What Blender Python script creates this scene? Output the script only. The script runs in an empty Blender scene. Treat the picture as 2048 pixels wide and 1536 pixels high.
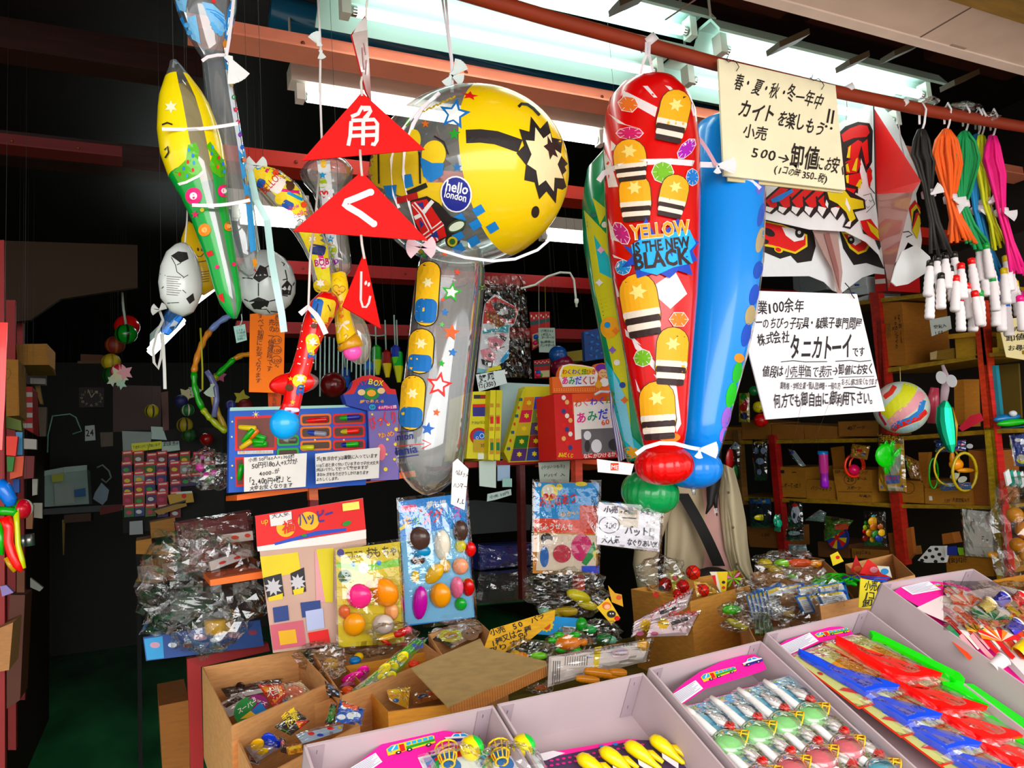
import bpy,math,random
from math import sin,cos,pi,radians,sqrt,atan2,tan
from mathutils import Vector as V,Matrix,noise
from mathutils.bvhtree import BVHTree
from mathutils.geometry import tessellate_polygon
random.seed(11)
S=bpy.context.scene
COL=S.collection
# ---------------- camera ----------------
F=1540.0
CAM=V((0,0,1.5))
_y,_p,_r=radians(26),radians(7),radians(4)
CF=V((sin(_y)*cos(_p),cos(_y)*cos(_p),sin(_p)))
_r0=V((cos(_y),-sin(_y),0))
_u0=_r0.cross(CF)
CR=_r0*cos(_r)-_u0*sin(_r)
CU=_u0*cos(_r)+_r0*sin(_r)
cd=bpy.data.cameras.new('camera')
cd.sensor_width=36
cd.lens=36*F/2048
cd.clip_start=0.02
cam=bpy.data.objects.new('camera',cd)
COL.objects.link(cam)
cam.matrix_world=Matrix(((CR.x,CU.x,-CF.x,CAM.x),(CR.y,CU.y,-CF.y,CAM.y),(CR.z,CU.z,-CF.z,CAM.z),(0,0,0,1)))
S.camera=cam
# ---------------- view and world ----------------
S.view_settings.view_transform='Standard'
S.view_settings.look='None'
S.view_settings.gamma=1
S.view_settings.exposure=0.0
S.cycles.max_bounces=6
S.cycles.diffuse_bounces=3
S.cycles.glossy_bounces=3
S.cycles.transmission_bounces=4
S.cycles.transparent_max_bounces=14
S.cycles.caustics_reflective=False
S.cycles.caustics_refractive=False
S.cycles.sample_clamp_indirect=4
W=bpy.data.worlds.new('overcast_street')
S.world=W
W.use_nodes=True
wn=W.node_tree
wn.nodes.clear()
def wnode(t,**k):
    n=wn.nodes.new(t)
    for a,b in k.items():setattr(n,a,b)
    return n
tc=wnode('ShaderNodeTexCoord'); sx=wnode('ShaderNodeSeparateXYZ'); rmp=wnode('ShaderNodeValToRGB')
bg=wnode('ShaderNodeBackground'); wo=wnode('ShaderNodeOutputWorld')
mr=wnode('ShaderNodeMapRange')
mr.inputs[1].default_value=-1
wn.links.new(tc.outputs['Generated'],sx.inputs[0]); wn.links.new(sx.outputs[2],mr.inputs[0])
wn.links.new(mr.outputs[0],rmp.inputs[0]); wn.links.new(rmp.outputs[0],bg.inputs[0]); wn.links.new(bg.outputs[0],wo.inputs[0])
cr=rmp.color_ramp
cr.elements[0].position=0.46; cr.elements[0].color=(.34,.33,.32,1)
cr.elements[1].position=0.70; cr.elements[1].color=(1,1,1.0,1)
e=cr.elements.new(0.55); e.color=(.80,.80,.80,1)
bg.inputs[1].default_value=2.55
LD=bpy.data.lights.new('street_daylight','AREA')
LD.shape='RECTANGLE'; LD.size=6.0; LD.size_y=2.4; LD.energy=235; LD.color=(1,.99,.97)
LO=bpy.data.objects.new('street_daylight',LD); COL.objects.link(LO)
LO.location=(-0.4,-3.4,1.9); LO.rotation_euler=(radians(82),0,radians(-14))
# ---------------- pixel rays (photograph frame 2048x1536) ----------------
def ray(x,y):return CF+CR*((x-1024)/F)-CU*((y-768)/F)
def PY(x,y,Y):d=ray(x,y); return CAM+d*(Y/d.y)
def PX(x,y,X):d=ray(x,y); return CAM+d*(X/d.x)
def PZ(x,y,Z):d=ray(x,y); return CAM+d*((Z-CAM.z)/d.z)
def dep(p):return (p-CAM).dot(CF)
def pxm(p):return dep(p)/F          # metres per photo pixel at a point
class Pl:                              # a flat surface: point, normal
    def __init__(s,o,n):
        s.o=V(o); s.n=V(n).normalized()
        if s.n.dot(CAM-s.o) < 0:s.n=-s.n
    def hit(s,x,y):
        d=ray(x,y); k=d.dot(s.n)
        return CAM+d*((s.o-CAM).dot(s.n)/k),s.n
    def up(s,k):return Pl(s.o+s.n*k,s.n)
def plY(Y):return Pl((0,Y,0),(0,1,0))
def plX(X):return Pl((X,0,0),(1,0,0))
def plZ(Z):return Pl((0,0,Z),(0,0,1))
def plA(x,y,Y,yaw=0,pitch=0):      # plane through pixel at distance Y, turned by yaw and tipped by pitch
    a,b=radians(yaw),radians(pitch)
    return Pl(PY(x,y,Y),(sin(a)*cos(b),-cos(a)*cos(b),sin(b)))
class Bv:                              # a curved surface
    def __init__(s,mb):s.t=BVHTree.FromPolygons(mb.v,mb.f)
    def hit(s,x,y):
        r=s.t.ray_cast(CAM,ray(x,y).normalized())
        if r[0] is None:return None
        n=r[1]
        if n.dot(CAM-r[0]) < 0:n=-n
        return r[0],n
# ---------------- materials ----------------
MATS={}
def lin(h):
    c=[int(h[i:i+2],16)/255 for i in (0,2,4)]
    return [x/12.92 if x <= .04045 else ((x+.055)/1.055) ** 2.4 for x in c]+[1]
def sat(c,f=1.22):                    # printed inks and dyes of the toys are strong
    g=.3*c[0]+.59*c[1]+.11*c[2]; return [min(1,max(.002,g+(x-g)*f)) for x in c[:3]]+[1]
def mt(k):
    """'rrggbb' + kind: (none) matt, g glossy plastic, p paper, c cardboard, w wood, m metal, t tinted clear plastic, f clear film, e light"""
    if k in MATS:return MATS[k]
    m=bpy.data.materials.new('mat_'+k); MATS[k]=m; m.use_nodes=True
    nt=m.node_tree; nd,lk=nt.nodes,nt.links
    b=nd['Principled BSDF']; kind=k[6:] or 'd'; col=sat(lin(k[:6])) if kind in 'dgpcw' else lin(k[:6])
    def N(t,**kw):
        n=nd.new(t)
        for a,v in kw.items():setattr(n,a,v)
        return n
    def mottle(scale,lo,hi,stretch=None,detail=3):
        t=N('ShaderNodeTexCoord'); n=N('ShaderNodeTexNoise'); n.inputs['Scale'].default_value=scale; n.inputs['Detail'].default_value=detail
        if stretch:
            mp=N('ShaderNodeMapping'); mp.inputs['Scale'].default_value=stretch
            lk.new(t.outputs['Object'],mp.inputs[0]); lk.new(mp.outputs[0],n.inputs[0])
        else:lk.new(t.outputs['Object'],n.inputs[0])
        mrn=N('ShaderNodeMapRange'); mrn.inputs[1].default_value=.3; mrn.inputs[2].default_value=.7; mrn.inputs[3].default_value=lo; mrn.inputs[4].default_value=hi
        lk.new(n.outputs[0],mrn.inputs[0])
        mx=N('ShaderNodeMix',data_type='RGBA',blend_type='MULTIPLY'); mx.inputs[0].default_value=1; mx.inputs[6].default_value=col
        lk.new(mrn.outputs[0],mx.inputs[7]); lk.new(mx.outputs[2],b.inputs['Base Color'])
        return n
    def bump(n,st,dist=.002):
        bp=N('ShaderNodeBump'); bp.inputs['Strength'].default_value=st; bp.inputs['Distance'].default_value=dist
        lk.new(n.outputs[0],bp.inputs['Height']); lk.new(bp.outputs[0],b.inputs['Normal'])
    b.inputs['Base Color'].default_value=col; b.inputs['Roughness'].default_value=.6
    if kind == 'd':mottle(9,.92,1.06)
    elif kind == 'p':b.inputs['Roughness'].default_value=.7; b.inputs['Specular IOR Level'].default_value=.3; mottle(14,.96,1.03)
    elif kind == 'g':
        b.inputs['Roughness'].default_value=.22; b.inputs['Coat Weight'].default_value=.25; b.inputs['Specular IOR Level'].default_value=.35; b.inputs['Coat Roughness'].default_value=.05
    elif kind == 'c':
        b.inputs['Roughness'].default_value=.75; n=mottle(30,.86,1.08,(1,1,6)); bump(n,.2,.001)
    elif kind == 'w':
        b.inputs['Roughness'].default_value=.5; n=mottle(8,.6,1.15,(1,6,12),6); bump(n,.25,.002)
    elif kind == 'h':
        b.inputs['Roughness'].default_value=.28; n=mottle(2.2,.18,1.25,(1,.35,1),7); bump(n,.3,.01)
    elif kind == 'm':
        b.inputs['Metallic'].default_value=.9; b.inputs['Roughness'].default_value=.3
    elif kind == 'e':
        b.inputs['Emission Color'].default_value=col; b.inputs['Emission Strength'].default_value=9.0
    elif kind in ('f','t','v'):
        nd.remove(b); o=nd['Material Output']
        tr=N('ShaderNodeBsdfTransparent'); gl=N('ShaderNodeBsdfGlossy'); gl.inputs['Roughness'].default_value=.06
        lw=N('ShaderNodeLayerWeight'); lw.inputs[0].default_value=.25
        mrn=N('ShaderNodeMapRange'); mrn.inputs[3].default_value=.10 if kind != 'v' else .12; mrn.inputs[4].default_value=.6
        lk.new(lw.outputs['Fresnel'],mrn.inputs[0])
        mx=N('ShaderNodeMixShader'); lk.new(mrn.outputs[0],mx.inputs[0]); lk.new(mx.inputs[2].links[0].from_socket,mx.inputs[2]) if mx.inputs[2].links else lk.new(gl.outputs[0],mx.inputs[2])
        if kind == 't':      # tinted, slightly milky clear plastic
            tr.inputs[0].default_value=[c ** .6 for c in col[:3]]+[1]
            df=N('ShaderNodeBsdfDiffuse'); df.inputs[0].default_value=col
            m2=N('ShaderNodeMixShader'); m2.inputs[0].default_value=.5
            lk.new(tr.outputs[0],m2.inputs[1]); lk.new(df.outputs[0],m2.inputs[2]); lk.new(m2.outputs[0],mx.inputs[1])
        elif kind == 'v':    # inflated clear vinyl, a little cloudy
            tr.inputs[0].default_value=(.94,.96,.97,1)
            df=N('ShaderNodeBsdfDiffuse'); df.inputs[0].default_value=col
            m2=N('ShaderNodeMixShader'); m2.inputs[0].default_value=.17
            lk.new(tr.outputs[0],m2.inputs[1]); lk.new(df.outputs[0],m2.inputs[2]); lk.new(m2.outputs[0],mx.inputs[1])
        else:
            tr.inputs[0].default_value=(.97,.98,.98,1)
            lk.new(tr.outputs[0],mx.inputs[1])
            t=N('ShaderNodeTexCoord'); n=N('ShaderNodeTexNoise'); n.inputs['Scale'].default_value=55; n.inputs['Detail'].default_value=2
            lk.new(t.outputs['Object'],n.inputs[0])
            bp=N('ShaderNodeBump'); bp.inputs['Strength'].default_value=.5; bp.inputs['Distance'].default_value=.004
            lk.new(n.outputs[0],bp.inputs['Height']); lk.new(bp.outputs[0],gl.inputs['Normal'])
        lk.new(mx.outputs[0],o.inputs[0])
    return m
# ---------------- mesh builder ----------------
class MB:
    def __init__(s):s.v=[]; s.f=[]; s.m=[]; s.sm=[]; s.mats=[]
    def mi(s,m):
        if m not in s.mats:s.mats.append(m)
        return s.mats.index(m)
    def add(s,vs,fs,m,smooth=False):
        b=len(s.v); s.v += [V(p) for p in vs]
        for i,f in enumerate(fs):
            s.f.append([b+j for j in f]); s.m.append(s.mi(m if isinstance(m,str) else m[i])); s.sm.append(smooth)
        return s
    def para(s,o,a,b,c,m):        # box from a corner and three edges
        o,a,b,c=V(o),V(a),V(b),V(c)
        p=[o,o+a,o+a+b,o+b,o+c,o+a+c,o+a+b+c,o+b+c]
        fs=[(3,2,1,0),(4,5,6,7),(0,1,5,4),(1,2,6,5),(2,3,7,6),(3,0,4,7)]
        if a.cross(b).dot(c) < 0:fs=[f[::-1] for f in fs]
        return s.add(p,fs,m)
    def box(s,x0,y0,z0,x1,y1,z1,m):return s.para((x0,y0,z0),(x1-x0,0,0),(0,y1-y0,0),(0,0,z1-z0),m)
    def loft(s,pts,n=16,m='ffffff',cap=True,flat=1.0,ref=None,smooth=True,mf=None):
        """pts: [(centre, radius)]; flat squashes towards the viewer; mf(i,k)->material"""
        P=[V(p[0]) for p in pts]; rings=[]; ref=V(ref) if ref is not None else None
        for i,(c,r) in enumerate(pts):
            d=(P[min(i+1,len(P)-1)]-P[max(i-1,0)])
            d=d.normalized() if d.length > 1e-9 else V((0,0,1))
            w=ref if ref is not None else (CAM-P[i])
            a=d.cross(w); a=a.normalized() if a.length > 1e-6 else d.orthogonal().normalized()
            b=a.cross(d).normalized(); ref2=b
            rings.append([V(c)+a*(r*cos(2*pi*k/n))+b*(r*flat*sin(2*pi*k/n)) for k in range(n)])
        vs=[p for r in rings for p in r]; fs=[]; ms=[]
        for i in range(len(rings)-1):
            for k in range(n):
                k2=(k+1) % n
                fs.append((i*n+k,i*n+k2,(i+1)*n+k2,(i+1)*n+k)); ms.append(mf(i,k) if mf else m)
        if cap:
            fs.append(tuple(range(n))[::-1]); ms.append(mf(0,0) if mf else m)
            fs.append(tuple((len(rings)-1)*n+k for k in range(n))); ms.append(mf(len(rings)-2,0) if mf else m)
        return s.add(vs,fs,ms,smooth)
    def tube(s,pts,r,n=8,m='ffffff',smooth=True):
        return s.loft([(p,r) for p in pts],n,m,True,1,(0.3,-.8,.52) if False else None,smooth)
    def ell(s,c,a,b,d,m='ffffff',n=20,k=12,noise_=0,smooth=True,seed=0,mf=None,e=1.0):
        """ellipsoid with half-axis vectors a,b,d (d = pole)"""
        c,a,b,d=V(c),V(a),V(b),V(d); vs=[]; fs=[]; ms=[]
        pw=lambda t:(abs(t) ** e)*(1 if t >= 0 else-1)
        for i in range(k+1):
            t=-pi/2+pi*i/k
            for j in range(n):
                q=2*pi*j/n
                x,y,z=pw(cos(t))*pw(cos(q)),pw(cos(t))*pw(sin(q)),pw(sin(t))
                h=1+(noise_*(noise.noise(V((x*2.3,y*2.3,z*2.3+seed*7.1)) )+.6*noise.noise(V((x*6,y*6,z*6+seed*3.3)))) if noise_ and 0 < i < k else 0)
                vs.append(c+(a*x+b*y+d*z)*h)
        for i in range(k):
            for j in range(n):
                j2=(j+1) % n; fs.append((i*n+j,i*n+j2,(i+1)*n+j2,(i+1)*n+j)); ms.append(mf(i,j) if mf else m)
        return s.add(vs,fs,ms,smooth)
    def ball(s,c,r,m,n=16,k=10,**kw):return s.ell(c,(r,0,0),(0,r,0),(0,0,r),m,n,k,**kw)
    def prism(s,pts,w,m,side=None):
        pts=[V(p) for p in pts]; w=V(w); n=len(pts)
        tris=tessellate_polygon([pts]); nn=V((0,0,0))
        for i in range(n):nn += pts[i].cross(pts[(i+1) % n])
        fl=nn.dot(w) > 0
        fs=[]; ms=[]
        for t in tris:
            q=(pts[t[1]]-pts[t[0]]).cross(pts[t[2]]-pts[t[0]])
            t=list(t)
            if q.dot(w) > 0:t=t[::-1]
            fs.append(t); ms.append(m); fs.append([i+n for i in t[::-1]]); ms.append(side or m)
        for i in range(n):
            j=(i+1) % n; f=[i,j,j+n,i+n]
            fs.append(f if fl else f[::-1]); ms.append(side or m)
        return s.add(pts+[p+w for p in pts],fs,ms)
    def sheet(s,pl,poly,m,thick=.0012,side=None):   # flat thing cut along a photo outline lying in plane pl
        return s.prism([pl.hit(*p)[0] for p in poly],-pl.n*thick,m,side)
    def grid(s,fn,nu,nv,m,smooth=True):
        vs=[fn(i/nu,j/nv) for j in range(nv+1) for i in range(nu+1)]
        fs=[(j*(nu+1)+i,j*(nu+1)+i+1,(j+1)*(nu+1)+i+1,(j+1)*(nu+1)+i) for j in range(nv) for i in range(nu)]
        return s.add(vs,fs,m,smooth)
    # printed art: photo outlines laid on a surface
    def art(s,sf,m,*polys,lift=.0006,step=None):
        for poly in polys:
            pts=[V((p[0],p[1],0)) for p in poly]
            if len(pts) < 3:continue
            s._lay(sf,m,pts,[list(t) for t in tessellate_polygon([pts])],lift,step)
        return s
    def _lay(s,sf,m,pts,tris,lift,step):
        s.n_=getattr(s,'n_',0)+1; lift += s.n_*2.5e-5      # each print a hair above the one before
        if isinstance(sf,Bv) or step:
            step=step or 14; pts=list(pts); out=[]; todo=[tuple(t) for t in tris]; mid={}
            while todo:
                t=todo.pop(); L=[(pts[t[i]]-pts[t[(i+1) % 3]]).length for i in range(3)]; i=L.index(max(L))
                if L[i] > step and len(pts) < 6000:
                    a,b,c=t[i],t[(i+1) % 3],t[(i+2) % 3]; k=(min(a,b),max(a,b))
                    if k not in mid:pts.append((pts[a]+pts[b])/2); mid[k]=len(pts)-1
                    q=mid[k]; todo += [(a,q,c),(q,b,c)]
                else:out.append(t)
            tris=out
        idx={}; vs=[]; fs=[]
        for t in tris:
            ok=[]
            for i in t:
                if i not in idx:
                    h=sf.hit(pts[i].x,pts[i].y)
                    idx[i]=None if h is None else len(vs)
                    if h is not None:vs.append(h[0]+h[1]*lift)
                ok.append(idx[i])
            if None not in ok:
                a,b,c=[vs[i] for i in ok]
                if (b-a).cross(c-a).dot(CAM-a) < 0:ok=ok[::-1]
                fs.append(ok)
        if fs:s.add(vs,fs,m)
    def text(s,sf,m,body,p0,p1,h=None,lift=.0008,jit=0,bold=0,step=None):
        """writing along the base line p0 -> p1 (photo points); fitted to that length; h = height of letters in px"""
        pts,tris,x0,x1,y0,y1=glyphs(body,bold)
        if not pts:return s
        p0,p1=V((p0[0],p0[1])),V((p1[0],p1[1])); d=p1-p0; L=d.length; d.normalize(); up=V((d.y,-d.x))
        kx=L/(x1-x0); ky=(h/(y1-y0)) if h else kx
        q=[p0+d*((p.x-x0)*kx)+up*((p.y-y0)*ky) for p in pts]
        s._lay(sf,m,[V((a.x,a.y,0)) for a in q],tris,lift,step)
        return s
    def hand(s,sf,m,body,p0,p1,h,bold=0,lift=.0008,seed=0):   # handwritten line: each character a little off
        rng=random.Random(seed+len(body)); p0,p1=V(p0),V(p1)
        wts=[1.0 if ord(c) > 0x2000 else (.35 if c == ' ' else .6) for c in body]; tot=sum(wts); acc=0
        d=p1-p0; dn=d.normalized(); up=V((dn.y,-dn.x)); g0=glyphs('国'); em=(g0[3]-g0[2])/.86; cap=glyphs('H')[5]
        for c,w in zip(body,wts):
            if c.strip():
                pts,tris,x0,x1,y0,y1=glyphs(c,min(bold,.02)); slot=d.length*w/tot; hh=h*rng.uniform(.9,1.06)
                a=p0+d*(acc/tot)+up*rng.uniform(-.06,.06)*h; sl=rng.uniform(-.12,.12); sk=rng.uniform(-.05,.2)
                if w == 1.0:kx,ky,ox=slot*.98/em,hh/(em*.9),(g0[2]-em*.07); oy=g0[4]
                else:ky=hh*.8/cap; kx=min(slot*.92/(x1-x0),ky*1.1); ox=(x0+x1)/2-slot*.48/kx; oy=0
                q=[a+dn*((t.x-ox)*kx+(t.y-oy)*ky*sk)+up*((t.y-oy)*ky+(t.x-ox)*kx*sl) for t in pts]
                s._lay(sf,m,[V((t.x,t.y,0)) for t in q],tris,lift,None)
            acc += w
        return s
    def vhand(s,sf,m,body,p0,p1,w,bold=0,lift=.0008,seed=0):   # handwriting running down
        rng=random.Random(seed+len(body)); p0,p1=V(p0),V(p1); n=len(body); st_=(p1-p0)/n; dn=V((-st_.y,st_.x)).normalized()*-1
        if dn.x < 0:dn=-dn
        for i,c in enumerate(body):
            if not c.strip():continue
            a=p0+st_*(i+.9)+dn*(rng.uniform(-.6,-.4)*w)
            s.hand(sf,m,c,a,a+dn*w,st_.length*.95,bold,lift,seed+i)
        return s
_gc={}
def glyphs(body,bold=0):
    k=(body,bold)
    if k in _gc:return _gc[k]
    c=bpy.data.curves.new('t','FONT'); c.body=body; c.resolution_u=2; c.offset=bold
    o=bpy.data.objects.new('t',c); me=o.to_mesh(); me.calc_loop_triangles()
    pts=[V((v.co.x,v.co.y,0)) for v in me.vertices]; tris=[list(t.vertices) for t in me.loop_triangles]
    o.to_mesh_clear(); bpy.data.objects.remove(o); bpy.data.curves.remove(c)
    if not pts:r=([],[],0,1,0,1)
    else:r=(pts,tris,min(p.x for p in pts),max(p.x for p in pts)+1e-6,min(p.y for p in pts),max(p.y for p in pts)+1e-6)
    _gc[k]=r; return r
# photo-outline helpers
def E(cx,cy,rx,ry=None,rot=0,n=22):
    ry=ry or rx; c,q=cos(radians(rot)),sin(radians(rot))
    return [(cx+rx*cos(t)*c-ry*sin(t)*q,cy+rx*cos(t)*q+ry*sin(t)*c) for t in [2*pi*i/n for i in range(n)]]
def R(x0,y0,x1,y1):return [(x0,y0),(x1,y0),(x1,y1),(x0,y1)]
def RR(cx,cy,w,h,rot=0,r=.3,n=4):
    r=r*min(w,h); p=[]
    for sx_,sy_,a0 in ((1,1,0),(-1,1,90),(-1,-1,180),(1,-1,270)):
        for i in range(n+1):
            t=radians(a0+90*i/n); p.append((sx_*(w/2-r)+r*cos(t),sy_*(h/2-r)+r*sin(t)))
    c,q=cos(radians(rot)),sin(radians(rot))
    return [(cx+x*c-y*q,cy+x*q+y*c) for x,y in p]
def ST(cx,cy,r,ri=.42,n=5,rot=-90):
    return [(cx+(r if i % 2 == 0 else r*ri)*cos(radians(rot+180*i/n)),cy+(r if i % 2 == 0 else r*ri)*sin(radians(rot+180*i/n))) for i in range(2*n)]
def HT(cx,cy,r,rot=0):
    p=[]
    for i in range(24):
        t=2*pi*i/24; p.append((16*sin(t) ** 3/16*r,-(13*cos(t)-5*cos(2*t)-2*cos(3*t)-cos(4*t))/16*r))
    c,q=cos(radians(rot)),sin(radians(rot)); return [(cx+x*c-y*q,cy+x*q+y*c) for x,y in p]
def LN(pts,w):                        # a stroke as an outline
    a=[]; b=[]
    for i,p in enumerate(pts):
        p0,p1=V(pts[max(i-1,0)]),V(pts[min(i+1,len(pts)-1)]); d=(p1-p0).normalized(); n=V((-d.y,d.x))*(w/2)
        a.append((p[0]+n.x,p[1]+n.y)); b.append((p[0]-n.x,p[1]-n.y))
    return a+b[::-1]
class Qd:                              # unit square -> photo quad (tl,tr,br,bl)
    def __init__(s,a,b,c,d):s.q=[V(p) for p in (a,b,c,d)]
    def __call__(s,u,v):
        a,b,c,d=s.q; p=(a*(1-u)+b*u)*(1-v)+(d*(1-u)+c*u)*v; return (p.x,p.y)
    def m(s,poly):return [s(*p) for p in poly]
    def rect(s,u0,v0,u1,v1):return [s(u0,v0),s(u1,v0),s(u1,v1),s(u0,v1)]
    def poly(s):return [tuple(p) for p in s.q]
def bez(p0,p1,p2,n=8):
    p0,p1,p2=V(p0),V(p1),V(p2); return [tuple(p0*(1-t) ** 2+p1*2*t*(1-t)+p2*t*t) for t in [i/n for i in range(n+1)]]
# ---------------- objects ----------------
WL={}                                # world place of every object built
NTOP=[]
def tag(o,label,cat,group=None,kind=None):
    if label:o['label']=label
    if cat:o['category']=cat
    if group:o['group']=group
    if kind:o['kind']=kind
    return o
def _link(name,mb,at):
    me=bpy.data.meshes.new(name)
    me.from_pydata([tuple(p-at) for p in mb.v],[],mb.f)
    for m in mb.mats:me.materials.append(mt(m))
    me.polygons.foreach_set('material_index',mb.m); me.polygons.foreach_set('use_smooth',mb.sm); me.update()
    o=bpy.data.objects.new(name,me); COL.objects.link(o); return o
def base(mb):
    xs=[p.x for p in mb.v]; ys=[p.y for p in mb.v]; zs=[p.z for p in mb.v]
    return V(((min(xs)+max(xs))/2,(min(ys)+max(ys))/2,min(zs)))
def solo(name,mb,label,cat,group=None):          # a thing that is one mesh
    at=base(mb); o=_link(name,mb,at); o.location=at; WL[o.name]=at
    return tag(o,label,cat,group)
def struct(name,mb,parent=None):
    at=base(mb) if parent is None else WL[parent.name]
    o=_link(name,mb,at)
    if parent is None:o.location=at; o['kind']='structure'
    else:o.parent=parent
    WL[o.name]=at; return o
def thing(name,label,cat,at,group=None):         # an Empty that carries parts
    o=bpy.data.objects.new(name,None); COL.objects.link(o); o.location=at; o.empty_display_size=.05; WL[o.name]=V(at)
    return tag(o,label,cat,group)
def part(name,mb,parent,label=None,kind=None):
    at=WL[parent.name]; o=_link(name,mb,at); o.parent=parent; WL[o.name]=at
    return tag(o,label,None,None,kind)
def dup(o,move=(0,0,0),label=None,group=None,rotz=0,parent=None,scale=None):
    c=o.copy(); COL.objects.link(c)
    if parent is not None:c.parent=parent
    else:
        c.location=V(o.location)+V(move); WL[c.name]=V(c.location)
        if rotz:c.rotation_euler=(0,0,rotz)
        if scale:c.scale=(scale,)*3
        if label:c['label']=label
        if group:c['group']=group
    for ch in o.children:dup(ch,parent=c)
    return c
# ================= setting =================
def slab(name,x0,y0,z0,x1,y1,z1,m):return struct(name,MB().box(x0,y0,z0,x1,y1,z1,m))
slab('floor',-4,1.2,-.1,9,10,0,'44c070h')
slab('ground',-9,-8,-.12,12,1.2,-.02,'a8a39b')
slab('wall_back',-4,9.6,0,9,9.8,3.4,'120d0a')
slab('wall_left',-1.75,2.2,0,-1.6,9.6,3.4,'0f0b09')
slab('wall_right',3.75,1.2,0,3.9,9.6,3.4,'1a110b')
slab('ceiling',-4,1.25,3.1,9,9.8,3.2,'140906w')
sof=slab('ceiling_soffit',-5,-1.4,2.56,9,1.215,2.62,'d8c2b4')
mb=MB()
for (a,b) in (((1840,75),(1985,-10)),((1330,40),(1480,-60))):
    p,q=PZ(a[0],a[1],2.5595),PZ(b[0],b[1],2.5595)
    d=(q-p); d.z=0; d=d.normalized()*.003; n=V((-d.y,d.x,0))
    mb.add([p-n,p+n,q+n,q-n],[(0,1,2,3)],'6d5a50')
for sx_,sy_ in ((1748,62),(1905,100)):
    p=PZ(sx_,sy_,2.5595); mb.prism([p+V((-.03,-.02,0)),p+V((.03,-.02,0)),p+V((.03,.004,0)),p+V((-.03,.004,0))],(0,0,-.001),'a5917f')
struct('soffit_seam',mb,sof)
slab('ceiling_fascia',-5,1.2,2.555,9,1.23,3.1,'e2cfc4')
slab('trim_1',-5,.86,2.525,9,1.03,2.5605,'8a6c3cw')
# steel angle beams, duct, pipes
def bar(name,p,q,w,h,m,kind=True,label=None):
    p,q=V(p),V(q); d=(q-p).normalized(); up=V((0,0,1)); s_=d.cross(up).normalized()*w
    mb=MB().para(p-s_/2,q-p,s_,up*h,m)
    return mb
def beam(name,p,q,w,h,m,flange=True):
    mb=bar(name,p,q,w,h,m)
    if flange:
        p,q=V(p),V(q); d=(q-p).normalized(); s_=d.cross(V((0,0,1))).normalized()
        mb.para(p-s_*(w/2),q-p,s_*(w*1.8),(0,0,-.006),m)
        for i in range(7):
            c=p+(q-p)*((i+.6)/7.3)+V((0,-w/2-.002,h*.5)); mb.ell(c,(.006,0,0),(0,0,.006),(0,.004,0),'7a3a2a',8,4)
    return struct(name,mb)
beam("ceiling_beam",(.12,2.0,2.68),(3.6,2.0,2.68),.05,.055,'f49a82')
beam("ceiling_beam",(.16,2.35,2.49),(3.6,2.35,2.49),.05,.06,'b33a26')
beam('ceiling_beam',(0.35,3.2,2.40),(3.6,3.2,2.40),.05,.06,'9c2318')
beam('ceiling_beam',(0.35,3.2,2.15),(3.6,3.2,2.15),.05,.05,'8a1c14')
beam('ceiling_beam',(-1.5,3.0,2.74),(-.05,3.0,2.74),.05,.05,'5a1710')
d1=MB().tube([PY(x,y,2.2) for x,y in ((540,20),(800,88),(1060,152),(1300,214),(1560,268),(1900,335))],.051,16,'2f6488g')
struct('ceiling_pipe',d1)
d2=MB().tube([PY(x,y,2.3) for x,y in ((1160,140),(1320,185),(1440,225),(1700,292))],.06,16,'9fc0a8')
struct('ceiling_pipe',d2)
pp=MB().tube([PY(x,y,1.5) for x,y in ((560,-125),(880,-28),(1100,37),(1430,127),(1670,183),(1860,222),(2048,254),(2260,300))],.0185,14,'8e3a24')
hp=solo('hanging_pipe',pp,'long red-brown steel pipe under the awning carrying the toys and ropes','pipe')
# rafters and slats in the dark shutter recess behind the soffit edge
for i in range(9):
    slab('ceiling_board',-1+i*.62,1.25,2.98+.012*(i % 3),-1+i*.62+.5,1.78,3.02+.012*(i % 3),'3b1d10w')
for (x,y,w) in ((1560,95,60),(1700,130,40),(1790,112,60),(1910,170,50),(1240,12,60)):
    a=PY(x,y,1.42); b=PY(x+w,y-w*.45,1.42)
    struct('ceiling_bracket',MB().para(a,b-a,(0,.05,0),(0,0,.018),'3a2c16'))
# bulkhead and dim timber at the back left
mb=MB().prism([PY(x,y,3.99) for x,y in ((-30,480),(-30,650),(60,640),(120,598),(275,574),(275,490))],(0,.03,0),'2e1e08p')
struct('partition_board',mb)
for z in (2.9,2.8):slab('ceiling_joist',-1.6,2.6+(2.9-z)*6,z,.2,2.7+(2.9-z)*6,z+.1,'2a0f09w')
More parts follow.
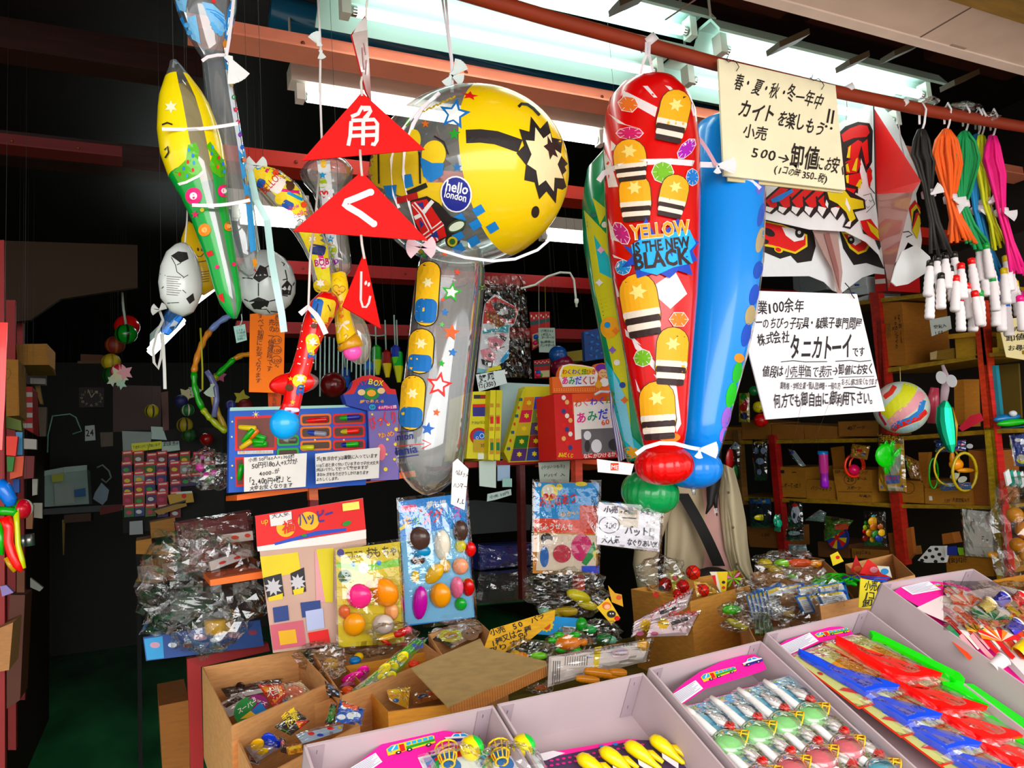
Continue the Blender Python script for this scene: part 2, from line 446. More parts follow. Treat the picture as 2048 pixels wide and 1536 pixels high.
# ================= fluorescent lights =================
def lamp(a,b,Y,tube_r=.0135,w=.12,refl=True,label='',n_tube=1,drop=.0,zoff=0,tone='eaf6f2'):
    a,b=PY(a[0],a[1],Y),PY(b[0],b[1],Y)
    b=V((b.x,Y,(a.z+b.z)/2)); a=V((a.x,Y,b.z)); L=b.x-a.x
    t=thing('fluorescent_light',label,'ceiling light',a+V((L/2,0,0)),'fluorescent lights under the ceiling')
    z=a.z
    hb=MB()
    if refl:   # trapezoid reflector trough
        pf=[(-w,.02),(-w*.45,.07),(w*.45,.07),(w,.02),(w*.95,.013),(w*.42,.06),(-w*.42,.06),(-w*.95,.013)]
        hb.prism([V((a.x-.05,Y+p[0],z+p[1])) for p in pf],(L+.1,0,0),'cfeee6g')
    else:
        hb.box(a.x-.03,Y-.035,z+.03,b.x+.03,Y+.035,z+.085,'d9cfc6')
    part('housing',hb,t)
    for k in range(n_tube):
        dy=(k-(n_tube-1)/2)*w*1.1
        tb=MB().loft([(V((a.x+.02,Y+dy,z)),tube_r),(V((b.x-.02,Y+dy,z)),tube_r)],12,tone+'e')
        part('tube',tb,t)
        for x0,s_ in ((a.x,-1),(b.x,1)):
            cb=MB().box(x0-.012,Y+dy-.018,z-.02,x0+.012,Y+dy+.018,z+.04,'e8e4dc')
            cb.loft([(V((x0+.012*s_*-1,Y+dy,z)),.014),(V((x0-.03*s_,Y+dy,z)),.014)],10,'b9bdb8m')
            part('lamp_holder',cb,t)
    return t
lamp((690,18),(1315,146),1.80,label='front twin-trough fluorescent light behind the pipe, above the yellow mallet',w=.13)
lamp((1376,158),(1790,243),1.80,label='front fluorescent light behind the handwritten cream board',w=.13)
lamp((1020,-18),(1380,62),1.66,label='highest fluorescent light, cut off by the top edge above the red bat',w=.06)
lamp((1440,92),(1850,196),1.62,label='fluorescent light above the jump ropes at the right end of the pipe',w=.06)
lamp((600,192),(1200,280),2.2,refl=False,label='white batten light below the pink beam, behind the red triangles',tube_r=.017)
lamp((1085,470),(1180,482),3.0,refl=False,label='batten light seen between the mallet and the green bat',tube_r=.02)
lamp((470,425),(600,442),2.9,refl=False,label='bright batten light behind the small inflatable toys on the left',tube_r=.035)
def lamp_in(pts,Y,label):
    q=[PY(x,y,Y) for x,y in pts]; t=thing('fluorescent_light',label,'ceiling light',q[0],'fluorescent lights under the ceiling')
    d=(q[1]-q[0]).normalized(); u_=V((0,0,1)); s_=d.cross(u_).normalized()
    part('housing',MB().para(q[0]-s_*.08+u_*.05,q[1]-q[0],s_*.16,u_*.05,'d5ebe6'),t)
    for k in (-.045,.045):
        part('tube',MB().loft([(q[0]+s_*k,.024),(q[1]+s_*k,.024)],10,'eaf6f2e'),t)
    return t
lamp_in(((300,705),(365,640)),5.2,'tilted bright light far inside, right of the watermelon balls')
lamp_in(((372,612),(440,560)),4.6,'bright light seen under the deflated football')
# ================= things hanging from the pipe =================
def LP(Y,*q):return [(PY(x,y,Y),r*pxm(PY(x,y,Y))) for x,y,r in q]
def cropf(ox,oy,s):
    def c(*p):return [(ox+x/s,oy+y/s) for x,y in p]
    return c
def EL(poly,cx,cy,sx_,sy_,rot=0):   # stretch a unit outline
    c,q=cos(radians(rot)),sin(radians(rot)); return [(cx+x*sx_*c-y*sy_*q,cy+x*sx_*q+y*sy_*c) for x,y in poly]
def ribbon(mb,pts,w,m='efeaf0g',Y=None,n_=None):
    """flat tape through world points"""
    P=[V(p) for p in pts]; L=[]; Rr_=[]
    for i,p in enumerate(P):
        d=(P[min(i+1,len(P)-1)]-P[max(i-1,0)]).normalized(); s_=d.cross(CAM-p).normalized()*(w/2); L.append(p+s_); Rr_.append(p-s_)
    vs=L+Rr_; n=len(P); fs=[(i,i+1,n+i+1,n+i) for i in range(n-1)]
    off=(CAM-P[0]).normalized()*.0006
    mb.add(vs,fs,m); mb.add([p-off for p in vs],[f[::-1] for f in fs],m); return mb
def yarn(Y,pts,r=.0012,m='d9d4cf',n=6):return MB().tube([PY(x,y,Y) for x,y in pts],r,n,m)
def tuft(mb,x,y,Y,ang,ln,w,m='e6f2f0'):   # frayed end of tape
    s_=pxm(PY(x,y,Y)); a=radians(ang)
    for k in range(5):
        t=a+radians((k-2)*9); e0=(x+(k-2)*w*.1*sin(a),y); e1=(x+cos(t)*ln,y+sin(t)*ln)
        d=V((e1[0]-e0[0],e1[1]-e0[1])).normalized(); n=V((-d.y,d.x))*w*.26
        yk=Y-.0013*(k % 2)-.0004*k; mb.prism([PY(e0[0]+n.x*.5,e0[1]+n.y*.5,yk),PY(e1[0]+n.x,e1[1]+n.y,yk),PY(e1[0]-n.x,e1[1]-n.y,yk),PY(e0[0]-n.x*.5,e0[1]-n.y*.5,yk)],(0,.0003,0),m)
    return mb
# ---------- big clear mallet ----------
YM=1.6
c0=PY(935,356,YM); s0=pxm(c0); dv=ray(935,356).normalized()
rt=(CR-dv*CR.dot(dv)).normalized(); up_=dv.cross(rt)*-1
if up_.dot(CU) < 0:up_=-up_
al=radians(65)
ax=(rt*.976+up_*.218)*sin(al)-dv*cos(al)
bx=ax.cross(up_).normalized(); cx_=ax.cross(bx).normalized()
mal=thing('inflatable_mallet','huge clear inflatable mallet with a yellow domed face, hung in the middle','inflatable toy',PY(855,985,YM))
hm=MB().ell(c0,bx*(176*s0),cx_*(176*s0),ax*(206*s0),n=40,k=36,mf=lambda i,j:'f6d400g' if i >= 22 else 'cfd6d8v')
part('head',hm,mal)
hb=MB().loft(LP(YM+.02,(908,500,58),(903,540,68),(896,600,70),(885,700,70),(873,800,70),(864,880,70),(858,930,66),(855,960,50),(853,980,28),(852,990,6)),28,'d5dadcv')
part('handle',hb,mal)
hs=Bv(hm); c=cropf(720,160,4.152); pr=MB()
A=pr.art
# domed face: bold stripe, starburst and dots
A(hs,'14090a',LN(c((880,470),(1000,465),(1130,480),(1260,525),(1330,550)),27))
A(hs,'14090a',EL(ST(0,0,1,.72,10),*c((1520,665))[0],50,90,-16),lift=.0012)
A(hs,'f8e6bc',EL(ST(0,0,1,.66,8),*c((1528,660))[0],36,66,-16),lift=.0018)
A(hs,'2a0d0c',EL(ST(0,0,1,.5,5),*c((1580,570))[0],14,26,-16),lift=.0024)
A(hs,'1f1208',E(*c((1455,1095))[0],8,12,8)); A(hs,'14090a',LN(c((1315,225),(1340,200),(1390,205),(1440,240),(1490,295)),6))
# clear side
A(hs,'1d6fb4',ST(*c((785,285))[0],33,.45,5,-80)); A(hs,'f4fbfb',ST(*c((785,287))[0],21,.5,5,-80),lift=.0012)
A(hs,'d62a1c',EL(ST(0,0,1,.42),*c((912,132))[0],18,9,10)); A(hs,'e27a20',ST(*c((545,365))[0],9)); A(hs,'24943a',ST(*c((783,450))[0],13)); A(hs,'2c6fae',ST(*c((806,725))[0],10))
A(hs,'c9a63a',*[E(*c((530+i*28,262-i*13))[0],4,2,-40 if i % 2 else 10) for i in range(10)])
A(hs,'5fa83a',E(*c((400,350))[0],4,9,25))
# yellow and blue patchwork of the print on the side
A(hs,'e8c81e',c((20,600),(160,590),(330,600),(480,585),(500,700),(560,850),(690,850),(680,1080),(560,1000),(330,960),(140,880),(60,800)))
A(hs,'f2d21c',E(*c((615,620))[0],24,28,10),E(*c((440,520))[0],16,26,12),lift=.0012)
A(hs,'1f7fc4',c((500,640),(600,690),(700,690),(690,790),(590,850),(530,800)),c((200,880),(310,870),(300,1000),(230,960)),c((350,790),(430,780),(450,880),(380,900)),lift=.0018)
A(hs,'17110d',LN(c((620,470),(700,520),(735,620)),3),LN(c((160,600),(165,860)),3),LN(c((500,600),(505,860)),4),LN(c((400,940),(560,870)),10),lift=.0022)
A(hs,'b21f1c',c((310,975),(480,930),(490,980),(320,1025)),lift=.0024)
# union-flag scooter front
A(hs,'150d10',c((420,1000),(560,960),(660,1020),(760,1130),(880,1170),(860,1240),(740,1290),(620,1360),(540,1330),(470,1220)),lift=.0022)
A(hs,'c81f26',c((430,1010),(560,985),(620,1080),(700,1200),(720,1290),(600,1340),(520,1270),(460,1160)),lift=.0026)
A(hs,'f0eef0',LN(c((450,1020),(520,1100),(640,1330)),9),LN(c((610,1000),(520,1110),(460,1140)),8),LN(c((540,1290),(690,1180)),10),lift=.003)
A(hs,'c81f26',LN(c((450,1022),(520,1102),(640,1330)),4),LN(c((540,1290),(690,1180)),5),lift=.0034)
A(hs,'23317f',c((480,1020),(530,1010),(540,1070)),c((580,1290),(640,1240),(660,1300)),c((500,1150),(540,1190),(510,1220)),lift=.0034)
A(hs,'30462a',E(*c((805,1205))[0],19,12,-25),lift=.0034); A(hs,'dfe9d8',E(*c((805,1205))[0],16,8,-25),lift=.0038)
A(hs,'1b1a12',E(*c((770,1330))[0],15,14)); A(hs,'c8bc40',E(*c((770,1330))[0],10,10),lift=.003); A(hs,'2b5a2c',E(*c((770,1330))[0],6,6),lift=.0036)
dm=lambda x,y,w=56,h=42:[(720+(x+a)/4.152,160+(y+b)/4.152) for a,b in ((-w,-8),(w*.35,-h*1.25),(w,8),(-w*.3,h*1.25))]
A(hs,'1f80c8',*[dm(*p) for p in ((985,1080),(958,1198),(1100,1222),(945,1335),(825,1150),(815,1290),(820,1395),(330,1440),(430,1500),(270,1400),(540,1450),(380,1395))])
A(hs,'2470b0',dm(1400,1400,50,30),dm(1280,1505,46,20),dm(1500,1385,30,20)); A(hs,'d9bf30',dm(385,1480,50,40),dm(480,1415,50,40),dm(290,1480,40,36))
A(hs,'f2f2f6',E(*c((802,945))[0],31,36,-6),lift=.003); A(hs,'1b2585',E(*c((802,945))[0],28,33,-6),lift=.0036)
pr.text(hs,'ffffff','hello',c((714,915))[0],c((893,950))[0],21,.0044,bold=.02,step=5); pr.text(hs,'ffffff','london',c((704,968))[0],c((880,1008))[0],15,.0044,bold=.02,step=5)
# handle print
hh=Bv(hb); c=cropf(760,480,1.8307/1); k=lambda x,y:(760+x/1.83,480+y/1.83)
def Bk(sf,cx,cy,w,h,rot,top,low):   # two-colour rounded block, the stand-in for the printed figures
    A(sf,'14100c',RR(cx,cy,w+4,h+4,rot,.48)); A(sf,top,RR(cx,cy,w,h,rot,.48),lift=.0011)
    q=radians(rot); o=h*.27; A(sf,low,RR(cx-sin(q)*o,cy+cos(q)*o,w*.96,h*.38,rot,.3),lift=.0016)
    A(sf,'fdf3c8',ST(cx+sin(q)*h*.17,cy-cos(q)*h*.17,w*.26,.5,6,rot),lift=.0016)
Bk(hh,856,588,44,128,4,'f7c51c','1f6fb4'); Bk(hh,843,703,48,88,4,'f7c51c','1f6fb4'); Bk(hh,826,806,46,108,4,'f7c51c','2a6fb0')
for x,y,r,m,hol in ((903,585,21,'3aa53c',1),(902,665,17,'ee6a1c',0),(890,625,8,'2a6fb8',0),(905,705,9,'2a6fb8',0),(883,727,7,'3aa53c',0),(878,770,27,'e03a20',1),(873,825,8,'ee6a1c',0),(856,858,14,'2a62b4',0),(914,545,7,'e8582c',0),(890,507,8,'e8683c',0),(848,510,7,'3aa53c',0),(886,600,5,'e05a50',0),(884,650,6,'6ab86a',0),(965,575,8,'7a9a50',0)):
    A(hh,m,ST(x,y,r,.45,5,-80)); 
    if hol:A(hh,'e9e6e2',ST(x,y,r*.6,.5,5,-80),lift=.0012)
pr.text(hh,'1c2a72','Minion',(779,884),(829,878),15,.001,bold=.02,step=6); pr.text(hh,'1c2a72','Mania',(784,914),(837,905),17,.001,bold=.02,step=6)
A(hh,'1c2a72',LN([(786,866),(830,862)],1.5),LN([(784,918),(838,910)],2)); A(hh,'c8322a',LN([(790,893),(848,888)],1.5),LN([(845,897),(862,888),(846,880)],2.2))
pr.text(hh,'8a8484','TM & © Uni',(787,930),(818,925),5,.001,step=6)
part('print',pr,mal)
st=MB()
ribbon(st,[hs.hit(x,y)[0]+hs.hit(x,y)[1]*.003 for x,y in ((880,188),(850,215),(828,250),(812,300),(810,350),(822,410),(838,460),(850,480))],.0085)
ribbon(st,[hs.hit(x,y)[0]+hs.hit(x,y)[1]*.003 for x,y in ((872,196),(835,225),(800,270),(785,320),(790,390),(800,415))],.0065)
ribbon(st,[PY(x,y,YM-.16) for x,y in ((850,480),(880,500),(930,515),(985,522),(1030,518),(1075,500),(1110,470))],.006)
for a in (195,160,20,-15):tuft(st,842,494,YM-.17,a,30,22,'e2c4cc')
part('strap',st,mal)
sg=MB(); ribbon(sg,[PY(x,y,1.58) for x,y in ((890,-20),(897,60),(904,120),(905,185))],.006); ribbon(sg,[PY(x,y,1.585) for x,y in ((882,-20),(893,60),(902,120),(903,185))],.005)
tuft(sg,904,150,1.575,-50,34,26); tuft(sg,904,152,1.575,20,24,22); tuft(sg,904,150,1.575,120,24,18)
part('hanging_tape',sg,mal)
# ---------- giant bats ----------
def bat(name,label,Y,ax_,knob,mf=None,body_m='d21f1ag',knob_m='d8201ag',shift=0.0):
    t=thing(name,label,'inflatable toy',PY(knob[0],knob[1]+knob[3],Y),'giant inflatable bats tied in one bundle')
    b=MB().loft(LP(Y,*ax_),36,body_m,mf=mf); part('barrel',b,t)
    p=PY(knob[0],knob[1],Y-.005); s_=pxm(p); kr=radians(knob[4]); a=(CR*cos(kr)-CU*sin(kr))*knob[2]*s_; u_=(CU*cos(kr)+CR*sin(kr))*knob[3]*s_; d_=CF*knob[2]*s_
    kb=MB(); n,kk=84,16; vs=[]; fs=[]
    for i in range(kk+1):
        th=-pi/2+pi*i/kk
        for j in range(n):
            q=2*pi*j/n; ribs=1-.045*max(0,1-3.2*abs(sin(q*7)))*cos(th) ** .5
            vs.append(p+(a*cos(q)+d_*sin(q))*cos(th)*ribs+u_*(abs(sin(th)) ** .9)*(1 if th > 0 else-1))
    for i in range(kk):
        for j in range(n):fs.append((i*n+j,i*n+(j+1) % n,(i+1)*n+(j+1) % n,(i+1)*n+j))
    kb.add(vs,fs,knob_m,True); kn=part('knob',kb,t)
    return t,b,kn
gx=[(1255,300,20),(1254,315,55),(1252,345,78),(1250,400,86),(1250,480,84),(1255,560,76),(1264,660,66),(1273,760,56),(1283,860,44),(1290,920,36)]
gb,gm,gk=bat('inflatable_bat','green patterned giant inflatable bat, mostly hidden behind the red bat',1.66,gx,(1300,985,58,44,8),body_m='1f8f62g',knob_m='0f9456g')
rx_=[(1292,155,6),(1294,162,36),(1296,176,60),(1297,200,79),(1299,235,91),(1302,300,96),(1304,400,95),(1307,500,91),(1311,600,82),(1316,700,69),(1321,790,57),(1326,860,47),(1328,905,38)]
rb,rm,rk=bat('inflatable_bat','red printed giant inflatable bat with slogan and bright red ribbed knob',1.5,rx_,(1328,930,59,40,-4),mf=lambda i,k:'cfd4d6v' if not (1 < k < 17) else ('d2180fg' if i else 'c81a12g'))
bx_=[(1457,240,6),(1456,247,40),(1454,262,62),(1452,290,74),(1450,340,79),(1448,420,80),(1446,520,79),(1438,620,74),(1428,700,66),(1417,780,56),(1408,850,46),(1400,905,38)]
bb,bm,bk=bat('inflatable_bat','plain blue giant inflatable bat, clear patterned on its right side',1.58,bx_,(1383,935,61,42,2),mf=lambda i,k:'0f8fe6g' if 28 >= k+(0 if k < 34 else-40) and k < 16 else 'd4d6dav',body_m='0f8fe6g',knob_m='0f86e0g')
part('valve',MB().loft(LP(1.56,(1386,975,5),(1388,990,3)),8,'c8d8e8v'),bb)
# red bat print
rs=Bv(rm); pr=MB(); A=pr.art; c=cropf(1100,0,4.096); d=cropf(950,400,3.303)
A(rs,'f3e9ec',c((480,930),(620,1020),(760,1060),(560,1010)),c((600,740),(700,790),(880,880),(860,960),(720,880),(590,850)),c((760,705),(800,705),(880,800),(850,800)),c((940,700),(985,710),(1060,790),(1020,780)),c((1130,800),(1160,830),(1190,950),(1170,950)),c((440,1220),(500,1330),(560,1530),(480,1536),(450,1350)),c((500,1150),(560,1210),(500,1240)))
A(rs,'f3e9ec',d((880,120),(960,280),(900,260)),d((910,360),(1000,400),(920,380)),d((915,500),(960,640),(940,640)),d((1190,560),(1320,470),(1400,620),(1290,720),(1200,640)),d((990,850),(1100,960),(1000,900)),d((1030,900),(1200,1080),(1190,1130),(1060,980)),d((1180,1150),(1330,1230),(1360,1480),(1330,1536),(1300,1350)),d((1060,1180),(1100,1280),(1075,1260)))
def gem(x,y,r,m,sides=8,rot=0,sx_=1,sy_=1):
    A(rs,'fbeef2',EL(E(0,0,1,1,0,sides),x,y,r*sx_*1.08,r*sy_*1.08,rot),lift=.001); A(rs,m,EL(E(0,0,1,1,0,sides),x,y,r*sx_,r*sy_,rot),lift=.0014)
    A(rs,'fbeef2',*[LN([EL(E(0,0,1,1,0,sides),x,y,r*sx_*.55,r*sy_*.55,rot)[i],EL(E(0,0,1,1,0,sides),x,y,r*sx_,r*sy_,rot)[i]],.9) for i in range(sides)],lift=.0018)
    A(rs,m,EL(E(0,0,1,1,0,sides),x,y,r*sx_*.55,r*sy_*.55,rot),lift=.002)
gem(1257,209,20,'e07a1c',6,10,1,.8); gem(1260,267,26,'c9186a',8,0,1.0,.45); gem(1372,298,24,'a818b0',8,-50,1,.5); gem(1325,345,21,'7cb81c'); gem(1383,355,12,'1c7fd0',8,0,1,1.4)
gem(1244,467,24,'b8187c',8,60,1,.55); gem(1248,535,15,'2c8fd0'); gem(1356,639,18,'ee8a50',6,0,1,.85); gem(1287,716,17,'7cb81c')
def blob(x,y,w,h,rot):   # yellow rounded shapes above striped bands
    A(rs,'3a1408',RR(x,y,w+3,h+3,rot,.5),lift=.0022); A(rs,'f7b71c',RR(x,y,w,h,rot,.5),lift=.0026)
    q=radians(rot); vx,vy=-sin(q),cos(q)
    for i,m in enumerate(('f3e8dc','2a1412','f3e8dc','2a1412')):A(rs,m,RR(x+vx*h*(.16+.11*i),y+vy*h*(.16+.11*i),w*(1.0-.05*i),h*.115,rot,.3),lift=.003+.0003*i)
    A(rs,'fde9a0',ST(x-vx*h*.2,y-vy*h*.2,w*.25,.5,6,rot),lift=.0034)
blob(1345,232,58,100,12); blob(1262,320,62,80,-6); blob(1272,395,60,90,-4); blob(1345,392,52,82,12); blob(1282,608,70,120,-10); blob(1342,710,58,110,4); blob(1316,818,64,110,-4)
A(rs,'f08a1a',E(1338,874,20,10))
A(rs,'1c48b8',d((990,300),(1060,330),(1130,120),(1200,260),(1330,130),(1380,220),(1460,280),(1420,340),(1450,400),(1400,420),(1420,500),(1330,470),(1280,520),(1200,480),(1080,520),(1060,430),(985,445),(1050,370)),lift=.0036)
A(rs,'4ab2f0',d((1040,300),(1130,250),(1190,240),(1400,200),(1440,290),(1400,340),(1420,420),(1300,450),(1200,500),(1100,470),(1060,400)),lift=.004)
for body,p0,p1,h,m in (('YELLOW',(1045,270),(1405,232),96,'f7a91c'),('IS THE NEW',(1060,360),(1405,318),76,'2a0f14'),('BLACK',(1068,468),(1412,428),112,'2a0f14')):
    if m[0] == 'f':pr.text(rs,'fdf6e8',body,d((p0[0]-6,p0[1]+5))[0],d((p1[0]+6,p1[1]+5))[0],h/3.303+3,.0045,bold=.05,step=6)
    pr.text(rs,m,body,d(p0)[0],d(p1)[0],h/3.303,.005,bold=.03,step=6)
part('print',pr,rb)
# blue bat splotches on its clear side
bs=Bv(bm); pr=MB(); A=pr.art
for i,(x,y,w,h,m) in enumerate(((1516,330,8,22,'c8389a'),(1520,370,7,20,'6a6ac8'),(1522,430,6,24,'3a5ab8'),(1520,480,8,26,'b8a888'),(1516,540,9,18,'2a52b8'),(1508,590,9,22,'2a52c0'),(1500,630,10,20,'b8a880'),(1492,670,9,24,'2452c0'),(1478,716,10,9,'e89a20'),(1474,745,9,22,'30b848'),(1462,790,10,26,'38c040'),(1452,835,9,22,'9a6ad0'),(1446,870,7,16,'b070d8'))):
    A(bs,m,E(x,y,w,h,12),step=8)
part('print',pr,bb)
# green bat pattern
gs=Bv(gm); pr=MB(); A=pr.art
A(gs,'d6d21c',[(1168,420),(1215,470),(1235,600),(1255,760),(1262,860),(1240,800),(1218,700),(1190,580)],[(1185,395),(1215,420),(1200,450)],step=10)
A(gs,'3ab8c8',[(1188,470),(1222,520),(1230,560),(1200,545)],[(1212,720),(1240,760),(1262,870),(1290,900),(1262,920),(1240,860),(1222,790)],step=10,lift=.0012)
A(gs,'8fd0e8',[(1226,740),(1250,790),(1270,900),(1250,880),(1232,800)],step=10,lift=.0018)
A(gs,'f0b040',E(1220,655,18,22),E(1262,905,16,12),lift=.0018)
for i,(x,y,m) in enumerate(((1216,650,'2c8fd0'),(1232,662,'f08a40'),(1210,450,'e8e6e0'),(1226,700,'8a6ac0'),(1246,770,'2a4a9a'),(1250,800,'e07a50'),(1188,430,'1a6a5a'),(1203,500,'e8b0d0'),(1235,725,'f0eef0'),(1200,565,'f0eef0'))):A(gs,m,ST(x,y,8,.6,4) if i % 2 else E(x,y,6),lift=.0024)
part('print',pr,gb)
# white tapes that tie the bundle
tp=thing('bundle_tape','white plastic tape knotted round the giant bats, tying them to the pipe','tape',PY(1398,335,1.42))
tb=MB()
ribbon(tb,[rs.hit(x,y)[0]+rs.hit(x,y)[1]*.006 if rs.hit(x,y) else PY(x,y,1.47) for x,y in ((1197,362),(1212,347),(1240,335),(1290,326),(1340,325),(1380,328))]+[PY(1400,329,1.43),PY(1432,330,1.44)],.0135)
ribbon(tb,[PY(x,y,1.47) for x,y in ((1432,330),(1465,345),(1500,362),(1520,378))],.013)
ribbon(tb,[PY(x,y,1.43) for x,y in ((1432,330),(1415,300),(1398,276))],.009,'d8a8b8g')
tuft(tb,1436,331,1.43,0,36,24,'f2f0f4'); tuft(tb,1436,331,1.43,95,16,14,'f2f0f4')
part('upper_wrap',tb,tp)
tb=MB(); ribbon(tb,[PY(x,y,1.38) for x,y in ((1272,908),(1290,895),(1320,886),(1350,887),(1380,895),(1402,899))],.0085); tuft(tb,1402,899,1.375,2,34,26,'f2f0f4'); tuft(tb,1400,899,1.375,100,18,14,'f2f0f4'); part('lower_wrap',tb,tp)
tb=MB()
for dx in (-3,3):ribbon(tb,[PY(1296+dx,84,1.478),PY(1295+dx,110,1.476),PY(1294+dx*3,130,1.49),PY(1294+dx*5,160,1.5)],.007)
tb.loft(LP(1.5,(1290,78,21),(1300,92,21)),16,'efeaf0g'); part('pipe_loop',tb,tp)
wt=MB().sheet(plA(1220,930,1.47,0,8),[(1194,918),(1268,928),(1262,950),(1196,944)],'f0ece8p',.0015)
wo_=solo('paper_tag',wt,'folded white paper tag with red square, left of the red knob','tag'); q=MB(); pl_=plA(1220,930,1.47,0,8)
q.art(pl_,'e0502c',R(1221,926,1237,941)); q.text(pl_,'ffffff','ME',(1222,938),(1236,939),8,.0012); part('lettering',q,wo_)
# ================= pennants, boards, kites, ropes =================
def sign(name,label,cat,pl,poly,m,fn=None,thick=.002,group=None,string=None,Y=None):
    o=solo(name,MB().sheet(pl,poly,m,thick),label,cat,group)
    if fn:
        q=MB(); fn(q,pl)
        if q.v:part('lettering',q,o)
    if string:part('string',string,o)
    return o
YT=1.36
p=plY(YT)
def f1(q,s):
    for i,l in enumerate(([(702,234),(716,228),(724,214),(728,220),(738,218),(740,224),(728,238)],[(722,216),(739,216),(741,222),(730,240)],[(702,243),(700,272),(696,292)],[(702,242),(748,240),(754,248),(753,282),(748,290),(742,288)],[(704,258),(752,256)],[(702,273),(752,271)],[(726,240),(725,292)])):
        q.art(s,'f0e4e6',LN(l,7.5),lift=.001+i*.0003)
sign('red_pennant','red triangular pennant with the white character 角, upper of the two big ones','pennant',p,[(722,186),(726,186),(850,299),(604,321)],'e60602p',f1,.003,string=yarn(YT-.004,((726,145),(722,165),(724,192)),.0025))
def f2(q,s):q.art(s,'f0e4e6',LN([(741,384),(715,395),(692,404),(689,409),(696,414),(720,428),(747,448)],13),lift=.001); q.art(s,'f0e4e6',E(741,385,7),E(747,448,7),lift=.0015)
sign('red_pennant','red triangular pennant with the white character く, below the 角 one','pennant',p,[(720,346),(726,346),(856,481),(586,462)],'ea0602p',f2,.003,string=yarn(YT-.004,((720,300),(722,330),(724,352)),.0025))
def f3(q,s):q.art(s,'f0e4e6',LN([(722,543),(721,600),(725,614),(732,614),(737,606),(740,592)],4.5),E(731,566,2.6,4.5,15),E(737,569,2.6,4.5,15))
sign('red_pennant','small red pennant with white じ, lowest of the string, turned sideways','pennant',plA(728,560,YT,35),[(727,512),(731,512),(762,657),(686,613)],'de0804p',f3,.003,string=yarn(YT-.004,((722,470),(724,490),(729,518)),.0025))
def f4(q,s):q.art(s,'d8b4ba',LN([(725,95),(728,140)],3),LN([(728,85),(732,110)],2.5),LN([(733,120),(731,150)],2)); q.art(s,'f6f2f2',[(716,46),(733,32),(734,60),(706,66)])
sign('red_pennant','dark red pennant seen edge-on at the top of the string','pennant',plA(725,100,YT,55),[(733,30),(704,70),(733,185),(743,205)],'a81c20g',f4,.003,string=yarn(YT-.004,((738,-20),(733,10),(732,36)),.002))
# cream board
BC=plA(1560,250,1.46,0,0)
def fb(q,s):
    m='1c120e'
    q.hand(s,m,'春・夏・秋・冬一年中',(1466,178),(1640,219),31,.012); q.hand(s,m,'カイト',(1473,232),(1546,247),36,.028); q.hand(s,m,'を楽しもう',(1549,252),(1645,272),30,.018)
    q.art(s,m,LN([(1659,218),(1654,246)],4),LN([(1667,221),(1663,248)],4),E(1652,253,2.6),E(1662,257,2.6))
    q.hand(s,m,'小売',(1484,274),(1531,284),25,.012); q.hand(s,m,'500→',(1500,312),(1578,328),24,.012); q.hand(s,m,'卸値',(1578,335),(1632,343),42,.018); q.hand(s,m,'にお安く',(1630,338),(1690,350),30,.014)
    q.hand(s,m,'(1コの時 350-税)',(1546,345),(1653,366),17,.01)
bo=sign('handwritten_board','cream handwritten kite board wired to the pipe','sign',BC,[(1437,117),(1671,171),(1691,380),(1448,351)],'f8efd2p',fb,.006)
wr=MB()
for x,y in ((1475,128),(1645,165)):
    wr.tube([PY(x-25,y-10,1.455),PY(x-18,y-4,1.45),PY(x-8,y-8,1.45),PY(x,y,1.452),PY(x+3,y+6,1.45),PY(x-2,y+14,1.455)],.0011,6,'141414')
    wr.tube([PY(x-22,y-8,1.455),PY(x-20,y-14,1.49),PY(x-16,y-22,1.5)],.0011,6,'141414')
part('wire',wr,bo)
solo('backing_board',MB().sheet(BC.up(-.012),[(1441,122),(1668,175),(1686,386),(1456,362)],'d9caa4p',.004),'second cream sheet just behind the handwritten kite board','sign')
# white shop sign
BW=plA(1620,700,1.6,0,0); c=cropf(1428,400,3.303)
def fw(q,s):
    m='120c10'; H=lambda b,a,e,h,bo=.012:q.hand(s,m,b,c(a)[0],c(e)[0],h/3.303,bo)
    H('創業100余年',(225,755),(590,735),84); H('唯一のちびっ子玩具・駄菓子専門問屋',(232,850),(970,852),72); H('株式会社',(290,962),(495,935),78)
    H('タニカトーイ',(500,1058),(912,1050),150,.035); H('です',(915,1038),(995,1035),58)
    q.art(s,m,LN(c((440,1070),(520,1062),(600,1070),(745,1068)),1.6),LN(c((800,1066),(900,1060),(960,1068),(1035,1060)),1.6),LN(c((470,1182),(560,1178),(680,1184),(785,1180)),1.6),LN(c((820,1172),(1055,1165)),1.2),LN(c((852,1240),(920,1236),(980,1246),(1068,1230)),2.4))
    H('値段は',(315,1168),(455,1168),74); H('小売単価で表示→',(462,1175),(818,1168),80,.002); H('卸値にお安く',(820,1158),(1052,1152),66)
    H('業者様・学校企業・個人団体様・一般の方',(432,1252),(832,1252),46,.008); H('おろし値にお安くなります',(840,1225),(1072,1222),44,.008); H('何方でも御自由に御利用下さい。',(392,1372),(1070,1348),84)
ws=sign('handwritten_board','white handwritten shop board below the kites','sign',BW,[(1466,580),(1714,588),(1770,822),(1532,839)],'f7f4f8p',fw,.004)
part('string',yarn(1.59,((1690,566),(1698,575),(1704,590),(1709,597)),.0015,'1a1a1a'),ws)
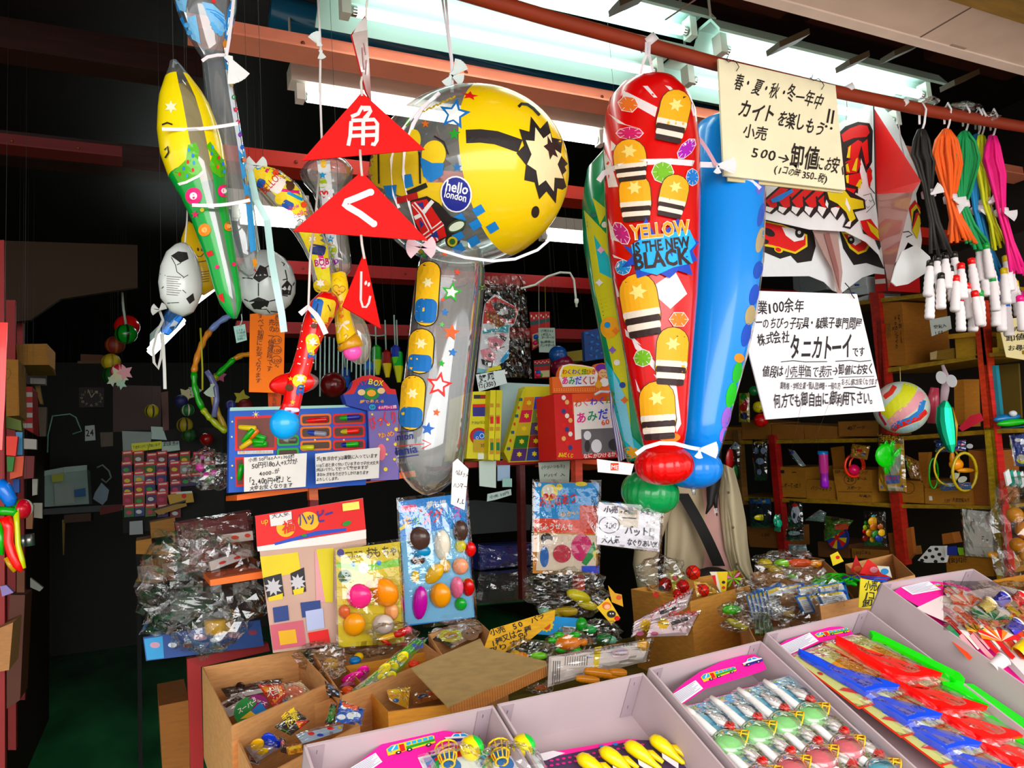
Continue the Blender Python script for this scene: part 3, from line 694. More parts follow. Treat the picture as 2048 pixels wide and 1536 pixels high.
# ---------- kites ----------
k=cropf(1480,190,2.38)
YK=1.74; PK=plY(YK)
kt=thing('kite','white kite printed with a red winged bird, right of the cream board','kite',PY(1745,500,YK))
part('sail',MB().sheet(PK,k((640,15),(730,110),(780,220),(862,410),(838,470),(866,690),(860,740),(800,700),(770,760),(700,850),(660,760),(600,700),(500,650),(330,640),(110,590),(108,330),(480,130),(600,50)),'f2f0f2p',.0015),kt)
pr=MB(); A=lambda m,*q,l=.0008:pr.art(PK,m,*q,lift=l)
K='120b0b'; RD='cf1616'; YL='e2cc1c'
A(K,k((470,180),(500,150),(560,128),(615,135),(632,170),(628,320),(600,372),(575,300),(560,470),(500,440),(470,440)))
A(RD,k((480,190),(520,160),(570,142),(605,148),(616,180),(600,200),(540,205),(490,225)),k((510,250),(560,215),(580,225),(560,300),(515,305)),k((500,320),(560,290),(575,330),(555,370),(505,375)),k((500,385),(570,370),(580,420),(550,455),(510,430)),k((575,235),(605,210),(612,320),(598,340)),l=.0014)
A(YL,k((505,300),(515,250),(525,240),(520,300)),k((530,360),(550,305),(558,300),(552,365)),k((505,365),(500,330),(510,320),(520,370)),k((540,450),(565,405),(580,400),(570,445)),k((505,420),(500,385),(515,380),(515,420)),l=.002)
for i in range(6):   # lower wing feathers
    x=120+i*62; A(K,k((x-10,500),(x+70,430-i*2),(x+130,440),(x+90,520),(x+30,568+i*6),(x-5,555)),l=.001+i*.0003)
    A(RD,k((x,505),(x+70,442),(x+118,450),(x+84,512),(x+30,545)),l=.0012+i*.0003); A('f4eef0',k((x+2,530),(x+40,540),(x+20,560+i*5),(x-2,550)),l=.0013+i*.0003)
    A('1c1010',E(*k((x+55,490))[0],2,3),l=.0014+i*.0003)
A('1f7fd0',k((140,500),(240,450),(250,462),(180,510),(150,515)),l=.0035)
A(K,k((400,460),(500,450),(590,500),(595,545),(540,560),(560,600),(520,640),(485,630),(500,590),(470,530),(410,545),(395,500)),l=.0032)
A(YL,k((410,465),(495,458),(520,490),(580,505),(585,540),(530,548),(545,590),(520,610),(500,560),(460,520),(420,500)),l=.0038); A('f4f0ee',k((405,500),(415,520),(412,542),(400,525)),k((500,490),(520,540),(515,560),(495,520)),k((510,605),(525,600),(518,630),(492,626)),l=.0042)
A(K,LN(k((585,480),(620,470),(640,520),(600,560)),1.2),LN(k((600,330),(625,360),(615,440),(640,470)),1.5),E(*k((620,400))[0],2,4),*[LN(k((585+14*i,500+(i % 2)*30),(592+14*i,510+(i % 2)*30),(600+14*i,500+(i % 2)*30)),1) for i in range(3)])
A(RD,k((570,600),(620,590),(690,690),(740,700),(700,740),(640,690),(590,660)),k((600,360),(620,345),(628,400),(610,440)))
A(YL,k((600,600),(650,640),(700,700),(660,690),(620,650)),l=.0014); A(K,k((565,600),(580,640),(610,670),(585,660)),k((640,690),(660,740),(680,700)),LN(k((740,660),(800,650),(818,665),(790,678)),2))
for i,m in enumerate((RD,YL,K,RD,YL)):A(m,k((800+i*11,540+i*8),(830+i*5,500+i*20),(856,540+i*18),(840,640+i*12),(815,600+i*12)),l=.001+i*.0004)
part('print',pr,kt)
ke=MB()   # red keel standing out from the sail towards the street
kA,kB,kC=PY(1749,218,YK-.01),PY(1842,362,YK-.26),PY(1778,575,YK-.06)
q1=PY(1826,384,YK-.24); mid=PY(1752,388,YK-.012)
ke.prism([kA,mid,q1,kB],(0,.0012,0),'d01414')
ke.prism([mid,PY(1758,470,YK-.012),kC,q1],(0,.0012,0),'e4a49ct')
part('keel',ke,kt,'red and pink keel flap')
part('spar',MB().tube([PY(1747,200,YK-.012),PY(1752,400,YK-.014),PY(1765,500,YK-.014),PY(1775,582,YK-.014)],.0022,8,'2a2022'),kt)
part('string',MB().tube([PY(1692,175,1.5),PY(1694,215,1.6),PY(1692,240,1.72)],.0012,6,'e8e4e8').tube([PY(1793,215,1.5),PY(1803,290,1.7),PY(1812,330,1.735)],.002,6,'e8e4e8').loft([(PY(1691,172,1.5),.021),(PY(1697,184,1.5),.021)],14,'f0eef2').loft([(PY(1800,203,1.5),.021),(PY(1806,212,1.5),.021)],14,'f0eef2'),kt)
solo('plastic_bag',MB().sheet(plY(1.62),k((770,745),(840,712),(905,770),(912,800),(880,850),(800,900),(745,910),(722,890),(740,820)),'eef1f2p',.004),'white crumpled plastic bag corner beside the kite, above the rope handles','bag')
YE=1.80; PE_=plY(YE)
kt2=thing('kite','white kite with two red-rimmed glaring eyes, under the bird kite','kite',PY(1620,560,YE))
part('sail',MB().sheet(PE_,k((60,540),(330,560),(700,600),(760,740),(700,855),(640,850),(580,870),(520,915),(480,945),(440,930),(400,890),(330,862),(70,865)),'eef0f2p',.0015),kt2)
pr=MB(); A=lambda m,*q,l=.0008:pr.art(PE_,m,*q,lift=l)
A(K,k((70,580),(340,590),(360,720),(340,790),(272,800),(240,765),(190,780),(70,730)),k((470,640),(560,640),(660,740),(690,830),(600,800),(540,810),(490,730)))
A('e8d01c',k((70,590),(200,618),(318,665),(320,722),(262,757),(208,742),(160,728),(70,712)),k((480,652),(560,660),(625,705),(600,745),(560,760),(520,730)),l=.0014)
A('d81610',k((70,596),(205,626),(310,672),(310,715),(260,747),(210,732),(150,715),(70,702)),k((490,662),(560,670),(612,705),(592,738),(562,748),(528,722)),l=.002)
A('f4f2f4',k((196,630),(250,636),(305,668),(300,690),(255,700),(215,670)),k((510,668),(560,680),(575,700),(545,718),(520,700)),l=.0026)
A(K,E(*k((280,658))[0],9,10),E(*k((525,692))[0],7,8),E(*k((135,655))[0],13,7,30),E(*k((115,700))[0],8,5),l=.003); A('f4f2f4',E(*k((278,656))[0],3.5),E(*k((524,690))[0],2.6),l=.0036)
A('e8d01c',E(*k((180,738))[0],9,6,20),l=.003); A('d81610',E(*k((178,738))[0],6,4,20),l=.0036)
part('print',pr,kt2)
tl=MB().prism([PY(x,y,YE-.03) for x,y in k((345,645),(410,640),(468,640),(470,700),(488,845),(480,920),(500,990),(492,1075),(470,1090),(470,980),(440,830),(400,760))],(0,.001,0),'e6c2ba'+'t')
tl.prism([PY(x,y,YE-.034) for x,y in k((400,660),(425,655),(470,830),(475,930),(455,850))],(0,.001,0),'c88a84t')
part('tail',tl,kt2,'pink paper tail')
# ---------- jump ropes ----------
def rope(label,col,top,tie,spread,ends,capc,Y,loopw=14,n=12,hl=62,hr=9,seed=0):
    rng=random.Random(seed); t=thing('jump_rope_bundle',label,'jump rope',PY(spread[0],spread[1],Y),'bundled jump ropes on the pipe')
    b=MB()
    for i in range(n):
        f=(i-(n-1)/2)/n; yy=Y+rng.uniform(-.02,.02)
        pts=[(top[0]+f*12,top[1]+abs(f)*6),(top[0]+f*loopw*2.0,top[1]+16+abs(f)*14),(top[0]+f*loopw*2.7,top[1]+48+rng.uniform(-6,6)),(top[0]*.55+tie[0]*.45+f*loopw*2.6,top[1]*.5+tie[1]*.5),(tie[0]*.85+top[0]*.15+f*loopw*1.3,tie[1]*.85+top[1]*.15),(tie[0]+f*14,tie[1]),(tie[0]*.5+spread[0]*.5+f*spread[2]*.8,tie[1]*.5+spread[1]*.5),(spread[0]+f*spread[2]*2,spread[1]+rng.uniform(-12,12))]
        b.tube([PY(x,y,yy) for x,y in pts],(.0052),6,col)
    part('cords',b,t)
    tb=MB().loft(LP(Y,(tie[0]-1,tie[1]-6,13),(tie[0]+1,tie[1]+6,13)),12,'f2e8ee'); tuft(tb,tie[0]+6,tie[1],Y-.03,rng.choice((-35,15,150)),26,16,'e8e4e6'); part('tie',tb,t)
    hk=MB().tube([PY(top[0]+1,top[1]+4,Y),PY(top[0]+6,top[1]-12,Y-.01),PY(top[0]+9,top[1]-40,1.475),PY(top[0]+3,top[1]-52,1.48),PY(top[0]-4,top[1]-40,1.515),PY(top[0]-4,top[1]-10,Y)],.0032,8,'f4f2f4'); part('hook',hk,t)
    for x,y,ang in ends:
        a=radians(ang); e=(x+sin(a)*hl,y+cos(a)*hl); yy=Y+rng.uniform(-.035,.03); q=[]
        for j in range(13):
            f=j/12; q.append((x+(e[0]-x)*f,y+(e[1]-y)*f,hr*(.55+.3*min(f*3,1)+(.12 if j % 2 else 0)+.12*f)))
        h=part('handle',MB().loft(LP(yy,*q),12,'f4eef0'),t,'white grooved handle')
        part('cap',MB().loft(LP(yy,(x-sin(a)*9,y-cos(a)*9,hr*.55),(x-sin(a)*7,y-cos(a)*7,hr*.78),(x+sin(a)*4,y+cos(a)*4,hr*.8)),10,capc+'g'),h)
    return t
rope('black jump ropes bundled on the pipe, leftmost of the row','17130f',(1843,258),(1857,388),(1882,500,22),[(1890,515,4),(1874,520,-2),(1908,512,8),(1860,530,-4),(1900,540,6),(1882,555,0),(1862,575,-3)],'1a1614',1.5,15,14,seed=1)
rope('orange jump ropes bundled on the pipe','f2741c',(1893,258),(1901,398),(1925,480,30),[(1922,535,4),(1943,525,8),(1912,560,-2),(1934,575,6),(1950,590,10),(1920,600,2)],'e0301c',1.52,22,14,seed=2)
rope('green jump ropes bundled on the pipe','12985c',(1930,262),(1925,410),(1955,490,24),[(1958,500,6),(1972,495,8),(1968,530,4),(1980,530,10),(1985,560,6),(1946,600,0),(1960,590,2)],'1a9a4a',1.56,22,14,seed=3)
rope('blue jump ropes hung behind the green ones','1c86c0',(1955,268),(1955,420),(1985,540,16),[(1990,590,2),(2000,560,6),(2010,580,4),(2012,610,6),(2004,600,0)],'1b6fd0',1.62,16,12,seed=4)
rope('yellow jump ropes hung near the right end of the pipe','d4d51c',(1962,270),(1972,405),(2000,490,16),[(2012,520,8),(2022,545,6),(2008,545,4),(2030,570,8)],'e2c81c',1.60,12,12,seed=5)
rope('pink jump ropes, last bundle at the right edge','f0448e',(1985,270),(2003,425),(2035,540,18),[(2040,600,6),(2052,590,8)],'f0448e',1.56,14,12,seed=6)
for i,(x,y,w) in enumerate(((1818,192,34),(1858,205,18),(1925,214,40),(1972,235,30))):
    sc_=MB().ell(PY(x,y,1.5),CR*.05*w/34,CF*.03,CU*.016,'c9d2cff',10,6,noise_=.5,smooth=False,seed=i)
    solo('plastic_scrap',sc_,('clear plastic scrap crumpled on the pipe above the kite','small plastic scrap on the pipe above the black ropes','plastic scrap on the pipe above the orange ropes','plastic scrap on the pipe above the pink ropes')[i],'plastic scrap')
# ================= small inflatables and paper things on the left =================
def inflatable(name,label,cat,Y,axs,m,mf=None,n=24,prt=None,group=None,pname='body'):
    t=thing(name,label,cat,PY(axs[-1][0],axs[-1][1],Y),group); b=MB().loft(LP(Y,*axs),n,m,mf=mf); part(pname,b,t)
    if prt:
        q=MB(); prt(q,Bv(b)); part('print',q,t)
    return t,b
def loopband(t,Y,x0,y0,x1,y1,w=.006,yo=.05,tft=None):
    q=MB(); ribbon(q,[PY(x0+(x1-x0)*f,y0+(y1-y0)*f+5*sin(pi*f),Y-yo) for f in (0,.15,.35,.5,.65,.85,1)],w,'f0eaeeg')
    if tft:tuft(q,tft[0],tft[1],Y-yo-.003,tft[2],tft[3],18)
    part('tape',q,t)
# blue winged club
def pA(q,s):
    A=q.art
    A(s,'3f8fe0',[(480-18,0),(470,60),(455,90),(448,70),(455,20)],[(352,0),(362,25),(385,85),(372,60),(356,30)]); A(s,'8cc4ee',[(375,35),(392,30),(398,62),(402,88),(385,78),(378,60)],[(404,4),(425,8),(448,30),(452,60),(440,70),(425,55),(414,30)],[(352,0),(375,0),(372,25),(360,20)],lift=.001)
    for i in range(5):A(s,'4a9be8',LN([(412+i*8,18+i*6),(430+i*6,22+i*9),(448,34+i*8)],2),lift=.0014)
    A(s,'6ab4ea',E(433,62,5),E(440,67,5),E(428,55,5),E(424,48,4),E(375,50,5),E(380,65,5),lift=.0016); A(s,'d83a2a',E(427,3,4),lift=.0016); A(s,'f0a028',E(449,88,5,8),lift=.0016)
    A(s,'4f9fdc',[(446,110),(458,120),(470,180),(486,280),(498,360),(505,430),(512,500),(500,505),(490,400),(478,320),(462,200)],lift=.0008)
    A(s,'dfe8f2',[(450,140),(458,140),(474,240),(484,310),(476,300),(462,220)],lift=.0013)
    for i,m in enumerate(('6a2a9a','1f7a3a','e8c81c','2a8a4a','d8284a','d83a6a','7a2ab0','2a6ad0','e8802a')):A(s,m,E(453+i*4.2,120+i*25,3.5,5),lift=.0017)
    A(s,'a86a28',E(494,400,5,9,-10),lift=.0017); A(s,'e8a01c',[(503,519),(519,517),(520,533),(506,534)],lift=.0017); A(s,'d8182a',[(508,535),(519,533),(514,548),(507,552)],lift=.0017)
tA,bA=inflatable('inflatable_club','tall clear inflatable club with blue wing print, cut by the top edge','inflatable toy',1.58,[(407,-70,66),(409,-20,63),(413,20,57),(418,60,46),(424,95,31),(429,112,25),(433,140,26),(446,230,30),(458,310,31),(468,390,32),(480,460,32),(490,510,27),(497,540,17),(501,553,5)],'cfd8e0v',prt=pA)
q=MB(); ribbon(q,[PY(x,y,1.535) for x,y in ((404,122),(415,114),(435,110),(455,110))],.006); ribbon(q,[PY(x,y,1.53) for x,y in ((469,-20),(464,30),(458,80),(453,110))],.006); tuft(q,456,112,1.528,65,56,30,'eef2f2'); part('hanging_tape',q,tA)
# yellow and green club
fB=lambda i,k:'cfd6d4v' if 5 < k < 8 or i < 2 else ('f2dc08g' if i < 7 else '1f9a4cg')
def pB(q,s):
    A=q.art
    A(s,'5fae28g',[(346,345),(372,320),(376,290),(392,285),(398,300),(396,320),(405,340),(396,350),(372,362),(358,366)],[(412,292),(420,283),(430,300),(444,318),(456,322),(455,350),(440,355),(424,344),(418,330),(424,312)],lift=.001)
    A(s,'eef2ea',[(356,366),(372,362),(396,350),(405,342),(407,346),(398,355),(374,367),(360,371)],lift=.0014)
    for x,y,m in ((378,300,'2a9ad0'),(386,312,'1f7ac8'),(376,324,'d83a20'),(368,337,'1f7ac8'),(386,340,'d83a20'),(360,348,'e85a20'),(375,352,'2a9ad0'),(388,326,'2a9ad0'),(424,295,'2a9ad0'),(422,308,'1f7ac8'),(436,316,'d83a20'),(444,328,'1f7ac8'),(434,334,'e85a20'),(446,343,'2a9ad0')):A(s,m,E(x,y,2.4,4),lift=.0018)
    for x,y,r,m,n_ in ((388,392,16,'e01e78','f4f0f0'),(446,382,12,'e01e78','f4f0f0'),(410,460,12,'e88a28','f4b878'),(456,453,9,'e88a28','f4b878')):A(s,m,E(x,y,r,r*1.05),lift=.0012); A(s,n_,E(x,y,r*.45),lift=.0016)
    A(s,'d81e6a',ST(392,429,8),E(435,534,4),E(466,529,4),lift=.0014); A(s,'c82a2a',[(414,505),(424,500),(428,510),(418,514)],[(438,590),(446,586),(450,605),(442,600)],lift=.0014); A(s,'e8d01c',E(405,420,4),lift=.0014); A(s,'fbf6d0',ST(343,215,13,.5,6),lift=.0014); A(s,'161208',LN([(331,300),(337,293),(339,305),(332,316)],3),LN([(326,250),(336,246),(346,250)],3),lift=.0014)
tB,bB=inflatable('inflatable_club','yellow and green inflatable club with doughnut print and pointed foot','inflatable toy',1.5,[(347,122,7),(351,135,13),(355,155,24),(362,190,41),(368,215,49),(375,255,57),(384,300,60),(396,345,56),(408,385,45),(420,430,37),(432,475,33),(443,520,28),(454,570,26),(462,605,21),(467,625,13),(470,637,4)],'f2dc08g',fB,prt=pB)
loopband(tB,1.5,324,258,476,247,.006,.055); loopband(tB,1.5,384,410,500,400,.006,.055)
q=MB(); ribbon(q,[PY(x,y,1.5) for x,y in ((346,135),(348,120),(353,128))],.004,'cfd8d8'); part('tip_loop',q,tB)
# yellow smiley bag
def pC(q,s):q.art(s,'2a1c06',E(396,499,1.8,3.6,-10),E(404,499,1.8,3.6,10),LN([(388,507),(395,513),(402,513),(409,505)],1.6)); [q.art(s,'5a4a10',LN([(398,545+i*5),(418,542+i*5)],1.4)) for i in range(5)]; q.art(s,'4a3c0c',LN([(392,525),(412,522)],1.8))
inflatable('inflatable_balloon','deflated yellow smiley balloon behind the deflated football','balloon',1.75,[(376,444,3),(380,452,9),(384,475,20),(391,510,30),(400,550,30),(402,575,25),(398,585,12)],'c9a818g',prt=pC)
# footballs
def pD(q,s):
    A=q.art; A(s,'120e0e',[(342,512),(356,503),(374,505),(377,518),(361,526)],[(372,597),(386,586),(389,600),(379,608)])
    for l in ([(320,548),(331,551)],[(343,515),(351,530),(354,544)],[(354,544),(367,554)],[(354,530),(362,526)],[(365,580),(372,586)],[(335,606),(358,605)],[(388,612),(395,622)],[(324,577),(328,573)],[(366,556),(376,550)]):A(s,'2a2628',LN(l,1.5))
    for i in range(9):A(s,'8a8886',LN([(334,553+i*4.4),(362-(i % 3)*3,555+i*4.4)],1.6))
tD,bD=inflatable('football','half-deflated inflatable football hanging at far left','ball',1.62,[(366,486,6),(366,493,16),(363,510,29),(361,535,37),(361,565,41),(363,592,39),(369,615,27),(376,628,12)],'cdd2d0g',prt=pD)
q=MB(); q.tube([PY(375,405,1.7),PY(374,440,1.66),PY(370,490,1.63)],.0016,6,'e8e6e2'); part('string',q,tD)
def pE(q,s):
    A=q.art; A(s,'100c0c',[(506,556),(520,530),(533,536),(537,553),(518,565)],[(498,602),(517,594),(539,602),(533,619),(508,618)],[(563,573),(574,560),(584,572),(581,590),(564,589)],[(562,523),(570,528),(567,533)])
    for l in ([(517,592),(517,566)],[(538,553),(548,556)],[(530,536),(545,528)],[(485,556),(498,556),(506,558)],[(539,602),(552,599)],[(565,560),(574,558)],[(564,590),(575,592)],[(534,619),(540,626)],[(497,602),(489,598)],[(570,540),(574,560)],[(585,571),(588,565)]):A(s,'1c1818',LN(l,2.2)); 
    A(s,'26222a',LN([(541,622),(558,624)],2))
tE,bE=inflatable('football','round inflatable football in front of the orange price sign','ball',1.7,[(528,502,8),(528,506,22),(529,520,40),(531,540,52),(533,565,57),(535,590,54),(537,610,43),(538,622,28),(539,629,10)],'ced6d6g',n=28,prt=pE)
q=MB(); q.tube([PY(497,325,1.75),PY(505,400,1.72),PY(520,505,1.7)],.0016,6,'e4f0ee'); part('string',q,tE)
q=MB()
ribbon(q,[PY(x,y,1.6) for x,y in ((498,335),(512,400),(534,440),(543,520),(552,570),(563,625),(568,664))],.014,'c4e8e6g'); ribbon(q,[PY(x,y,1.61) for x,y in ((512,390),(500,430),(494,500))],.006,'c4e8e6g')
for a in (200,160,-20,30):tuft(q,512,330,1.6,a,22,22,'d4ddda')
solo('plastic_tape',q,'pale bow and streamer of plastic tape hanging over the round football','tape')
# blue packets and looped ribbon far left
q=MB().loft(LP(2.0,(330,668,8),(337,648,17),(350,628,18),(365,608,10)),10,'2a6ab0t',smooth=False); q.art(Bv(q),'d8e8f0',[(338,655),(348,640),(356,645),(346,662)]); solo('wrapped_toy',q,'blue wrapped toy hanging under the deflated football','toy')
q=MB(); ribbon(q,[PY(x,y,1.98) for x,y in ((318,618),(326,640),(314,665),(306,700),(308,725),(316,738),(322,715),(325,690),(322,668))],.006,'b9b9b4'); ribbon(q,[PY(x,y,1.975) for x,y in ((325,665),(327,700),(329,740),(330,778))],.007,'c4c6c2')
for a in (200,-40,170):tuft(q,318,620,1.97,a,16,14,'d0d4d0')
solo('ribbon_loop',q,'looped pale ribbon hanging left of the coloured hoop','ribbon')
# paper balloons
def pball(x,y,r,m,st,lab,sq=.95,Y=4.4,star=False):
    p=PY(x,y,Y); s_=pxm(p); a=CR*r*s_; b=CF*r*s_; u_=CU*r*sq*s_
    mb=MB().ell(p,a,b,u_,m,24,12,mf=lambda i,j:st if st and j % 4 == 0 else m)
    q=solo('paper_balloon',mb,lab,'paper balloon','paper balloons hanging inside')
    return q
pball(254,653,24,'c01824g',None,'red paper balloon at the top of the hanging cluster')
pball(252,668,21,'117a30g','08240eg','green watermelon paper balloon in front of the red one',Y=4.2)
pball(230,690,19,'6a2414','8a4a20','brown striped paper balloon under the watermelon one')
pball(222,724,18,'b8a418','8a7a10','yellow paper balloon low in the hanging cluster')
pball(226,750,20,'10591f','062c0c','dark green paper balloon at the bottom of the cluster')
pball(237,742,15,'c01848','e8a0a8','crimson paper balloon with star-cut paper',Y=4.25)
q=MB()
for x,y,r,m in ((237,752,22,'d8d4b4'),(250,745,18,'e4a8b0'),(224,762,12,'c8d4bc'),(243,768,12,'b8d8c4')):
    q.prism([PY(a,b,4.2+.01*r/20) for a,b in ST(x,y,r,.5,5,x)],(0,.004,0),m)
solo('paper_flower',q,'star-cut paper petals around the crimson balloon','paper decoration')
solo('string',yarn(4.3,((244,585),(247,620),(252,650)),.006,'b4bcb0'),'pale cord holding the paper balloon cluster','string')
for x,y,r,m,st,lab in ((362,802,13,'16184a',None,'dark blue paper ball left of the hoop'),(375,820,13,'1a5a30','b8b4a0','green and white beach-style paper ball'),(370,850,16,'8a7a1c','1a1810','yellow and black paper balloon'),(304,822,14,'a89a20','14120c','yellow and black striped paper balloon, leftmost of the middle row'),(413,878,13,'7a1018g',None,'dark red ball above the clear bag'),(490,812,15,'6a0c14',None,'dark red paper balloon beside the orange sign'),(462,810,10,'32307a','6a68a8','purple paper balloon between hoop and sign'),(378,870,14,'14481e','0a260e','green paper balloon above the yellow notice')):
    pball(x,y,r,m,st,lab,Y=4.3)
for x,y,r,m,lab in ((483,795,17,'a8a03c','yellow paper fish tail beside the orange sign'),(440,752,14,'a0506a','pink and white paper bow behind the hoop'),(372,790,17,'b4ae8a','pale yellow paper bird above the beach ball'),(390,782,15,'a8aca8','white paper shape beside the paper bird')):
    q=MB().prism([PY(a,b,4.3) for a,b in ST(x,y,r,.55,5,x*7)],(0,.02,0),m); solo('paper_decoration',q,lab,'paper decoration')
# hoop
def hoop(pts,cols,Y,r,lab):
    q=MB(); n=len(pts)-1
    for i,m in enumerate(cols):
        a=pts[i*n // len(cols):(i+1)*n // len(cols)+1]
        fine=[]
        for j in range(len(a)-1):
            for f in (0,.33,.66):fine.append((a[j][0]+(a[j+1][0]-a[j][0])*f,a[j][1]+(a[j+1][1]-a[j][1])*f))
        fine.append(a[-1]); s_=pxm(PY(a[0][0],a[0][1],Y)); q.loft([(PY(x,y,Y),s_*(r*(.9+.16*sin(j*1.9)))) for j,(x,y) in enumerate(fine)],10,m)
    return solo('toy_hoop',q,lab,'hoop')
hoop([(474,628),(455,634),(437,645),(420,662),(408,680),(398,703),(391,728),(388,745),(389,770),(395,795),(405,818),(416,832),(424,840),(440,855),(453,864)],['7488b8g','d08a4cg','1c9a24g','9aa818g'],2.7,6.5,'large looped toy hoop in lilac, orange and green segments')
hoop([(510,708),(485,710),(468,718),(450,735),(433,752),(428,760),(424,780),(428,805),(438,830),(452,862)],['b8801cg','1c9a24g','9aa818g','b89a18g'],2.75,6,'second hoop curving behind the orange price sign')
q=MB().loft(LP(2.68,(413,742,5),(422,755,6),(431,775,6),(433,800,6),(428,834,5)),10,'686c98g'); tuft(q,426,768,2.66,110,26,16,'a8b8a8'); solo('toy_tube',q,'lilac foam tube tied across the hoops','toy')
solo('string',yarn(2.6,((401,656),(403,690),(405,740),(405,780)),.003,'a8a830'),'thin yellow-green cord beside the hoop','string')
# orange vertical price signs
def fo(q,s):
    m='3a1c06'
    q.vhand(s,m,'すべて卸値にお安くなります',(522,628),(516,768),13,.004); q.vhand(s,m,'表示の',(556,630),(552,666),12,.004); q.vhand(s,m,'売の一個値段です',(544,640),(538,745),12,.004)
    for i,b in enumerate(('50','100','200')):q.hand(s,m,b,(546,685+i*20),(562,684+i*20),8,.004); q.art(s,m,*[LN([E(553,680+i*20,10,8)[j % 22] for j in range(k_,k_+12)],1) for k_ in (0,11)])
    q.vhand(s,m,'〜',(555,725),(553,745),9); q.vhand(s,m,'(株)',(538,768),(548,782),9)
sign('price_sign','orange vertical handwritten price sign below the round football','sign',plY(2.2),[(500,628),(570,622),(567,786),(498,784)],'f08418p',fo,.003,string=MB().tube([PY(520,560,2.2),PY(520,626,2.2)],.0012,6,'dddddd'))
def fo2(q,s):q.vhand(s,'3a1c06','小売卸',(549,788),(548,815),9)
sign('price_sign','second orange paper slip under the orange price sign','sign',plY(2.25),[(536,785),(563,785),(561,818),(537,818)],'c85a18p',fo2,.002)
def ft(q,s):[q.hand(s,'14302e',b,(472+i,663+i*6),(491,661+i*6),5) for i,b in enumerate(('(50)','小売値','120円','卸値あり'))]
sign('price_tag','small pale cyan price tag below the green club','tag',plY(2.2),[(467,653),(490,648),(494,680),(473,686)],'b4dcd4p',ft,.0015,string=MB().tube([PY(483,628,2.19),PY(484,640,2.19),PY(480,652,2.195)],.0014,6,'c8d8d4'))
# curved printed bat with slogan
def pK(q,s):
    A=q.art
    A(s,'f2e23a',[(496,345),(520,330),(560,340),(600,380),(615,430),(590,430),(560,400),(540,380),(500,365)],lift=.0006)
    for p0,p1,m in (((520,345),(512,330),'2a9ad0'),((532,345),(540,332),'d8287a'),((545,348),(556,338),'2a9ad0'),((555,358),(572,350),'f0a02a'),((562,368),(585,362),'2a9ad0'),((562,380),(598,385),'d8287a'),((575,385),(605,400),'2a9ad0'),((500,356),(495,350),'d8287a')):A(s,m,LN([p0,p1],6),lift=.001)
    A(s,'e8602a',E(551,346,6),E(607,410,6),lift=.0014); A(s,'f4ede8',RR(555,370,26,32,30,.2),lift=.0013); q.text(s,'c8242c','BELLO!',(532,388),(562,358),16,.0018,step=6)
    A(s,'f0d01c',RR(520,350,22,20,20,.5),RR(562,397,22,24,25,.5),lift=.0016); A(s,'1f4f9a',RR(523,366,16,16,20,.3),RR(576,410,22,16,30,.3),lift=.0017); A(s,'4a2a1a',E(580,373,8,9),E(574,366,3.5),E(585,364,3.5),lift=.002)
    q.text(s,'e0208a','yellow',(572,428),(600,417),11,.002,step=6); q.text(s,'e0208a','bello!',(590,437),(617,428),12,.002,step=6); A(s,'1c1410',LN([(595,442),(600,438),(606,441),(604,446)],1.6),lift=.002)
    A(s,'efe31c',[(598,462),(650,462),(655,500),(662,575),(640,575),(625,520)],lift=.0006); A(s,'f2d01c',RR(625,482,26,28,15,.5),RR(644,572,32,26,10,.5),lift=.0012); A(s,'1c2f6a',RR(635,500,30,20,12,.3),lift=.0016); A(s,'e0208a',LN([(640,508),(648,538)],9),lift=.001)
    A(s,'fdf3f4',RR(645,526,28,18,8,.3),lift=.0014); q.text(s,'c0187a','BOB',(632,534),(658,530),14,.002,bold=.02,step=6); A(s,'fbf7ee',ST(625,478,8,.5,6),ST(642,566,9,.5,6),lift=.002)
inflatable('inflatable_bat','curved small inflatable bat with a slogan print behind the く pennant','inflatable toy',1.62,[(497,348,6),(503,348,18),(518,352,25),(542,366,31),(568,390,35),(592,422,33),(612,455,27),(628,486,24),(642,520,22),(650,550,25),(652,575,24),(652,592,10)],'e6dccav',prt=pK)
# clear tube with beads, and microphone
def pL(q,s):
    A=q.art
    A(s,'e8eef2',[(634,322),(660,322),(672,470),(678,535),(660,540),(648,440)],lift=.0005)
    A(s,'f2c42a',E(647,328,6,8),E(660,484,6,7),E(672,536,6,6)); A(s,'2aa0d4',ST(645,350,9),ST(661,478,9)); A(s,'b8cc1c',E(645,366,9,10),E(666,500,8,10),E(664,515,5)); A(s,'d81c2a',HT(648,388,9)); A(s,'a81ab0',HT(668,524,9,10))
tL,bL=inflatable('inflatable_wand','clear inflatable wand with a bead-printed stripe and round head behind the pennants','inflatable toy',1.66,[(648,318,10),(650,321,28),(652,330,44),(654,345,53),(656,362,48),(658,380,34),(661,400,28),(668,460,26),(676,510,25),(682,540,22),(685,555,8)],'dcdedcv',prt=pL)
q=MB(); q.tube([PY(636,0,1.62),PY(641,90,1.62),PY(640,180,1.62),PY(645,320,1.655)],.0026,8,'efe9ea'); tuft(q,640,92,1.615,-115,30,20,'e8f0ee'); tuft(q,641,100,1.615,80,18,14,'e8f0ee'); part('hanging_tape',q,tL)
def pM(q,s):
    A=q.art; A(s,'a8781cg',HT(678,580,13,8)); A(s,'e8b820',HT(678,580,8,8),lift=.001)
    for y in (605,619,633):A(s,'e88a1c',HT(681+(y-605)*.06,y,5))
    A(s,'c89a1a',LN([(668,562),(674,556),(682,562)],1.4),LN([(680,552),(688,556)],1.2)); A(s,'f8f2d8',LN([(672,652),(684,650),(698,645)],4),LN([(684,650),(676,666)],3),LN([(686,650),(697,660)],3),E(677,648,6,3.5,10),E(693,645,6,3.5,-15)); A(s,'a8801a',LN([(688,672),(692,668),(696,672),(690,680)],1.4))
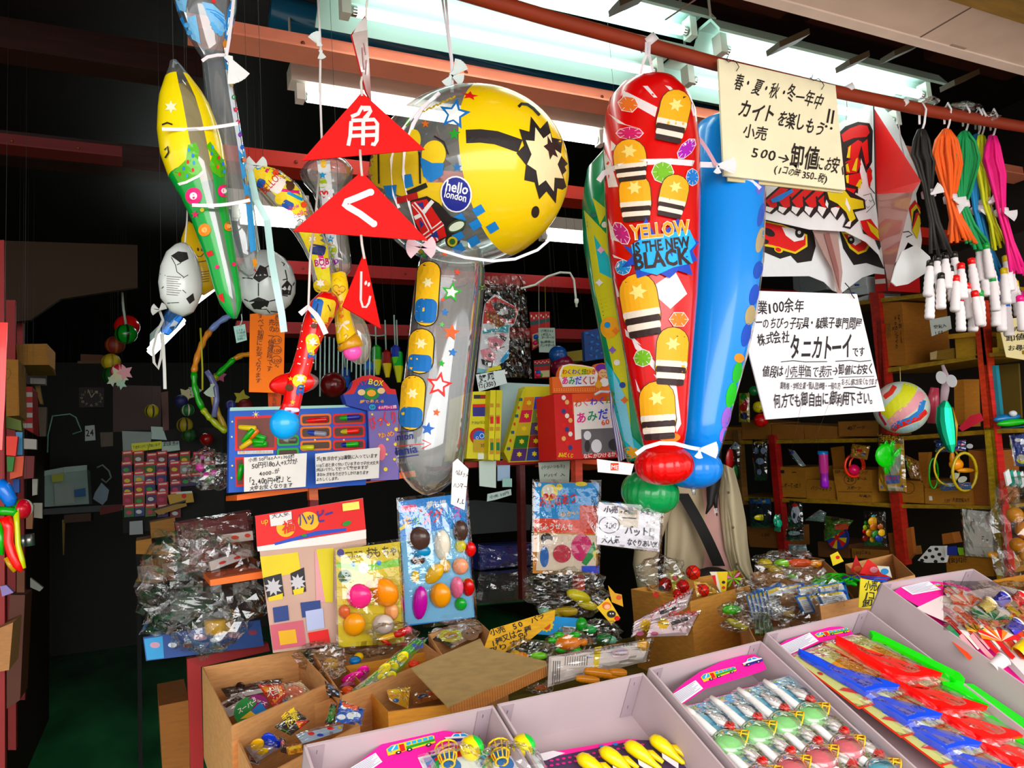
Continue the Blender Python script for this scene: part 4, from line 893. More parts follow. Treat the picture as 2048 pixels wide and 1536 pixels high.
tM,bM_=inflatable('toy_microphone','yellow inflatable toy microphone with pink ball end','inflatable toy',1.52,[(676,545,8),(677,548,15),(679,570,17),(682,600,16),(685,630,16),(690,655,19),(695,676,22),(697,684,22)],'f0cc14g',prt=pM)
part('collar',MB().loft(LP(1.52,(694,679,24),(698,684,26),(702,694,26),(703,698,24)),20,'c8961ag'),tM,'golden collar')
p=PY(705,703,1.52); s_=pxm(p); part('ball_end',MB().ball(p,19*s_,'f06ab0g',20,12),tM,'pink ball end')
p=PY(708,672,1.53); part('clear_cover',MB().ell(p,CR*33*s_,CF*26*s_,(CU*.97-CR*.2)*60*s_,'e6dcc4v',20,12),tM)
# small red hammer balloon
def pN(q,s):
    A=q.art
    A(s,'f0d018',RR(648,622,40,50,12,.2),RR(626,690,26,46,-8,.5),RR(600,762,30,26,6,.5),lift=.001); A(s,'2a62b0',RR(634,618,20,40,12,.3),RR(606,782,26,24,12,.3),RR(622,712,14,12,10,.3),lift=.0014); A(s,'fbf5e0',ST(625,684,9,.5,6),ST(601,757,9,.5,6),lift=.0018)
    A(s,'1a1210',LN([(638,600),(630,640)],2),LN([(655,610),(660,622)],1.6),LN([(598,776),(612,778)],2),lift=.0018)
    rg=random.Random(5); A(s,'f8e0dc',*[E(rg.uniform(605,640),rg.uniform(640,690),1.3) for _ in range(14)],*[E(rg.uniform(590,625),rg.uniform(690,730),1.3) for _ in range(10)],lift=.0018)
    A(s,'5a3420',E(628,652,6,5),E(568,768,6),E(580,776,7),lift=.002); A(s,'f4c02a',ST(585,805,5),ST(583,758,5),lift=.002); A(s,'d8d4ea',RR(583,820,26,8,0,.5),lift=.002)
tN,bN=inflatable('inflatable_hammer','small red inflatable hammer with bright blue handle end, hung in front of the blue box','inflatable toy',1.48,[(668,592,12),(660,600,24),(645,618,28),(632,645,25),(622,675,22),(612,705,19),(604,735,19),(596,760,21),(588,785,18),(583,810,18),(578,825,20)],'d61a16g',prt=pN)
p=PY(588,767,1.49); s_=pxm(p); part('crossbar',MB().ell(p,(CR+CU*.12)*50*s_,CF*20*s_,(CU-CR*.12)*23*s_,'d0302ev',24,12,mf=lambda i,j:'d0bcbcv' if j in (0,1,22,23,11,12) else 'd42420g'),tN)
p=PY(569,848,1.48); part('handle_end',MB().ell(p,CR*29*s_,CF*27*s_,CU*31*s_,'18a0e6g',24,14,mf=lambda i,j:'18a0e6g'),tN,'bright blue handle end')
q=MB(); q.tube([PY(640,320,1.64),PY(632,420,1.55),PY(620,520,1.47),PY(617,612,1.45)],.0022,8,'e4dcd8'); ribbon(q,[PY(x,y,1.44) for x,y in ((600,628),(616,614),(632,630),(644,650),(652,668))],.01,'dccfd2g'); part('hanging_tape',q,tN)
# ================= display stand with tilted paper trays =================
class Fr:                               # a flat surface measured in millimetres from its own corner
    def __init__(s,o,a,b):s.o,s.a,s.b=V(o),V(a).normalized(),V(b).normalized(); s.n=s.a.cross(s.b).normalized(); s.n=-s.n if s.n.dot(CAM-s.o) < 0 else s.n
    def hit(s,x,y):return s.o+s.a*(x*.001)+s.b*(y*.001),s.n
    def p(s,x,y,h=0):return s.o+s.a*(x*.001)+s.b*(y*.001)+s.n*(h*.001)
    def up(s,h):return Fr(s.o+s.n*h,s.a,s.b)
TD=V((.066,-.851,-.521)).normalized()
TRAY=[]
def tray(pa,pb,depth=.075,ln=.42,label='',round_=0):
    A,B=PY(pa[0],pa[1],1.1),PY(pb[0],pb[1],1.1); w=B-A; n=w.cross(TD).normalized()
    if n.z < 0:n=-n
    mb=MB(); th=.0035; m='b8a9adp'
    mb.para(A-n*depth,w,TD*ln,n*th,m)                          # floor
    mb.para(A-n*depth,w,TD*th,n*depth,m)                       # back wall
    for c,s_ in ((A,1),(B,-1)):mb.para(c-n*depth,w.normalized()*th*s_,TD*ln,n*depth,m)
    mb.para(A-n*depth+TD*ln,w,TD*th,n*depth*.4,m)
    for c,s_ in ((A,1),(B,-1)):                                        # folded corner tabs with staples
        o=c+w.normalized()*s_*(th+.001)+TD*.004; mb.para(o-n*depth*.95,w.normalized()*s_*.022,TD*.0012,n*depth*.92,'a2939ap')
        for f in (.2,.75):mb.para(o-n*depth*f+w.normalized()*s_*.012+TD*.0012,w.normalized()*s_*.001,TD*.0005,n*.006,'a8a4a8m')
    solo('display_tray',mb,label,'tray','grey paper display trays on the sloping stand')
    TRAY.append((A,B,w.normalized(),n)); return A,B,w,n
tA_=tray((607,1490),(986,1410),label='grey paper tray nearest the cardboard boxes, with basket toys')
tB_=tray((994,1408),(1286,1345),.09,label='grey paper tray with the yellow toys, second from the left')
tC_=tray((1297,1336),(1521,1281),label='grey paper tray of bowling and basket packs, middle of the row')
tD_=tray((1531,1266),(1735,1219),label='grey paper tray with red and blue toy packs')
tE_=tray((1762,1166),(1946,1137),label='grey paper tray at the far right of the row, with paper cup toys')
def tp(T,d):return Pl(T[0]-T[3]*d,T[3])
# sloping stand under the trays and the counter behind
mb=MB(); A,B=TRAY[0][0],TRAY[4][1]
for T in TRAY:pass
st_=thing('display_stand','dark sloping wooden stand that carries the grey trays','stand',(.8,.9,0))
for i,T in enumerate(((tA_,.0760),(tB_,.091),(tC_,.076),(tD_,.076),(tE_,.076))):
    (A,B,w,n),dp=T; part('shelf_board',MB().para(A-n*(dp+.016)-w*.02,w*1.04,TD*.44,n*.015,'4a3524w'),st_)
part('frame',MB().box(.16,1.0,.0,.20,1.04,.93,'5a2a1a').box(1.75,1.0,0,1.79,1.04,1.0,'5a2a1a').box(.16,.74,0,.20,.78,.82,'5a2a1a').box(1.75,.74,0,1.79,.78,.86,'5a2a1a').box(.16,1.0,.9,1.79,1.04,.94,'5a2a1a'),st_)
# ---------- printed pink header cards ----------
def bus(q,s,T):      # toy bus drawn on a unit box by T(u,v)
    q.art(s,'f2d21c',T(((0,.25),(.12,0),(.95,0),(1,.1),(1,.75),(0,.85))),lift=.0012); q.art(s,'2a9a3c',T(((.4,.45),(1,.38),(1,.6),(.4,.7))),lift=.0016)
    for i in range(5):q.art(s,'3aa8e0',T(((.42+i*.115,.1),(.51+i*.115,.1),(.51+i*.115,.36),(.42+i*.115,.38))),lift=.0016)
    q.art(s,'3aa8e0',T(((.03,.28),(.12,.1),(.24,.1),(.24,.5),(.03,.55))),T(((.05,.6),(.1,.6),(.1,.7))),lift=.0016); q.art(s,'e8f4fa',T(((.08,.5),(.18,.12),(.21,.12),(.12,.52))),lift=.002); q.art(s,'d8301c',T(((.27,.15),(.37,.15),(.37,.8),(.27,.82))),lift=.0016)
    for x in (.22,.45,.85):q.art(s,'1a1214',T(E(x,.85,.06,.15)),lift=.002); q.art(s,'e0dcd8',T(E(x,.85,.025,.07)),lift=.0024)
def police(q,s,T):
    q.art(s,'2c2a8a',T(((0,.5),(.3,.4),(.9,.45),(1,.6),(.98,.85),(.1,.9))),lift=.0012); q.art(s,'f2f2f6',T(((.02,.42),(.22,.38),(.35,.05),(.68,.02),(.85,.35),(.98,.42),(.98,.55),(.05,.58))),lift=.0016); q.art(s,'3a9ad8',T(((.28,.36),(.38,.1),(.5,.1),(.5,.36))),T(((.55,.1),(.66,.1),(.78,.36),(.55,.36))),lift=.002)
    q.art(s,'d82a2a',T(((.42,-.12),(.6,-.12),(.58,.03),(.45,.03))),lift=.0018); q.art(s,'f0d01c',T(((.02,.62),(.14,.62),(.14,.74),(.02,.74))),lift=.002)
    for x in (.25,.75):q.art(s,'14101a',T(E(x,.86,.09,.15)),lift=.002); q.art(s,'d8d4dc',T(E(x,.86,.04,.07)),lift=.0024)
def header(pl,poly,lab,busq=None,polq=None,labq=None,name='header_card'):
    o=solo(name,MB().sheet(pl,poly,'f04aa0p',.0008),lab,'card'); q=MB()
    if busq:bus(q,pl,Qd(*busq).m)
    if polq:police(q,pl,Qd(*polq).m)
    if labq:
        L=Qd(*labq); q.art(pl,'f4f2f6',L.poly(),lift=.0008)
        for i in range(7):q.art(pl,'8a94b8',L.m(((.06,.12+i*.12),(.94-(i % 3)*.1,.12+i*.12),(.94-(i % 3)*.1,.15+i*.12),(.06,.15+i*.12))),lift=.0014)
    part('print',q,o); return o
cA=cropf(380,1071,3.303); cB=cropf(800,1071,3.303); cC=cropf(1200,1071,3.303); cD=cropf(1428,1071,3.303)
header(tp(tA_,.026),cA((1040,1570),(1150,1470),(1250,1390),(1340,1330),(1440,1298),(1560,1285),(1700,1290),(1820,1315),(1900,1355),(1955,1420),(1980,1600),(1040,1650)),'pink header card with a yellow bus and a police car in the leftmost tray',cA((1290,1400),(1610,1320),(1625,1390),(1310,1470)),cA((1665,1315),(1880,1310),(1900,1370),(1690,1375)),cA((1060,1540),(1225,1440),(1270,1500),(1100,1620)))
header(tp(tC_,.02),cC((455,1070),(490,1030),(560,970),(660,900),(800,832),(940,792),(1020,785),(1070,815),(1100,880),(1060,900),(700,1010),(500,1145)),'pink header card with bus and police car in the bowling pack tray',cC((655,925),(890,868),(905,905),(690,980)),cC((925,830),(1060,795),(1080,840),(950,880)),cC((475,1055),(630,960),(680,1015),(510,1135)))
header(tp(tD_,.0185),cD((420,730),(480,690),(640,640),(760,605),(840,600),(900,625),(920,650),(700,705),(500,795)),'pink header card with a bus in the red and blue toy tray',cD((655,650),(880,612),(900,645),(690,680)),None,cD((430,735),(630,645),(690,700),(500,790)))
header(tp(tE_,.014),cD((1192,365),(1240,338),(1340,312),(1450,303),(1560,312),(1680,345),(1760,400),(1600,480),(1480,540),(1210,385)),'pink header card with a white label in the far right tray',cD((1450,318),(1600,340),(1610,358),(1460,335)),None,cD((1235,345),(1415,305),(1500,360),(1310,395)))
header(tp(tE_,.03),cD((1290,480),(1480,540),(1800,720),(2100,1020),(2100,1080),(1780,790),(1450,580),(1300,510)),'second pink card edge under the paper cup toys')
# ---------- little 3-D toys ----------
def cone_net(mb,o,ax_,r,h,m,ribs=10):
    ax_=ax_.normalized(); u=ax_.orthogonal().normalized(); v=ax_.cross(u)
    for f,rr in ((0,.55),(.5,.8),(1,1)):
        mb.tube([o+ax_*(h*f)+(u*cos(t)+v*sin(t))*r*rr for t in [2*pi*i/14 for i in range(15)]],r*.09,5,m)
    for i in range(ribs):
        t=2*pi*i/ribs; d=u*cos(t)+v*sin(t); mb.tube([o+d*r*.55,o+ax_*h+d*r],r*.07,5,m)
    return mb
def bowl_pack(T,pos,cup,lab,row,i0=0):
    pl=tp(T,.018); o,n=pl.hit(*pos); w=T[2].normalized(); f=Fr(o,w,TD); fl=f.p
    t=thing('toy_pack',lab,'toy pack',f.p(30,60),'bowling and basket toy packs in the middle tray')
    tilt=V(TD) ; mb=MB().prism([f.p(*q) for q in ((0,0),(72,0),(72,118),(0,118))],-n*.001,'e8d8dcp'); mb.art(f,'8ec6dc',R(1,1,71,70)); mb.art(f,'5fa8d0',R(4,34,30,40),R(6,46,24,52),R(34,40,60,46),E(50,28,10,8),lift=.001); mb.art(f,'f4d8e0',R(1,70,71,117)); mb.art(f,'b8d870',R(1,98,71,117),lift=.0009); mb.hand(f,'c8b820','めざせ',(8,16),(40,10),9,.02,.0012)
    part('backing_card',mb,t)
    part('stick',MB().loft([(f.p(10,2,7),.004),(f.p(13,20,8),.0062),(f.p(20,66,8),.0068)],10,'f4f0ee'),t)
    q=MB().loft([(f.p(40,24,8),.0045),(f.p(42,32,8),.004),(f.p(47,46,9),.0085),(f.p(50,55,9),.007)],12,'f6f0ee'); part('pin',q,t)
    part('ball',MB().ball(f.p(53,62,9),.0085,'d81c24g'),t)
    part('basket',cone_net(MB(),f.p(46,76,8),(w*.6+TD*.7),.015,.020,'f4c01c',8),t)
    c0_=f.p(30,88,10); part('cup',MB().ell(c0_,w*.027,TD*.024,n*.013,cup+'t',18,8).ell(f.p(30,88,16),w*.015,TD*.012,n*.007,cup+'t',12,6),t)
    def fn(u_,v_):return f.p(72*u_,118*v_,3+17*(sin(pi*u_)*sin(pi*min(1,v_*1.02))) ** .5+2.5*noise.noise(V((u_*7+i0,v_*9,row))))
    part('wrapper',MB().grid(fn,9,12,'ffffff'+'f',False),t)
    return t
rows=((0,'a0f09a','light green',cC((500,1150))[0]),(1,'f07a86','pink',cC((690,1370))[0]),(2,'6cc8e0','pale blue',cC((900,1530))[0]))
for r_,cup,cn,pos in rows:
    t0=bowl_pack(tC_,pos,cup,'bowling toy pack with %s cup, leftmost of its row in the middle tray' % cn,r_)
    for i in range(1,4):
        wv=tC_[2].normalized()
        nm=('second','third','rightmost')[i-1]
        if r_ == 0 and i == 3 or True:dup(t0,wv*(.056*i)+tC_[3]*.002*i,'bowling toy pack with %s cup, %s of its row in the middle tray' % (cn,nm))
# tray A: basket and ball packs
plA_=tp(tA_,.024); w=tA_[2].normalized(); n=tA_[3]
for i,(x,y) in enumerate(((880,1512),(985,1508))):
    o=plA_.hit(x,y)[0]; f=Fr(o,w,TD); t=thing('toy_pack',('basket and ball pack with a blue printed card in the leftmost tray','basket and ball pack with two yellow-green balls, right end of the leftmost tray')[i],'toy pack',f.p(40,40),'basket toy packs in the leftmost tray')
    mb=MB().prism([f.p(*q) for q in ((-30,-6),(60,-6),(60,70),(-30,70))],-n*.001,'dfe4eap'); mb.art(f,'2a72b8',R(-24,-2,20,14),E(10,20,12)); mb.art(f,'d8303a',R(-10,2,2,12),R(22,0,34,10),lift=.001); mb.art(f,'3aa050',[(-28,20),(-4,4),(-10,22)],lift=.0012); part('backing_card',mb,t)
    part('basket',cone_net(MB(),f.p(2,22,8),(w*.3-TD*.95),.016,.026,'f2cc1c',10),t)
    c_=f.p(40,12,16); part('ball',MB().ell(c_,w*.017,TD*.017,n*.017,'f0dc1cg',20,12,mf=lambda i,j:'2ec85ag' if j in (0,1,2,17,18,19,3,16) else 'ecd81cg'),t,'half green, half yellow ball')
    part('wrapper',MB().grid(lambda u_,v_:f.p(-30+92*u_,-8+80*v_,2+34*(sin(pi*u_)*sin(pi*v_)) ** .5+3*noise.noise(V((u_*6,v_*7,i*5.)))),10,9,'fffffff',False),t)
# tray B: yellow toys on a dark card
plB_=tp(tB_,.062); w=tB_[2].normalized(); n=tB_[3]
o=solo('toy_card',MB().sheet(plB_,cB((900,1450),(1060,1420),(1300,1385),(1500,1350),(1640,1352),(1790,1380),(2050,1500),(2060,1600),(860,1640)),'4a3a55p',.001),'purple printed card with pink edge under the yellow toys','card'); q=MB()
q.art(plB_,'ee4a9c',cB((1040,1425),(1300,1382),(1500,1347),(1590,1348),(1400,1385),(1060,1455))); q.art(plB_,'e8e4ea',cB((900,1450),(1010,1425),(1090,1440),(960,1490),(890,1480)),lift=.001)
q.art(plB_,'d8308a',*[E(*cB((1000+i*40,1490-i*7))[0],4,2.2) for i in range(16)],*[E(*cB((960+i*40,1530-i*7))[0],4,2.2) for i in range(10)],lift=.001); q.art(plB_,'2a7ac0',E(*cB((1330,1400))[0],5,3),E(*cB((1420,1385))[0],5,3),lift=.0016); part('print',q,o)
for i,(h_,t_) in enumerate(((cB((1780,1345))[0],cB((2035,1480))[0]),(cB((1640,1385))[0],cB((1875,1530))[0]),(cB((1475,1425))[0],cB((1725,1570))[0]),(cB((1310,1465))[0],cB((1560,1610))[0]),(cB((1160,1510))[0],cB((1410,1655))[0]))):
    a,b=plB_.hit(*h_)[0]+n*.012,plB_.hit(*t_)[0]+n*.012; d=b-a
    lab_=('yellow plastic toy at the right end of the purple card','yellow plastic toy, second from the right on the purple card','yellow plastic toy in the middle of the purple card','yellow plastic toy, second from the left on the purple card','yellow plastic toy at the left end of the purple card')[i]
    t=thing('plastic_toy',lab_,'toy',b,'yellow toys on the purple card')
    mb=MB().loft([(a+d*f+n*h,r) for f,h,r in ((0,0,.002),(.03,.001,.006),(.1,.003,.0095),(.2,.004,.0105),(.35,.003,.0108),(.5,.001,.0095),(.65,-.002,.007),(.8,-.004,.005),(.95,-.005,.0035),(1,-.005,.001))],14,'efd613g'); part('body',mb,t)
    side=d.cross(n).normalized(); part('wing',MB().loft([(a+d*.45-side*.008,.003),(a+d*.62-side*.013,.0055),(a+d*.95-side*.009,.003)],10,'e0c40cg'),t); part('beak',MB().loft([(a-d*.0+n*.002,.003),(a-d*.04+n*.001,.001)],8,'c8a80cg'),t)
    part('label',MB().prism([a+d*.42+side*.012,a+d*.5+side*.020,a+d*.95+side*.022,a+d*.88+side*.012],n*.0008,'e6e2e4p'),t,'white label strip')
# tray D: red and blue launcher packs
plD_=tp(tD_,.0165); w=tD_[2].normalized(); n=tD_[3]
def lpack(quad,toy,m,lab,h=0.0,sx_=0,sy_=0):
    pl=plD_.up(h); mv=lambda pts:[(x+sx_/3.303,y+sy_/3.303) for x,y in cD(*pts)]
    t=thing('toy_pack',lab,'toy pack',pl.hit(*mv(quad)[2])[0],'red and blue toy packs'); L=Qd(*mv(quad))
    mb=MB().sheet(pl,L.poly(),'d84a3cp',.0012); mb.art(pl,'e6a23c',L.rect(.02,.03,.98,.97))
    mb.art(pl,'d8d890',L.m(((.02,.03),(.98,.03),(.98,.2),(.45,.3),(.4,.6),(.9,.97),(.02,.97))),lift=.0009)
    rg=random.Random(int(quad[0][0]))
    for j in range(16):mb.art(pl,rg.choice(('e08a8a','6aa89a','8ab8d0','3a8a4a','b0c8d8','e0a0a8','c02a2a','9a6ab0')),L.m(E(rg.uniform(.08,.7),rg.uniform(.06,.92),rg.uniform(.04,.09),rg.uniform(.03,.06),rg.uniform(0,90),10)),lift=.0012+j*.00005)
    mb.art(pl,'c8202a',L.m(((.05,.68),(.16,.66),(.34,.8),(.28,.84))),L.m(((.2,.88),(.3,.86),(.34,.92),(.24,.94))),lift=.0022); mb.art(pl,'2a1a20',L.m(R(.72,.93,.8,.95)),lift=.0022)
    part('backing_card',mb,t)
    b_=MB().prism([pl.hit(*p)[0]+n*.004 for p in mv(toy)],n*.011,m+'g'); part('toy',b_,t)
    def fn(u_,v_):
        p=L(u_,v_); return pl.hit(*p)[0]+n*(.003+.017*(sin(pi*u_)*sin(pi*v_)) ** .6+.003*noise.noise(V((u_*8,v_*8,quad[0][0]))))
    part('wrapper',MB().grid(fn,10,10,'fffffff',False),t)
qb=((500,800),(740,715),(1330,1035),(955,1145)); qr=((710,712),(960,650),(1565,970),(1290,1035))
tb_=((545,790),(640,830),(800,912),(1000,962),(1210,1030),(1195,1046),(1090,1048),(985,1072),(780,955),(560,815)); tr_=((790,700),(900,750),(1000,795),(1200,862),(1430,930),(1490,952),(1330,978),(1180,962),(1000,865),(795,730))
nm=('topmost','second layer','third layer','fourth layer')
for i in (3,2,1,0):
    sx_,sy_=(0,0) if i == 0 else ((300,190),(560,380),(800,560))[i-1]
    lpack(qb,tb_,'1450d8','blue toy pack, %s of the overlapping packs' % nm[i],.005-.008*i,sx_-(20 if i else 0),sy_); lpack(qr,tr_,'e8241c','red toy pack, %s of the overlapping packs' % nm[i],.008-.008*i,sx_,sy_+(30 if i else 0))
for i,(p,lab_) in enumerate(((((1020,655),(1050,660),(1610,935),(1645,975),(1640,1000),(1590,985),(1500,930),(1040,690)),'uppermost bright green plastic stick beside the red toys'),(((1490,990),(1640,1005),(1850,1135),(1855,1160),(1800,1150),(1500,1010)),'green plastic stick, second from the top'),(((1640,1005),(1700,1010),(2080,1270),(2080,1330),(1850,1200),(1640,1060)),'long green plastic stick running off the right edge'),(((1720,1190),(1790,1200),(2080,1370),(2080,1430),(1900,1340)),'lowest green plastic stick in the red and blue tray'))):
    pl=plD_.up(.010-.006*i); solo('plastic_stick',MB().prism([pl.hit(*q)[0] for q in cD(*p)],n*.01,'22d63cg'),lab_,'toy','green sticks in the red and blue tray')
# tray E: paper cups and fans
plE_=tp(tE_,.0135); w=tE_[2].normalized(); n=tE_[3]
rg=random.Random(3)
o=solo('toy_card',MB().sheet(plE_,cD((1330,480),(1500,400),(1900,330),(2100,380),(2100,980),(1900,760),(1650,620)),'efdfe0p',.001),'pale printed card under the paper cup toys at right','card'); q=MB()
for j in range(40):q.art(plE_,rg.choice(('e8603a','f0a080','d8283a','f4efe8','f4efe8','2a8a5a','f0c82a','e85a2a','f0b0b8')),LN(cD(*bez((1500+j*14,420+(j % 5)*60),(1580+j*14,440+(j % 5)*80),(1640+j*14,540+(j % 5)*70),5)),9),lift=.0006+j*.00008)
part('print',q,o)
def cup3(px,m,lab,r=.013):
    p=plE_.hit(*cD(px)[0])[0]+n*.012; ax_=(w*.75+n*.55).normalized(); t=thing('paper_cup',lab,'toy cup',p,'paper cup toys in the far right tray')
    part('wall',MB().loft([(p-ax_*.013,r*.85),(p+ax_*.013,r),(p+ax_*.013,r*.86),(p-ax_*.008,r*.75)],18,m+'g',cap=False),t); u=ax_.orthogonal().normalized(); v=ax_.cross(u)
    part('rim',MB().tube([p+ax_*.013+(u*cos(a)+v*sin(a))*r*.97 for a in [2*pi*i/16 for i in range(17)]],.0016,6,'f4f0ee'),t)
cup3((1785,500),'f2d88a','pale yellow paper cup toy, nearest to the pink card'); cup3((1880,458),'2a35b8','blue paper cup toy beside the pale yellow one'); cup3((1995,455),'e02a30','red paper cup toy at the upper right'); cup3((1965,640),'3a3ac0','purple-blue paper cup toy in the second row'); cup3((2030,790),'f0d01c','bright yellow paper cup toy at the right edge',.017); cup3((1860,880),'e8e0e4','white paper cup toy low beside the pink card edge',.012)
def fan(px,cols,lab,rr=62):
    o=plE_.up(.004).hit(*cD(px)[0])[0]; f=Fr(o,w,TD); t=MB()
    for j in range(12):
        a0,a1=radians(200+j*14),radians(200+(j+1)*14); t.prism([f.p(0,0),f.p(rr*cos(a0),rr*sin(a0),2+2*(j % 2)),f.p(rr*cos(a1),rr*sin(a1),4-2*(j % 2))],n*.0008,cols[j % len(cols)])
    solo('paper_fan',t,lab,'paper fan','paper fans in the far right tray')
fan((1740,640),('e8a04a','2a1c10','f0c820'),'orange and black striped paper fan under the pink card',22); fan((1900,700),('e88a2a','f4ead8','d8301c'),'orange and white paper fan beside the pink card edge',40); fan((1700,470),('ee5a2a','f4e0d8','f0a080'),'red and white paper fan next to the pale yellow cup',38); fan((1850,560),('1e7a50','eeeee8','2a8a5a'),'green and white paper fan under the blue cup',40); fan((1640,420),('f4ecec','f0b8b8','e86a50'),'pale pink paper fan at the top of the far right tray',34)
part_=MB().grid(lambda u_,v_:plE_.hit(*cD((1480+640*u_,370+130*u_*0+330*v_))[0])[0]+n*(.026+.006*noise.noise(V((u_*8,v_*9,3)))),14,10,'fffffff',False)
solo('plastic_wrapper',part_,'clear wrapper over the paper cup toys in the far right tray','wrapper')
# ================= counter with cardboard boxes of small toys =================
ct=thing('counter','red-framed wooden counter carrying the cardboard boxes','counter',(1.6,2.2,0))
part('counter_top',MB().box(.19,1.22,.83,3.0,2.6,.86,'7a6a38w'),ct)
part('apron',MB().box(.17,1.22,.78,.19,2.62,.862,'8e1810').box(.19,1.2,.78,3.0,1.22,.862,'8e1810'),ct,'red edge strip')
for x,y in ((.18,2.42),(.18,1.26),(2.9,1.26)):part('leg',MB().box(x,y,0,x+.035,y+.035,.8,'9a1410'),ct,'red leg')
def cbox(lab,quad,Z,zb=.86,m='d4a274c',notch=0,name='cardboard_box',closed=False,flap=None):
    P=[PZ(x,y,Z) for x,y in quad]; c=sum(P,V())/4; t=.004; mb=MB(); dn=V((0,0,zb-Z))
    if closed:mb.prism(P,dn,m)
    else:
        Q=[p+(c-p).normalized()*t*1.5 for p in P]
        for i in range(4):
            j=(i+1) % 4; mb.add([P[i],P[j],P[j]+dn,P[i]+dn,Q[i],Q[j],Q[j]+dn,Q[i]+dn],[(0,1,2,3),(7,6,5,4),(0,4,5,1)],m)
        mb.prism([p+dn for p in Q],(0,0,.003),m)
    o=solo(name,mb,lab,'box')
    if flap:
        for i,(j,out,dz) in enumerate(flap):
            a,b=P[j],P[(j+1) % 4]; d=((a+b)/2-c); d.z=0; d=d.normalized()*out+V((0,0,dz)); part('flap',MB().prism([a,b,b+d,a+d],(0,0,.003),m),o)
    return o
ZB=1.08
cbox('large open cardboard box at the left front corner of the counter',[(404,1334),(597,1298),(658,1366),(463,1452)],ZB)
cbox('smaller open cardboard box in front of the large one, beside the leftmost tray',[(466,1462),(662,1396),(720,1450),(512,1560)],ZB-.03)
cbox('open cardboard box of yellow and blue toys under the hanging cards',[(622,1303),(800,1250),(884,1312),(684,1392)],ZB)
cbox('open cardboard box holding the pink toy bag, right of the large box',[(690,1332),(868,1300),(905,1408),(776,1424)],ZB-.02,m='d09450c')
cbox('cardboard box with animal plates, behind the tan cardboard lid',[(856,1268),(955,1240),(1010,1290),(900,1335)],ZB+.01)
cbox('low cardboard box under the basketballs',[(1262,1178),(1478,1140),(1500,1170),(1380,1203)],1.11,m='d8a060c')
cbox('cardboard box with orange and yellow bags beside the coat hem',[(1500,1146),(1645,1118),(1690,1160),(1560,1190)],1.10)
cbox('cardboard box with green cords behind the card packs',[(1600,1166),(1745,1140),(1785,1182),(1640,1212)],1.10)
cbox('cardboard box with red triangular packs, right end of the counter',[(1690,1128),(1785,1108),(1830,1150),(1740,1172)],1.12)
cbox('cardboard box under the clear bag at the right edge',[(1985,1160),(2100,1140),(2140,1200),(2010,1215)],1.13,m='b8803cc')
cbox('cardboard box of blue and white card packs',[(1470,1206),(1690,1172),(1740,1240),(1520,1300)],1.06)
# tan lid
t=thing('cardboard_sheet','tan sheet of cardboard lying over the toys behind the leftmost trays','cardboard',PZ(960,1340,ZB)); c=cropf(800,1071,3.303)
pl_=plA(950,1345,1.56,-12,76); part('panel',MB().sheet(pl_,c((75,875),(530,680),(560,740),(965,830),(970,850),(320,1130)),'b29a70c',.004),t)
def edg(u_,v_):
    a=V(pl_.hit(*c((330,1130))[0])[0]).lerp(pl_.hit(*c((968,838))[0])[0],u_); return a+V((0,-.002+.0012*(int(u_*80) % 2),-.028*v_))
part('corrugated_edge',MB().grid(edg,80,1,'b0784ac',False),t)
# generic flat packet: outline on a tipped plane, prints, toys and a clear wrapper
PKN=[0]
def pk(name,lab,cat,quad,Z,pitch,col,arts=(),toys=(),yaw=0,film=True,group=None,thick=.0012,puff=.012,texts=()):
    PKN[0] += 1; cx_,cy_=sum(p[0] for p in quad)/len(quad),sum(p[1] for p in quad)/len(quad); a,b=radians(yaw),radians(pitch)
    pl=Pl(PZ(cx_,cy_,Z),(sin(a)*cos(b),-cos(a)*cos(b),sin(b))); return pkp(name,lab,cat,quad,pl,col,arts,toys,film,group,thick,puff,texts)
def pkp(name,lab,cat,quad,pl,col,arts=(),toys=(),film=True,group=None,thick=.0012,puff=.012,texts=()):
    seed=PKN[0]; PKN[0] += 1
    t=thing(name,lab,cat,pl.hit(*quad[len(quad) // 2])[0],group); mb=MB().sheet(pl,quad,col,thick)
    for i,(m,*ps) in enumerate(arts):mb.art(pl,m,*ps,lift=.0005+.0003*i)
    part('card',mb,t)
    if texts:
        q=MB()
        for m,s_,p0,p1,h,*bo in texts:q.hand(pl,m,s_,p0,p1,h,bo[0] if bo else .02,.0005+.0003*(len(arts)+1),seed)
        part('lettering',q,t)
    for x,y,r,m,*k in toys:
        p,n=pl.hit(x,y); s_=pxm(p); ry=k[0] if k else r; ro=radians(k[1] if len(k) > 1 else 0)
        a=CR*cos(ro)-CU*sin(ro); u=CU*cos(ro)+CR*sin(ro); part('toy',MB().ell(p+n*min(r,ry)*s_*.7,a*r*s_,n*min(r,ry)*s_*.8,u*ry*s_,m+'g',14,8),t)
    if film and len(quad) == 4:
        L=Qd(*quad); cxq=sum(p[0] for p in quad)/4; cyq=sum(p[1] for p in quad)/4
        def fn(u_,v_):
            x,y=L(u_,v_); x += (x-cxq)*.06; y += (y-cyq)*.06
            return pl.hit(x,y)[0]+pl.n*(.002+puff*(sin(pi*u_)*sin(pi*v_)) ** .5+.005*noise.noise(V((u_*6,v_*6,seed*3.7)))+.003*noise.noise(V((u_*14,v_*14,seed*1.7))))
        part('wrapper',MB().grid(fn,12,12,'fffffff',False),t)
    return t
